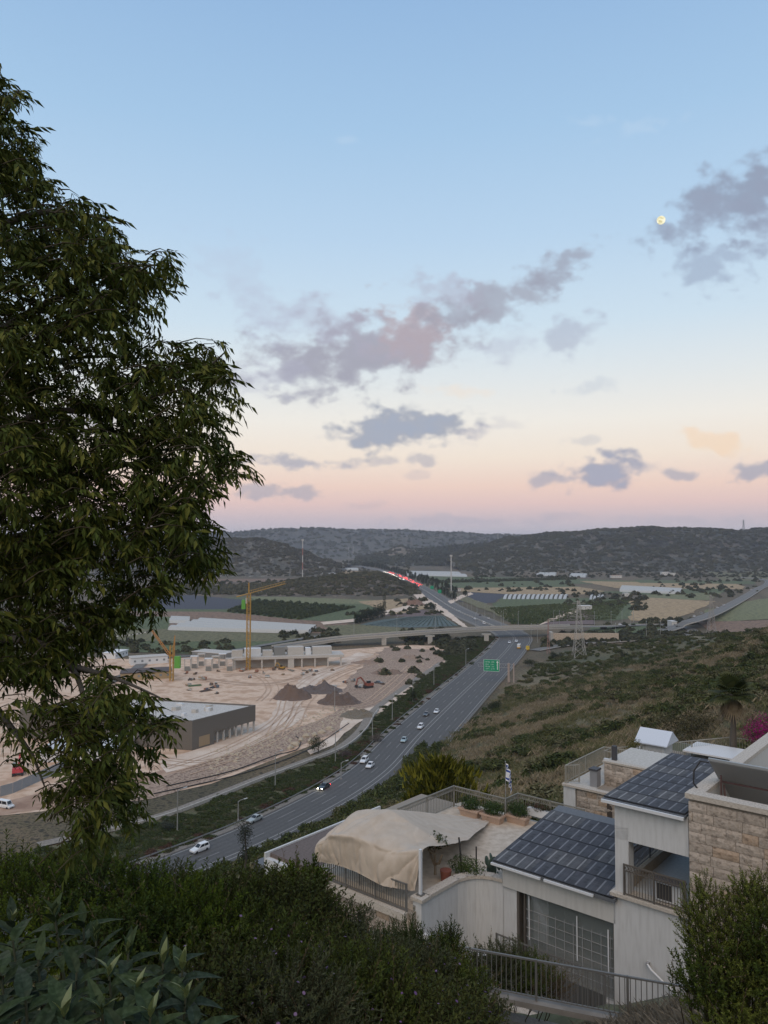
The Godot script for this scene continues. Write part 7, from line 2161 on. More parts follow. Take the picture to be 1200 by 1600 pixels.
func build_trees() -> void:
	var dk := Color(0.022, 0.03, 0.013)
	var md := Color(0.055, 0.065, 0.028)
	crown_tree("small_tree", "small dark green tree beside the service road bend", "tree", G(497, 1178), 6.5, Vector3(3.2, 2.8, 3.2), dk, md, 201, 1600, 0.2)
	crown_tree("conifer", "dark pointed conifer in the verge near the creek", "tree", G(645, 1098), 6.0, Vector3(1.8, 3.0, 1.8), dk, md, 202, 1400, 0.2)
	crown_tree("flowering_bush", "greyish flowering bush in the verge beside the highway", "bush", G(590, 1160), 3.4, Vector3(3.4, 1.8, 3.0), Color(0.07, 0.062, 0.05), Color(0.2, 0.17, 0.15), 203, 1500, 0.18)
	crown_tree("flowering_bush", "smaller greyish flowering bush beside the small dark tree", "bush", G(540, 1183), 2.8, Vector3(2.6, 1.4, 2.4), Color(0.06, 0.05, 0.045), Color(0.16, 0.12, 0.12), 204, 1200, 0.18)
	crown_tree("roadside_shrub", "dark spiky shrub at the near kerb beside the silver car", "bush", Vector3(-26.5, height(-26.5, 147.0), -147.0), 17.2 - height(-26.5, 147.0), Vector3(2.2, 3.0, 2.2), Color(0.02, 0.024, 0.016), Color(0.05, 0.055, 0.035), 205, 1500, 0.17)
	crown_tree("roadside_shrub", "grey green shrub in the verge below the service road end", "bush", G(262, 1300), 3.6, Vector3(2.6, 1.8, 2.2), Color(0.035, 0.042, 0.034), Color(0.075, 0.085, 0.065), 206, 1300, 0.16)
	crown_tree("round_bush", "large round dark bush at the edge of the highway", "bush", Vector3(46.0, height(46.0, 316.0), -316.0), 4.2, Vector3(4.2, 2.6, 3.6), dk, Color(0.045, 0.055, 0.024), 207, 2200, 0.22)
	crown_tree("round_bush", "round dark bush beside the sign post of the highway", "bush", hit(830, 1042), 4.6, Vector3(5.0, 2.8, 4.2), dk, md, 208, 2200, 0.24)
	crown_tree("round_bush", "round dark bush below the lattice pylon", "bush", hit(868, 1030), 5.0, Vector3(3.8, 2.8, 3.6), dk, Color(0.04, 0.05, 0.022), 209, 2000, 0.24)
	crown_tree("small_tree", "lone round tree on the dirt shoulder of the far highway", "tree", G(676, 953), 8.0, Vector3(4.6, 3.6, 4.6), dk, md, 210, 1200, 0.5)
	crown_tree("feathery_bush", "wide feathery olive bush on the dry meadow below the palm", "bush", hit(1080, 1150), 4.0, Vector3(5.0, 2.4, 3.6), Color(0.045, 0.042, 0.022), Color(0.1, 0.092, 0.05), 211, 2600, 0.17)
	crown_tree("small_tree", "twiggy dark tree growing beside the scrub on the slope", "tree", hit(974, 1030), 5.0, Vector3(2.6, 2.2, 2.6), dk, md, 212, 1500, 0.2)
	# cypress windbreak
	for k in 15:
		var px := 556.0 + k * 3.2
		var hgt := 9.0 + 3.5 * sin(k * 2.3) * 0.5 + (12.0 if k == 14 else k * 0.35)
		var t := thing("cypress", "tallest cypress, at the end of the windbreak" if k == 14 else "dark cypress in the windbreak beside the orchard", "tree", G(px, 975 - k * 0.75), Basis.IDENTITY, "" if k == 14 else "cypress windbreak")
		var m := MB.new()
		m.tube([Vector3.ZERO, Vector3(0, hgt * 0.3, 0)], [0.3, 0.2], 5)
		part(t, "trunk", m, mat("bark_brown", lin(0.07, 0.055, 0.04), 0.95))
		m = MB.new()
		leaves_into(m, Vector3(0, hgt * 0.52, 0), Vector3(1.9, hgt * 0.52, 1.9), 420, 0.6, dk, Color(0.045, 0.055, 0.024), 300 + k, 0.2, 0.8)
		part(t, "crown", m, vmat("scrub_leaf", 0.9))
	# trees along the far highway
	var src := crown_tree("roadside_tree", "small dark tree in the row along the far highway", "tree", Vector3(0, 0, 0), 7.0, Vector3(2.2, 3.2, 2.2), dk, md, 220, 420, 0.6, "trees along the far highway")
	src.set_meta("base_name", "roadside_tree")
	var first := true
	for i in range(0, hw.size(), 4):
		var d: float = -hw[i].z
		if d < 900.0: continue
		for o in [18.0, 26.0, 40.0]:
			if rng.randf() < 0.4: continue
			var p: Vector3 = hw[i] + side(hw, i) * (o + rng.randf_range(-3, 3))
			p.y = 0
			var sc := rng.randf_range(0.7, 1.3) * (1.0 + (d - 900.0) / 2500.0)
			var tf := Transform3D(Basis(Vector3.UP, rng.randf() * TAU).scaled(Vector3.ONE * sc), p)
			if first: src.transform = tf
			else: copy_of(src, tf, "small dark tree in the row " + ("closest to the far highway" if o < 20.0 else "one behind the roadside of the far highway" if o < 30.0 else "farthest from the far highway"))
			first = false
	# golden green conifer shrub behind the terrace
	var t := thing("golden_thuja", "broad yellow green conifer shrub behind the terrace railing", "shrub", hit(690, 1262) if false else Vector3(3.4, height(3.4, 46.0), -46.0))
	var top := 70.0 - 46.0 * (1172.0 - 848.0) / FPX
	var hg: float = top - t.position.y
	var m := MB.new()
	m.tube([Vector3.ZERO, Vector3(0, hg * 0.6, 0)], [0.2, 0.06], 6)
	part(t, "trunk", m, mat("bark_brown", lin(0.07, 0.055, 0.04), 0.95))
	m = MB.new()
	var r := RandomNumberGenerator.new()
	r.seed = 77
	for i in 620:        # upright fans of foliage
		var th := r.randf() * TAU
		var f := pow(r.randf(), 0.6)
		var lvl := r.randf()
		var rad := 2.9 * sqrt(maxf(0.02, 1.0 - pow(lvl, 5.0))) * (0.75 + 0.25 * sin(th * 5.0 + lvl * 4.0))
		var base := Vector3(cos(th) * rad * f, hg * (0.45 + 0.5 * lvl), sin(th) * rad * f)
		var up := (Vector3(cos(th) * 0.45, 1.0, sin(th) * 0.45) + Vector3(r.randfn(), 0, r.randfn()) * 0.15).normalized()
		for k in 7:
			var s := Vector3(r.randfn(), r.randfn() * 0.2, r.randfn()).normalized() * r.randf_range(0.05, 0.11)
			var p := base + Vector3(r.randfn(), r.randfn(), r.randfn()) * 0.13
			var L := r.randf_range(0.3, 0.62)
			var tip := p + (up + Vector3(r.randfn(), 0, r.randfn()) * 0.22).normalized() * L
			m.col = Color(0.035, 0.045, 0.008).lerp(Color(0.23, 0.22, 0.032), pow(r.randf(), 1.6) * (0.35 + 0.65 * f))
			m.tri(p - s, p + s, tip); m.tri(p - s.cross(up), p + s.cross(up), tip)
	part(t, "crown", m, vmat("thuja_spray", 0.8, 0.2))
	# shrubs right behind the terrace railing
	crown_tree("grey_shrub", "silvery grey shrub behind the flag and railing", "bush", Vector3(7.6, height(7.6, 43.0), -43.0), 2.2, Vector3(1.7, 1.1, 1.4), Color(0.06, 0.065, 0.045), Color(0.13, 0.13, 0.1), 231, 1800, 0.07)
	crown_tree("grey_shrub", "brown green shrub behind the white planters", "bush", Vector3(9.6, height(9.6, 44.0), -44.0), 2.0, Vector3(2.2, 1.0, 1.4), Color(0.04, 0.042, 0.022), Color(0.1, 0.09, 0.05), 232, 2000, 0.07)
	crown_tree("grey_shrub", "dark shrub beside the corner of the back stone house", "bush", Vector3(9.4, height(9.4, 50.0), -50.0), 3.2, Vector3(1.8, 1.6, 1.6), Color(0.022, 0.03, 0.014), Color(0.05, 0.06, 0.026), 233, 1800, 0.08)
	crown_tree("pot_shrub", "small yellow green shrub in the garden by the railing corner", "bush", HB * Vector3(-19.4, 56.0, -46.9), 1.9, Vector3(0.6, 0.9, 0.6), Color(0.06, 0.065, 0.02), Color(0.14, 0.13, 0.045), 234, 700, 0.06)
	crown_tree("pot_shrub", "low green shrub in front of the white shed", "bush", HB * Vector3(-18.6, 56.0, -47.4), 0.9, Vector3(1.2, 0.5, 0.8), Color(0.03, 0.045, 0.015), Color(0.08, 0.1, 0.035), 235, 800, 0.06)
	build_palm()
	# bougainvillea
	t = thing("bougainvillea", "bright magenta bougainvillea beside the plaster parapet", "flowering shrub", HB * Vector3(-13.5, 55.0, -54.0))
	m = MB.new()
	m.tube([Vector3(0, 0, 0), Vector3(0.1, 2.2, 0)], [0.08, 0.05], 6)
	part(t, "trunk", m, mat("bark_brown", lin(0.07, 0.055, 0.04), 0.95))
	leaf_ball(t, "leaves", Vector3(0.1, 2.5, 0), Vector3(1.3, 1.2, 1.2), 900, 0.07, Color(0.03, 0.045, 0.015), Color(0.06, 0.08, 0.03), 240)
	leaf_ball(t, "flowers", Vector3(0.1, 2.7, 0), Vector3(1.35, 1.2, 1.25), 2600, 0.07, Color(0.2, 0.008, 0.1), Color(0.42, 0.02, 0.22), 241)

func build_palm() -> void:
	var base := HB * Vector3(-15.1, 56.0, -53.3)
	var t := thing("fan_palm", "fan palm with a skirt of dead fronds behind the white roof", "palm tree", base)
	var topd := -base.z
	var hg: float = 70.0 - topd * (1082.0 - 848.0) / FPX - base.y
	var m := MB.new()
	m.tube([Vector3.ZERO, Vector3(0.05, hg * 0.5, 0), Vector3(0, hg, 0)], [0.24, 0.18, 0.17], 9)
	part(t, "trunk", m, tmat("palm_bark", [lin(0.06, 0.05, 0.04), lin(0.12, 0.1, 0.08)], 0.5, 0.03, 0.95, 0.6, 95))
	var r := RandomNumberGenerator.new()
	r.seed = 15
	var frond := func(dir: Vector3, L: float, c: Color, droop: float) -> MB:
		var f := MB.new()
		f.col = c
		var hub := Vector3(0, hg, 0) + dir * L * 0.5
		f.bar(Vector3(0, hg, 0), hub, 0.03)
		var sd := dir.cross(Vector3.UP).normalized()
		var up := sd.cross(dir).normalized()
		for k in 19:
			var an := lerpf(-1.9, 1.9, k / 18.0)
			var d := (dir * cos(an) + sd * sin(an) + up * 0.12).normalized()
			var LL := L * 0.62 * (0.75 + 0.25 * cos(an))
			var mid := hub + d * LL * 0.6
			var tip := hub + d * LL + Vector3(0, -droop * LL, 0)
			var w := (sd * cos(an) - dir * sin(an)) * 0.05
			f.tri(hub, mid + w, mid - w); f.tri(mid - w, mid + w, tip)
		return f
	for k in 46:
		var an := r.randf() * TAU
		var el := r.randf_range(-0.5, 1.2)
		var dir := Vector3(cos(an) * cos(el), sin(el), sin(an) * cos(el))
		var c := Color(0.03, 0.042, 0.015).lerp(Color(0.08, 0.09, 0.034), r.randf())
		part(t, "frond", frond.call(dir, r.randf_range(1.2, 1.7), c, 0.25), vmat("palm_leaf", 0.7, 0.15))
	for k in 34:          # the dead skirt
		var an := r.randf() * TAU
		var dir := Vector3(cos(an) * 0.4, -1.0, sin(an) * 0.4).normalized()
		var c := Color(0.1, 0.075, 0.045).lerp(Color(0.2, 0.155, 0.1), r.randf())
		var f: MB = frond.call(dir, r.randf_range(0.9, 1.7), c, 0.4)
		part(t, "dead_frond", f, vmat("palm_leaf", 0.7, 0.15))

# ---------------------------------------------------------------- foreground bushes
func leaf_shape(m: MB, p: Vector3, dir: Vector3, up: Vector3, L: float, W: float, bend: float, fold := 0.25) -> void:
	var s := dir.cross(up).normalized()
	var n := s.cross(dir).normalized()
	var pts := []
	var k := 4
	for i in k + 1:
		var f := float(i) / k
		var w := W * sin(pow(f, 0.8) * PI) * 0.5 + 0.0004
		var c := p + dir * L * f - n * bend * L * f * f
		pts.append([c - s * w + n * fold * w, c, c + s * w + n * fold * w])
	for i in k:
		m.quad(pts[i][0], pts[i][1], pts[i + 1][1], pts[i + 1][0]); m.quad(pts[i][1], pts[i][2], pts[i + 1][2], pts[i + 1][1])

func sprig(sd: int, L: float, n: int, ll: float, lw: float, ca: Color, cb: Color, stem: Color, open_ := 0.8) -> Mesh:     # a twig with leaves, growing up +y
	var r := RandomNumberGenerator.new()
	r.seed = sd
	var m := MB.new()
	m.col = stem
	var bendv := Vector3(r.randfn(), 0, r.randfn()) * 0.16
	var pos := func(f: float) -> Vector3: return Vector3(0, L * f, 0) + bendv * L * f * f
	m.tube([pos.call(0.0), pos.call(0.5), pos.call(1.0)], [0.004, 0.003, 0.0015], 3, false)
	for i in n:
		var f := lerpf(0.12, 1.0, (i + r.randf()) / n)
		var an := i * 2.4 + r.randf() * 0.8
		var o := open_ * lerpf(1.0, 0.55, f)
		var dir := (Vector3(cos(an), 0, sin(an)) * o + Vector3(0, 1.0 - 0.6 * o + r.randf_range(-0.25, 0.2), 0)).normalized()
		m.col = ca.lerp(cb, clampf(f * 0.6 + r.randf_range(-0.1, 0.4), 0.0, 1.0))
		var p: Vector3 = pos.call(f)
		var s := dir.cross(Vector3.UP).normalized() * lw * r.randf_range(0.7, 1.2)
		var nn := s.cross(dir).normalized()
		var q := ll * r.randf_range(0.7, 1.25)
		var tip := p + dir * q - nn * q * 0.12
		var mid := p + dir * q * 0.5
		m.tri(p, mid - s * 0.5 + nn * lw * 0.15, tip); m.tri(p, tip, mid + s * 0.5 + nn * lw * 0.15)
	return m.mesh(vmat("garden_leaf", 0.7, 0.3))

func build_foreground() -> void:
	var lime := [Color(0.027, 0.046, 0.007), Color(0.1, 0.132, 0.018)]
	var olive := [Color(0.026, 0.04, 0.008), Color(0.088, 0.108, 0.026)]
	var grey := [Color(0.036, 0.045, 0.022), Color(0.1, 0.11, 0.06)]
	var stem := Color(0.05, 0.04, 0.025)
	var kinds := {"lime": [], "olive": [], "grey": [], "lance": [], "feather": [], "lime2": [], "olive2": [], "dead": []}
	for k in 4:
		kinds["lime"].append(sprig(400 + k, 0.3, 20, 0.05, 0.026, lime[0], lime[1], stem))
		kinds["olive"].append(sprig(410 + k, 0.34, 22, 0.055, 0.022, olive[0], olive[1], stem))
		kinds["grey"].append(sprig(420 + k, 0.36, 26, 0.05, 0.016, grey[0], grey[1], stem))
		kinds["lime2"].append(sprig(450 + k, 0.26, 16, 0.06, 0.03, Color(0.022, 0.036, 0.008), Color(0.07, 0.095, 0.02), stem))
		kinds["olive2"].append(sprig(460 + k, 0.4, 16, 0.05, 0.028, Color(0.03, 0.04, 0.012), Color(0.075, 0.085, 0.026), stem))
		kinds["dead"].append(sprig(470 + k, 0.38, 9, 0.04, 0.012, Color(0.1, 0.07, 0.04), Color(0.17, 0.13, 0.075), Color(0.12, 0.09, 0.06), 0.6))
		kinds["feather"].append(sprig(440 + k, 0.26, 26, 0.036, 0.016, Color(0.036, 0.05, 0.01), Color(0.16, 0.185, 0.04), stem, 0.85))
		kinds["lance"].append(sprig(430 + k, 0.42, 30, 0.06, 0.013, olive[0], Color(0.06, 0.085, 0.03), stem, 0.7))
	# bushes: [name, label, kind, flower colour or null, sprigs, clumps of px, py, rx, ry, depth]
	var flower := MB.new()
	for i in 9:
		var th := TAU * i / 9.0
		var d := Vector3(cos(th), 0.35, sin(th)) * 0.02
		flower.tri(Vector3.ZERO, d + Vector3(-d.z, 0, d.x) * 0.35, d + Vector3(d.z, 0, -d.x) * 0.35)
		flower.tri(Vector3(0, 0.012, 0), d * 0.7 + Vector3(-d.z, 0.01, d.x) * 0.3, d * 0.7 + Vector3(d.z, 0.01, -d.x) * 0.3)
	var L := [
		["hedge_bush", "bright green small leaved hedge bush below the hanging tree", "lime", null, 900, [[40, 1410, 90, 55, 8.0], [150, 1420, 90, 60, 7.6], [60, 1480, 80, 60, 6.8], [10, 1370, 60, 30, 8.6]]],
		["hedge_bush", "yellow green hedge bush in front of the roadside verge", "lime", null, 1100, [[230, 1424, 80, 50, 7.4], [210, 1494, 90, 70, 6.6], [300, 1464, 70, 60, 6.9], [120, 1374, 70, 30, 8.8]]],
		["hedge_bush", "olive green hedge bush on the crest beside the highway bend", "olive", null, 1000, [[330, 1423, 80, 40, 8.2], [420, 1428, 80, 40, 8.4], [250, 1400, 60, 26, 8.8], [480, 1438, 50, 30, 8.6]]],
		["lantana_bush", "tangled bush with small mauve flowers in the middle of the slope", "olive", Color(0.2, 0.12, 0.22), 1500, [[400, 1513, 100, 64, 6.9], [340, 1578, 90, 70, 6.0], [450, 1598, 100, 70, 6.0], [490, 1518, 76, 50, 7.4]]],
		["lantana_bush", "tangled bush with purple flower heads at the foot of the stone wall", "olive", Color(0.13, 0.06, 0.18), 1500, [[560, 1580, 100, 70, 6.6], [620, 1625, 110, 55, 6.4], [570, 1530, 70, 44, 7.6], [690, 1620, 70, 50, 7.2]]],
		["lantana_bush", "tangled grey green bush spreading towards the path railing", "grey", Color(0.16, 0.1, 0.2), 1000, [[640, 1543, 66, 40, 8.6], [700, 1563, 56, 40, 8.6], [735, 1603, 42, 40, 8.4]]],
		["willowy_bush", "dark bush with upright narrow leaved shoots before the terrace fence", "lance", null, 700, [[600, 1514, 55, 26, 11.0], [655, 1520, 50, 28, 11.0], [690, 1522, 34, 34, 11.0], [640, 1487, 18, 24, 11.4], [696, 1494, 18, 28, 11.4], [600, 1492, 12, 18, 11.4]]],
		["willowy_bush", "bright round bush top against the stone terrace wall", "lime", null, 520, [[465, 1392, 36, 26, 9.6], [486, 1386, 18, 28, 9.6], [436, 1398, 34, 24, 9.6], [410, 1404, 30, 20, 9.6]]],
		["dusky_bush", "dusky purple leaved shoots beside the stone terrace wall", "grey", Color(0.08, 0.05, 0.08), 300, [[540, 1462, 36, 24, 9.8], [515, 1467, 26, 22, 9.6]]],
		["slope_shrub", "dense grey leaved shrub behind the path railing", "grey", null, 700, [[760, 1520, 44, 26, 20.9], [820, 1535, 50, 26, 21.0], [790, 1510, 40, 22, 21.4], [860, 1545, 30, 20, 20.6]]],
		["olive_shrub", "large fine leaved olive green shrub against the stone house", "feather", null, 1900, [[1130, 1464, 62, 70, 12.6], [1180, 1454, 50, 80, 12.4], [1110, 1534, 55, 60, 12.2], [1170, 1554, 60, 60, 12.0], [1090, 1434, 26, 46, 12.8], [1168, 1404, 24, 34, 12.6], [1200, 1514, 50, 80, 12.0], [1140, 1594, 60, 40, 11.8], [1220, 1414, 40, 50, 12.4], [1098, 1394, 14, 26, 12.8]]],
	]
	for e in L:
		var ctr := Dp(e[5][0][0], e[5][0][1], e[5][0][4])
		var gnd := height(ctr.x, -ctr.z)
		var t := thing(e[0], e[1], "bush", Vector3(ctr.x, minf(gnd, ctr.y - 0.3), ctr.z))
		var o := t.position
		var xs := []
		for k in 12: xs.append([])
		var ci := -1
		var fx := []
		var tw := MB.new()
		tw.col = stem
		var area := 0.0
		for c in e[5]: area += c[2] * c[3]
		for c in e[5]:
			ci = (ci + 1) % 4
			var k := int(e[4] * c[2] * c[3] / area * 1.35)
			var scale_ := float(c[4]) / FPX
			var cc := Dp(c[0], c[1], c[4])
			var rx: float = c[2] * scale_; var ry: float = c[3] * scale_
			# stems from the ground to the clump
			for s in 5:
				var tip := cc + Vector3(rng.randfn() * rx * 0.5, rng.randf_range(-0.4, 0.5) * ry, rng.randfn() * rx * 0.4)
				var b := Vector3(lerpf(ctr.x, tip.x, 0.6), o.y, lerpf(ctr.z, tip.z, 0.6))
				tw.tube([b - o, b.lerp(tip, 0.55) + Vector3(rng.randfn() * 0.08, 0, rng.randfn() * 0.08) - o, tip - o], [0.022, 0.014, 0.005], 5, false)
			for s in k:
				var d := Vector3(rng.randfn(), rng.randfn(), rng.randfn()).normalized() * pow(rng.randf(), 0.38)
				if d.y < -0.55 or d.z < -0.75: continue
				var p := cc + Vector3(d.x * rx * 1.1, d.y * ry * 1.05, d.z * rx * 0.9)
				var up := (Vector3(d.x * 0.7, 0.75 + d.y * 0.5, d.z * 0.7) + Vector3(rng.randfn(), rng.randfn() * 0.4, rng.randfn()) * 0.35).normalized()
				if e[2] == "lance": up = (up + Vector3(0, 1.2, 0)).normalized()
				var x := up.cross(Vector3(rng.randfn(), rng.randfn(), rng.randfn())).normalized()
				var sc := rng.randf_range(0.65, 1.15) * lerpf(0.8, 1.5, clampf((c[4] - 6.0) / 14.0, 0.0, 1.0))
				xs[(rng.randi() % 3 + ci * 3) % 12].append(Transform3D(Basis(x, up, x.cross(up)).scaled(Vector3.ONE * sc), p - up * 0.12 * sc - o))
				if e[3] != null and rng.randf() < 0.055 and d.y > -0.1: fx.append(Transform3D(Basis(x, up, x.cross(up)).scaled(Vector3.ONE * rng.randf_range(0.35, 0.85)), p + up * 0.2 * sc - o))
		part(t, "stems", tw, vmat("garden_leaf", 0.7, 0.3)).set_meta("kind", "stuff")
		var alt: Array = {"lime": ["lime", "lime2", "lime", "olive"], "olive": ["olive", "olive2", "grey", "olive2"], "grey": ["grey", "olive", "grey", "dead"], "lance": ["lance", "lance", "olive", "lance"], "feather": ["feather", "feather", "lime2", "feather"]}[e[2]]
		for k in 12:
			if xs[k]: scatter(t, "foliage", kinds[alt[k / 3]][k % 3], xs[k])
		# dead and dry twigs here and there
		var dx := []
		for k in 12:
			for q in xs[k].size():
				if q % 23 == 0: dx.append(xs[k][q].translated_local(Vector3(0, 0.1, 0)))
		scatter(t, "dry_twigs", kinds["dead"][0], dx)
		if fx:
			flower.col = e[3]
			var fmat := mat("petal_%s" % e[0] + str(e[3]), (e[3] as Color).linear_to_srgb(), 0.7)
			fmat.cull_mode = BaseMaterial3D.CULL_DISABLED
			scatter(t, "flowers", flower.mesh(fmat), fx)
	build_broadleaf()
	# dry grass in front of the railing and low growth under the bushes
	var g := tuft_mesh(9, 44, 0.2, 0.16, Color(0.11, 0.1, 0.08), Color(0.28, 0.25, 0.2), 0.005)
	var xf := []
	for i in 3200:
		var x := rng.randf_range(-4.0, 9.5)
		var d := rng.randf_range(15.4, 20.6 - 0.3 * x)
		xf.append(Transform3D(Basis(Vector3.UP, rng.randf() * TAU).scaled(Vector3.ONE * rng.randf_range(0.7, 1.4)), Vector3(x, height(x, d) - 0.03, -d)))
	tag(scatter(self, "dry_grass", g, xf), "grey brown dry grass in front of the path railing", "grass")

func build_broadleaf() -> void:
	# the large-leaved shrub at the lower left: every leaf a piece of its own
	var t := thing("broad_leaved_shrub", "large dark shrub with broad leaves and pale new shoots in the near corner", "shrub", Vector3(-1.4, 65.0, -4.2))
	var o := t.position
	var dkm := []
	for k in 4:
		var c := [lin(0.018, 0.03, 0.012), lin(0.025, 0.042, 0.016), lin(0.034, 0.053, 0.02), lin(0.022, 0.036, 0.02)][k] as Color
		var mt := tmat("broad_leaf_%d" % k, [c.darkened(0.2), c, c.lightened(0.08)], 0.3, 0.03, 0.6, 0.0, 110 + k, false, 256)
		mt.metallic_specular = 0.25
		dkm.append(mt)
	var newm := mat("new_leaf", lin(0.11, 0.135, 0.05), 0.5)
	newm.backlight_enabled = true; newm.backlight = Color(0.3, 0.3, 0.15)
	var shapes := []
	for k in 4:
		var m := MB.new()
		leaf_shape(m, Vector3.ZERO, Vector3(0, 0.25, 1).normalized(), Vector3.UP, 0.185, 0.056 + 0.009 * k, 0.2 + 0.3 * k, 0.35)
		shapes.append(m.mesh(null))
	var r := RandomNumberGenerator.new()
	r.seed = 51
	var stems := MB.new()
	# shoots: pixel, depth, whether the tip carries pale new leaves
	var sh := [[85, 1430, 4.6, 1], [150, 1470, 4.4, 1], [20, 1470, 4.4, 0], [60, 1500, 4.1, 0], [120, 1520, 4.0, 0], [170, 1525, 4.0, 2], [200, 1490, 4.3, 1], [255, 1505, 4.2, 2], [285, 1515, 4.2, 2], [215, 1545, 3.9, 2], [235, 1590, 3.7, 2], [160, 1585, 3.6, 1], [100, 1590, 3.5, 2], [40, 1560, 3.7, 0], [0, 1520, 4.0, 0], [-20, 1580, 3.6, 0], [290, 1560, 4.0, 2], [305, 1600, 3.9, 0], [60, 1620, 3.4, 0], [190, 1620, 3.5, 0], [20, 1440, 4.9, 2], [130, 1440, 4.8, 0], [270, 1640, 3.6, 0], [130, 1650, 3.3, 0]]
	for s in sh:
		var tip := Dp(s[0], s[1], s[2])
		var foot_ := Vector3(lerpf(tip.x, o.x, 0.5), o.y, lerpf(tip.z, o.z - 0.6, 0.4))
		stems.tube([foot_ - o, foot_.lerp(tip, 0.6) + Vector3(r.randfn() * 0.05, 0, r.randfn() * 0.05) - o, tip - o], [0.02, 0.014, 0.006], 6, false)
		var ax := (tip - foot_).normalized()
		for k in 12:
			var f := k / 12.0
			var an := k * 2.4 + r.randf()
			var x := ax.cross(Vector3.RIGHT).normalized(); var z := ax.cross(x)
			var out := (x * cos(an) + z * sin(an))
			var lift := lerpf(0.7, -0.25, f) + r.randf_range(-0.2, 0.2)
			var dir := (out + ax * lift).normalized()
			var bs := Basis.looking_at(-dir, ax)
			var sc := r.randf_range(0.75, 1.15)
			var p := tip - ax * (0.02 + f * 0.3) - o
			var lf := piece(t, "leaf", shapes[r.randi() % 4], Transform3D(bs.scaled(Vector3.ONE * sc), p))
			lf.material_override = dkm[r.randi() % 4]
		if s[3] > 0:
			for k in (5 if s[3] == 1 else 4):
				var an := k * 2.2 + r.randf()
				var dir := (Vector3(cos(an), 0, sin(an)) * r.randf_range(0.25, 0.75) + Vector3(0, 1, 0)).normalized()
				var lf := piece(t, "young_leaf", shapes[r.randi() % 2], Transform3D(Basis.looking_at(-dir, Vector3(cos(an), 0.1, sin(an)) * -1.0).scaled(Vector3.ONE * r.randf_range(0.4, 0.72)), tip - o))
				lf.material_override = newm if s[3] == 2 or k % 2 else dkm[2]
	part(t, "stems", stems, mat("green_stem", lin(0.05, 0.055, 0.03), 0.7)).set_meta("kind", "stuff")

# ---------------------------------------------------------------- the near tree on the left
func compound_leaf(sd: int, mt: Material) -> Mesh:     # an ash-like leaf: leaflets in pairs along a drooping stalk, growing along +z
	var r := RandomNumberGenerator.new()
	r.seed = sd
	var m := MB.new()
	var L := 0.2
	var pos := func(f: float) -> Vector3: return Vector3(0, -0.11 * f * f, L * f)
	m.col = Color(0.05, 0.05, 0.02)
	m.tube([pos.call(0.0), pos.call(0.5), pos.call(1.0)], [0.0022, 0.0017, 0.001], 3, false)
	for i in 9:
		var f := 0.25 + 0.75 * (i / 2) / 4.0
		var sgn := -1.0 if i % 2 else 1.0
		var fwd := Vector3(0, -0.25 - 0.5 * f, 1)
		var dir := (fwd * r.randf_range(0.4, 0.8) + Vector3(sgn * r.randf_range(0.5, 0.9), -0.4 + r.randf_range(-0.5, 0.4), 0)).normalized()
		if i == 8: dir = Vector3(0.05, -1.0, 0.75).normalized()
		var b := r.randf_range(0.75, 1.25)
		m.col = Color(0.05 * b, 0.066 * b, 0.015 * b) if r.randf() < 0.85 else Color(0.1 * b, 0.105 * b, 0.022 * b)
		var up := Vector3(r.randfn() * 0.4, 1, r.randfn() * 0.4).normalized()
		var q := r.randf_range(0.07, 0.1)
		var p: Vector3 = pos.call(f)
		var s := dir.cross(up).normalized() * r.randf_range(0.012, 0.017)
		var n := s.cross(dir).normalized() * 0.005
		var mid := p + dir * q * 0.42 - Vector3(0, q * 0.04, 0)
		var tip := p + dir * q - Vector3(0, q * 0.22, 0)
		m.tri(p, mid, mid - s + n); m.tri(p, mid + s + n, mid); m.tri(mid - s + n, mid, tip); m.tri(mid, mid + s + n, tip)
	return m.mesh(mt)

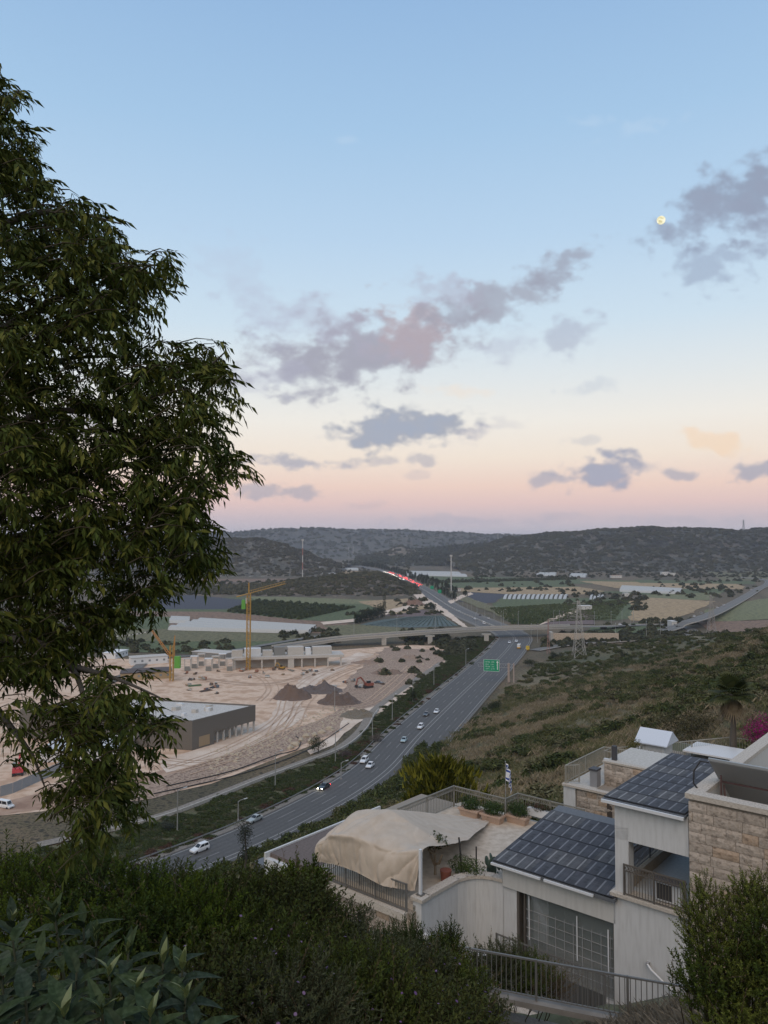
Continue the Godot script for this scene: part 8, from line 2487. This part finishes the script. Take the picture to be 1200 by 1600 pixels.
func build_tree() -> void:
	var base := Vector3(-4.3, height(-4.3, 6.0) - 0.3, -6.0)
	var t := thing("ash_tree", "tall leafy tree with drooping narrow leaves reaching in from the left", "tree", base)
	var bark := tmat("grey_bark", [lin(0.06, 0.052, 0.045), lin(0.11, 0.098, 0.085), lin(0.08, 0.07, 0.06)], 0.4, 0.03, 0.95, 0.8, 121)
	var lm := vmat("ash_leaf", 0.65, 0.4)
	var poly := PackedVector2Array([Vector2(-260, 60), Vector2(20, 108), Vector2(45, 118), Vector2(40, 150), Vector2(42, 195), Vector2(70, 205), Vector2(110, 265), Vector2(100, 290), Vector2(145, 310), Vector2(232, 345), Vector2(222, 385), Vector2(250, 395), Vector2(295, 405), Vector2(288, 440), Vector2(250, 460), Vector2(228, 505), Vector2(245, 525), Vector2(300, 522), Vector2(372, 532), Vector2(382, 575), Vector2(362, 600), Vector2(372, 650), Vector2(380, 700), Vector2(398, 735), Vector2(345, 755), Vector2(332, 800), Vector2(366, 850), Vector2(345, 882), Vector2(292, 895), Vector2(285, 920), Vector2(225, 960), Vector2(195, 990), Vector2(150, 1000), Vector2(160, 1035), Vector2(215, 1040), Vector2(285, 1085), Vector2(302, 1130), Vector2(262, 1165), Vector2(250, 1250), Vector2(185, 1300), Vector2(90, 1315), Vector2(60, 1250), Vector2(100, 1190), Vector2(40, 1160), Vector2(-260, 1150)])
	# limbs: each a list of pixel points with depths, thick at the first
	var trunk := MB.new()
	trunk.o = base
	trunk.tube([base, Dp(-190, 1050, 6.0), Dp(-150, 700, 6.0), Dp(-120, 350, 5.9), Dp(-60, 150, 5.8)], [0.2, 0.16, 0.12, 0.07, 0.03], 10)
	part(t, "trunk", trunk, bark)
	var limbs := [
		[[-150, 900, 6.0], [-40, 830, 5.9], [90, 760, 5.8], [230, 720, 5.7], [340, 725, 5.6]], [[-150, 800, 6.0], [0, 690, 5.8], [65, 645, 5.7], [180, 638, 5.6], [300, 590, 5.5], [352, 550, 5.4]], [[-140, 640, 6.0], [-30, 540, 5.9], [80, 470, 5.8], [190, 420, 5.7], [270, 415, 5.6]],
		[[-120, 450, 5.9], [-10, 360, 5.8], [90, 330, 5.7], [190, 350, 5.6]], [[-90, 260, 5.8], [-10, 200, 5.7], [30, 140, 5.6]], [[-170, 980, 6.0], [-60, 950, 5.8], [60, 900, 5.6], [180, 880, 5.5], [310, 850, 5.4]], [[-190, 1050, 6.0], [-80, 1010, 5.6], [40, 1000, 5.3], [110, 1040, 5.1], [135, 1110, 5.0], [148, 1190, 4.95], [165, 1260, 4.9]],
		[[110, 1040, 5.1], [180, 1060, 5.1], [250, 1090, 5.0]], [[-80, 1010, 5.6], [-20, 1090, 5.3], [20, 1140, 5.2], [50, 1180, 5.1], [70, 1230, 5.1]], [[-160, 930, 6.0], [-60, 860, 6.2], [60, 830, 6.4], [200, 800, 6.5]], [[-150, 720, 6.0], [-20, 600, 6.3], [110, 560, 6.5], [230, 560, 6.5]], [[135, 1110, 5.0], [110, 1150, 5.0], [105, 1160, 5.0]]]
	for l in limbs:
		var pts := []
		for q in l: pts.append(Dp(q[0], q[1], q[2]))
		var sp := spline(pts, 0.12)
		var rad := []
		var r0 := 0.05 if l[0][0] < 0 else 0.022
		for i in sp.size(): rad.append(lerpf(r0, 0.005, float(i) / (sp.size() - 1)))
		var m := MB.new()
		m.o = base
		m.tube(sp, rad, 7)
		part(t, "limb", m, bark)
	var leaves := []
	for k in 6: leaves.append(compound_leaf(500 + k, lm))
	var tw := MB.new()
	tw.o = base
	tw.col = Color(0.06, 0.05, 0.035)
	var r := RandomNumberGenerator.new()
	r.seed = 66
	var inst := []
	var tries := 0
	var f3 := FastNoiseLite.new()
	f3.seed = 9; f3.frequency = 0.9
	while inst.size() < 8200 and tries < 140000:
		tries += 1
		var px := r.randf_range(-130, 400)
		var py := r.randf_range(95, 1320)
		if not Geometry2D.is_point_in_polygon(Vector2(px, py), poly): continue
		var d := 5.6 + r.randfn() * 0.55
		d = clampf(d, 4.5, 6.9)
		if py > 1000.0: d = clampf(5.0 + r.randfn() * 0.3, 4.3, 5.7)
		var c := Dp(px, py, d)
		var dens := f3.get_noise_3d(c.x * 1.4, c.y * 1.4, c.z * 1.4)
		if dens < 0.0 and r.randf() < 0.78: continue
		if py > 1120.0 and r.randf() < 0.55: continue
		if py > 1040.0 and px < 135.0 and r.randf() < 0.9: continue
		if px < 0.0 and r.randf() < 0.5: continue
		# a twig with a few leaves that hang outwards from it
		var out := Vector3(r.randf_range(0.1, 1.0), r.randf_range(-0.15, 0.35), r.randfn() * 0.6).normalized()
		c -= out * 0.17
		var root := c - out * r.randf_range(0.14, 0.26) + Vector3(0, -0.05, 0)
		tw.tube([root, root.lerp(c, 0.5) + Vector3(0, 0.02, 0), c], [0.0045, 0.0035, 0.002], 4, false)
		var n := r.randi_range(3, 5)
		for k in n:
			var an := out.rotated(Vector3.UP, r.randfn() * 0.9)
			an.y += r.randf_range(-0.75, 0.6)
			an = an.normalized()
			var p := root.lerp(c, r.randf_range(0.45, 1.0))
			var up := (Vector3.UP + Vector3(r.randfn(), 0, r.randfn()) * 0.25).normalized()
			var bs := Basis.looking_at(-an, up)
			inst.append([Transform3D(bs.scaled(Vector3.ONE * r.randf_range(0.55, 0.88)), p - base), -p.z + 0.0 * px])
	part(t, "twigs", tw, vmat("bark_vertex", 0.9)).set_meta("kind", "stuff")
	# the largest in view are leaves of their own, the rest one mass of foliage
	inst.sort_custom(func(a, b): return a[1] < b[1])
	var rest := [[], [], [], [], [], []]
	for i in inst.size():
		if i < 290: piece(t, "leaf", leaves[i % 6], inst[i][0])
		else: rest[i % 6].append(inst[i][0])
	for k in 6: scatter(t, "foliage", leaves[k], rest[k])

func build_all() -> void:
	build_houses()
	build_site()
	build_farms()
	build_vehicles(); build_poles()
	build_scrub()
	build_trees()
	build_foreground()
	build_tree()
